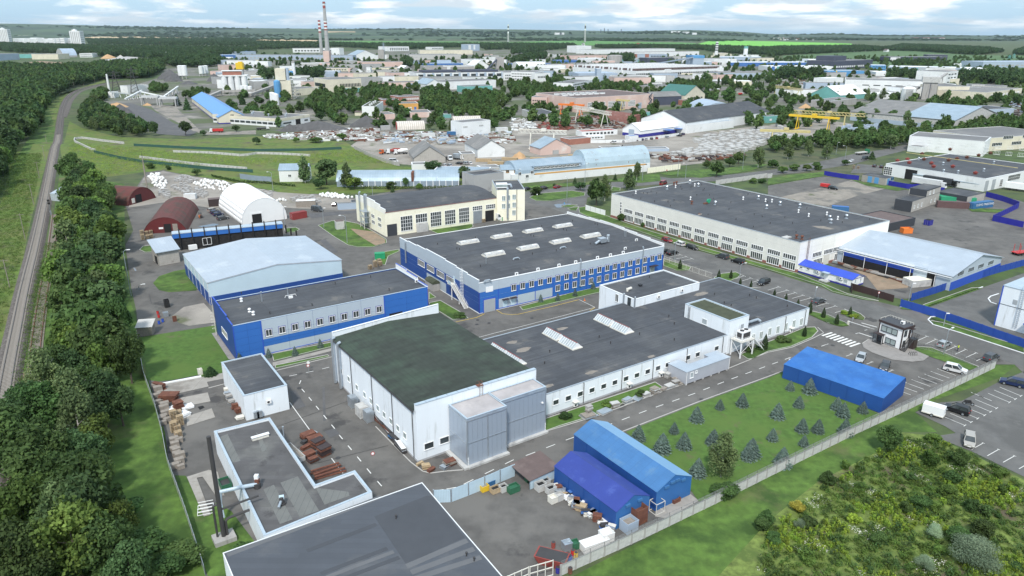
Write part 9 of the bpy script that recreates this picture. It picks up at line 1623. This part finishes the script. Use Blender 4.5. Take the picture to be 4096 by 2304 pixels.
for i,(x,y,n,w_,l_,m_,a)in En(((1650,335,3,1.4,.5,'timber',10),(1710,370,4,1.5,.9,'timber',-20),(1765,395,3,1.3,.7,RU_,20),(1945,335,5,2.2,1.5,[RU_,TO_,RU_],0),(1900,362,3,1.6,1.2,[GV_,TO_],10))):stack(['thin timber','short timber','rusty timber','big dark plate','smaller dark plate'][i]+' pile on the grass corner before the metal clad box',(13,x,y),n,w_,l_,m_,a,seed=i+50)
for i,(P,n,w_,l_,m_,a)in En((((2,1890,1205),2,2.2,1.8,WP_,5),((2,1715,1220),1,2.4,2.,WP_,5),((2,1800,1215),8,1.9,2,RU_,5),((2,1705,1130),7,2.2,3.6,RU_,60),((2,1610,1010),6,.9,3.2,RU_,30),((2,1850,1290),4,2.,2.,WP_,20),((2,2310,1120),5,1.4,1.,CN,0),((2,2340,1160),4,1.6,1.,CN,10),((2,2370,1215),5,1.4,1.,RU_,0),((2,2400,1255),5,1.2,1.,RU_,10),((2,2285,1035),3,1.3,1.,CS_,0),((2,2415,1320),3,1.5,1.2,CS_,0),((2,2290,1085),4,1.4,1.,CN,0))):stack(['white sheet stack on the old pad','torn white sheet pile by the belt fence','rusty box stack by the belt fence','large rusty pipe bundle','narrow rusty bar bundle','crumpled white sheet stack','second grey pile along the small white building','third grey pile along the small white building','first rusty pile along the small white building','last rusty pile along the small white building','pale pile at the back of the small white building','white pallet tank pile at its front corner','first grey pile along the small white building'][i],P,n,w_,l_,m_,a,seed=i+70)
pal=MB()
for z in range(7):
    for k in range(5):pal.box(-.6,-.5+k*.22,z*.2+.1,.6,-.38+k*.22,z*.2+.13,'timber')
    for k in(-.55,0,.45):pal.box(k,-.5,z*.2,k+.1,.5,z*.2+.1,TO_)
pal=pal.mesh('pallet_stack')
for i,P in En([(1,1432,925),(1,1475,915),(1,1520,905),(1,1440,965),(1,1485,955),(1,1525,945),(2,1750,1330),(2,1800,1300),(2,1770,1400),(2,1820,1380),(3,1790,0),(3,1800,60),(2,1755,1449),(11,2290,790),(11,1150,1262),(11,1200,1240),(11,1250,1225),(11,1240,1200),(31,860,250),(31,905,250)]):p=G(P);o=obj('pallet_stack',pal,None,(p.x,p.y,.1),GA+.1*(i%3));o.scale=(1,1,1+.5*(i%3==0));tag(o,'stack of wooden pallets '+('by the nearer red hangar' if i<6 else 'along the old concrete blocks at the belt fence' if i<13 else 'at the works road'),'pallet stack','pallet stacks')
spread('stone_stack','old concrete block in the row by the belt fence','block','old concrete blocks at the belt fence',blk,fill([(2,1560,985),(2,1610,1000),(2,1700,1330),(2,1740,1449),(2,1660,1440),(2,1580,1150)],1.5,3,36)+fill([(3,1745,90),(3,1830,100),(3,1830,420),(3,1760,420)],1.3,3,14),.5)
b=MB();b.rbox((0,0,.25),(8.5,.45,.3),0,WP_).rbox((.5,.7,.2),(7,.2,.2),.02,SD_);tag(obj('white_beam',b,None,G((2,1810,940)),GA-.12),'long white beam lying beside the lawn','beam')
def barrel_(label,P,m,z=.1,name='barrel',r_=.3,h_=.9):p=G(P);t=thing(name,label,name.replace('_',' '),(p.x,p.y,z));obj('drum',cached(('br',m,r_,h_),lambda:MB().lathe([(r_,0),(r_,h_*.33),(r_*1.05,h_*.35),(r_,h_*.37),(r_,h_*.66),(r_*1.05,h_*.68),(r_,h_*.7),(r_,h_)],m,12).mesh('drum')),t);obj('lid',cached(('bl',r_,h_),lambda:MB().lathe([(r_*.9,h_),(r_*.9,h_+.02)],SD_,12).mesh('lid')),t)
for P,m_,lb in(((23,562,1275),RP_,'red barrel left in the fence corner group'),((23,613,1245),RP_,'red barrel right in the fence corner group'),((23,642,1270),'yellow_paint','yellow topped barrel in the fence corner group'),((23,582,1300),TB_,'blue small barrel before the red ones'),((23,415,1165),'red_rusty','pinkish drum behind the rusty skip'),((23,585,1425),RU_,'rusty open drum outside the concrete fence'),((23,460,1420),'trim_navy','blue drum at the pale gate'),((2,1600,300),RP_,'red and white barrel in the scrap corner by the belt'),((2,1640,345),TB_,'blue lidded barrel in the scrap corner by the belt'),((2,1603,365),TB_,'lowest blue barrel in the scrap corner by the belt'),((2,1590,265),RP_,'upper red barrel in the scrap corner by the belt')):barrel_(lb,P,m_)
def crate(label,P,sx,sy,sz,m,ang=0,inner=DV_,tilt=0.):
    p=G(P);t=thing('crate',label,'container',(p.x,p.y,.1),GA+rad(ang));b=MB();w_=.06
    for q in((0,0,sx,w_),(0,sy-w_,sx,sy),(0,w_,w_,sy-w_),(sx-w_,w_,sx,sy-w_),(w_,w_,sx-w_,sy-w_)):b.box(q[0],q[1],0,q[2],q[3],sz if q[2]-q[0]<w_*2 or q[3]-q[1]<w_*2 else.1,m)
    obj('body',b,t);obj('contents',Bx(w_,w_,.1,sx-w_,sy-w_,sz*.7,inner),t);obj('rim',Bx(-.04,-.04,sz-.08,sx+.04,0,sz,m).box(-.04,sy,sz-.08,sx+.04,sy+.04,sz,m),t)
for a in(('yellow scrap bin at the light blue fence',(13,2280,620),1.3,1.1,1.,'yellow_paint',0,TO_),('blue lidded bin behind the yellow one',(13,2335,565),1.4,1.1,.9,CB_,0,UF_),('light blue tank beside the blue bin',(13,2400,520),1.3,1.,1.,SF_,0,SF_),('wooden bin full of black scrap',(13,2385,640),1.5,1.1,.9,'timber',0,BP_),('white steel bin next to the scrap bin',(13,2475,625),1.2,1.,1.1,CL_,0),('green wheeled skip at the fence bins',(13,2560,640),1.9,1.2,1.1,GD_,0,GD_),('green skip under the brown canopy',(23,155,520),1.2,.9,1.1,GD_,0),('first open white bin by the canopy',(23,270,620),1.6,1.3,1.3,CL_,0),('second open white bin by the canopy',(23,330,560),1.2,1.1,1.1,CL_,0),('third open white bin by the canopy',(23,375,650),1.5,1.2,1.2,CL_,0),('white bin with round drum on top',(23,465,715),1.1,1.0,1.2,CL_,0,CL_),('stained white box bin in front',(23,400,740),1.2,1.1,1.1,CS_,0,CS_),('large rusty blue and white container open at the top by the tent',(23,1255,960),2.2,2.2,2.7,RU_,0,RU_),('lower rusty container with wooden racks at the fence',(23,1160,1045),2.2,1.8,1.8,BF_,0,TO_),('green lidded bin in the fence corner',(23,615,1200),1.1,1.,1.1,GD_,-10,GD_),('grey wrapped bundle in the fence corner',(23,530,1215),1.3,1.1,1.2,GV_,-10,GV_),('rusty tub on the concrete strip behind the long tent',(23,1630,735),1.5,.7,.7,RU_,0,RU_),('white wrapped goods row along the concrete fence',(23,730,1240),4.2,1.6,1.2,'bag_white',-8,'bag_white'),('white boxes at the far end of the goods row',(23,920,1140),1.9,1.5,1.5,'bag_white',-8,'bag_white'),('orange lattice frame crates beside the metal roofed warehouse',(31,1360,905),3.6,2.5,1.9,'orange_paint',-30,'orange_far'),('green old machine beside the L shaped building',(3,2240,620),1.6,2.4,1.3,GD_,0,SD_),('grey metal rack with sacks at the lawn end',(2,2000,885),.9,.9,1.3,CS_,0,'bag_white'),('black tarped machine in the scrap corner by the belt',(2,1665,205),1.2,1.6,2.0,BP_,0,BP_),('orange cabinet in the scrap corner by the belt',(2,1745,345),.9,.7,1.3,RU_,0,RU_),('galvanised drum housing in the scrap corner by the belt',(2,1650,300),1.2,1.,1.2,GV_,0,GV_),('blue grey portable toilet pair beside the small white building',(12,10,1300),2.,1.,1.7,BF_,0,GV_),('long mossy concrete trough beside the L shaped building',(13,500,290),5.8,1.0,.9,CL_,97,TO_)):crate(*a)
# tilted rusty skip and pale swing gate at the bottom corner, brown canopy
t=thing('skip','large rusty open skip leaning at the bottom corner of the scrap yard','skip',G((23,400,1330))+Vector((0,0,.1)),GA+rad(-55));obj('body',MB().hexa([(-1.6,-.8,0),(1.6,-.8,0),(1.6,.8,0),(-1.6,.8,0)],[(-2.3,-1.2,1.5),(2.3,-1.2,1.5),(2.3,1.2,1.5),(-2.3,1.2,1.5)],'red_rusty'),t);obj('lining',MB().hexa([(-2.1,-1.05,1.4),(2.1,-1.05,1.4),(2.1,1.05,1.4),(-2.1,1.05,1.4)],[(-2.1,-1.05,1.52),(2.1,-1.05,1.52),(2.1,1.05,1.52),(-2.1,1.05,1.52)],SD_),t)
for i,pts in En((((23,410,1449),(23,165,1520)),((23,165,1520),(23,-60,1620)))):
    a,c=G(pts[0]),G(pts[1]);d=c-a;b=MB()
    for z in(.2,1.5,2.6):b.bar((0,0,z),(d.length-.2,0,z),.1,CS_)
    for k in range(4):x=(d.length-.2)*k/3;b.bar((x,0,.1),(x,0,2.7),.1,CS_)
    tag(obj('swing_gate',b,None,a,atan2(d.y,d.x)),('right','left')[i]+' leaf of the pale tubular gate at the bottom edge','gate')
KN=Bd('canopy_shed','lean to shed with brown sheet roof and white ribbed side',(23,178,585),(23,428,470),(23,0,340,1),(23,180,485));KN.L=6.2;KN.W=max(4.5,min(9,KN.W));L,W,h=KN.L,KN.W,KN.h;obj('wall',Bx(0,0,0,L,.12,h-.05,'fence_lightblue').box(L-.1,0,0,L,W,h-.05,'fence_lightblue'),KN.root);obj('roof',MB().hexa([(-.2,-.2,h-.1),(L+.2,-.2,h),(L+.2,W+.2,h+.4),(-.2,W+.2,h+.3)],[(-.2,-.2,h),(L+.2,-.2,h+.1),(L+.2,W+.2,h+.5),(-.2,W+.2,h+.4)],RN_),KN.root)
for y in(0,W):obj('post',Bx(0,y,0,.12,y+.12,h,GV_),KN.root)
# scrap line along the small tent
rr=RND(9);lab=['steel profiles','grey sheets','silver duct scraps','rusty plates','white window frames','timber offcuts','cable drums','pale panels']
for i in range(26):f=i/25;P=(23,440+f*560+rr.uniform(-40,40),560+f*440+rr.uniform(-25,45));stack('%s, number'.replace(', number','')%lab[i%8]+[' at the canopy end of the scrap line',' before the middle of the smaller tent',' past the middle of the smaller tent',' at the container end of the scrap line'][i//8]+(' of the yard'),P,rr.randint(2,6),rr.uniform(1,2.2),rr.uniform(.3,1.4),[[CS_],[CL_,GV_],[GV_],[RU_,RU_],[WP_],['timber',TO_],[UF_,SD_],[WF_,CL_]][i%8],rr.uniform(-70,90),.12,'scrap_pile','scrap pile',seed=i+200)
# hall side: pipe racks; chimney stack of the boiler beside the L building
for i,(x,y)in En(((1250,1360),(1330,1449))):stack(('upper','lower')[i]+' rack of steel pipes along the foot of the green roofed hall',(12,x,y),6,.9,5.5,[SD_,WP_,RU_],0,.12,'pipe_rack','rack',seed=i+5)
for i,(x,y,m_)in En(((1395,95,[CB_,SD_]),(1450,175,[WP_,SD_,GV_]))):stack(('blue tipped','silver')[i]+' pipe rack near the front corner of the green roofed hall',(13,x,y),6,.9,4.,m_,0,.12,'pipe_rack','rack',seed=i+9)
p=G((3,2260,1090));H_=up(p,(3,2095,45));t=thing('stack_pipe','tall black guyed boiler chimney pipe beside the L shaped building','chimney',p,GA);obj('pipe',MB().tube((0,0,0),(0,0,H_),.33,SD_,.3,12),t);obj('base',Bx(-1.5,-1.2,0,1.5,1.2,.8,CW_),t);obj('branch_pipe',MB().path([(0,0,5.3),(5.5,0,5.5)],.16,SD_).path([(.5,0,0),(.5,0,3.2),(1,0,3.5),(5.2,0,3.7)],.2,SD_).path([(-.8,.3,0),(-.8,.3,6),(0,0,6.3)],.16,SD_),t)
t=thing('tubular_frame','white tubular frame lying on the grass by the belt fence','frame',G((3,1990,860))+Vector((0,0,.2)),GA-.25);b=MB()
for y in(0,.9,1.8,2.7):b.bar((0,y,.1),(2.2,y,.1),.07,WP_);b.bar((0,y,.6),(2.2,y,.6),.07,WP_)
for x in(0,2.2):b.bar((x,0,.1),(x,2.7,.1),.07,WP_)
obj('tubes',b,t);t=thing('bicycle_rack','dark arched bicycle rack beside the gatehouse stair','bicycle rack',G((32,1435,690))+Vector((0,0,.2)),GA-.5)
for k in range(4):obj('hoop',MB().path([(k*.5,0,0),(k*.5,.15,.6),(k*.5,.6,.75),(k*.5,.9,0)],.05,SD_),t)
for i,(x0,y0,x1,y1)in En(((1448,700,1558,845),(1690,600,1760,670))):t=thing('cage_frame',('left','right')[i]+' bare steel cage frame behind the long blue tent','frame',G((23,x0,y1))+Vector((0,0,.1)),GA);b=MB();[b.bar((x,y,0),(x,y,1.9),.07,CS_)for x in(0,1.8)for y in(0,1.5)];[b.bar((0,y,z),(1.8,y,z),.07,CS_)for y in(0,1.5)for z in(0,1.9)];[b.bar((x,0,z),(x,1.5,z),.07,CS_)for x in(0,1.8)for z in(0,1.9)];obj('tubes',b,t)
sheet('concrete_strip','concrete_slab',[(23,1440,850),(23,1560,870),(23,1880,690),(23,1790,620),(23,1440,800)],.12)
t=thing('red_trailer','red log trailer at the right edge of the yard','trailer',G((31,2470,1120)),GA-.3);obj('chassis',Bx(0,-1.2,.9,10,1.2,1.1,RP_),t);[obj('stake',Bx(x,y,1.1,x+.12,y+.12,3.6,RP_),t)for x in(1,3.5,6,8.5)for y in(-1.2,1.1)];[obj('wheel',CACHE['twh'],t,(x,y,.48))for x in(1,2.4,8)for y in(-1.1,1.1)]
t=thing('traffic_cone','orange traffic cone on the yard road behind the low factory','traffic cone',G((22,730,130))+Vector((0,0,.1)));obj('cone',MB().lathe([(.28,0),(.28,.04),(.16,.05),(.04,.7)],'orange_paint',10),t)
# --- haze over the whole place
hm=bpy.data.materials.new('haze');hm.use_nodes=True;hm.node_tree.nodes.clear();ho=hm.node_tree.nodes.new('ShaderNodeOutputMaterial');hv=hm.node_tree.nodes.new('ShaderNodeVolumePrincipled');hv.inputs['Color'].default_value=(.72,.88,1,1);hv.inputs['Density'].default_value=2.2e-5;hv.inputs['Anisotropy'].default_value=.2;hm.node_tree.links.new(hv.outputs[0],ho.inputs['Volume'])
MATS['haze']=hm;tag(obj('haze',Bx(-32000,-700,-220,32000,23000,260,'haze')),kind='stuff')
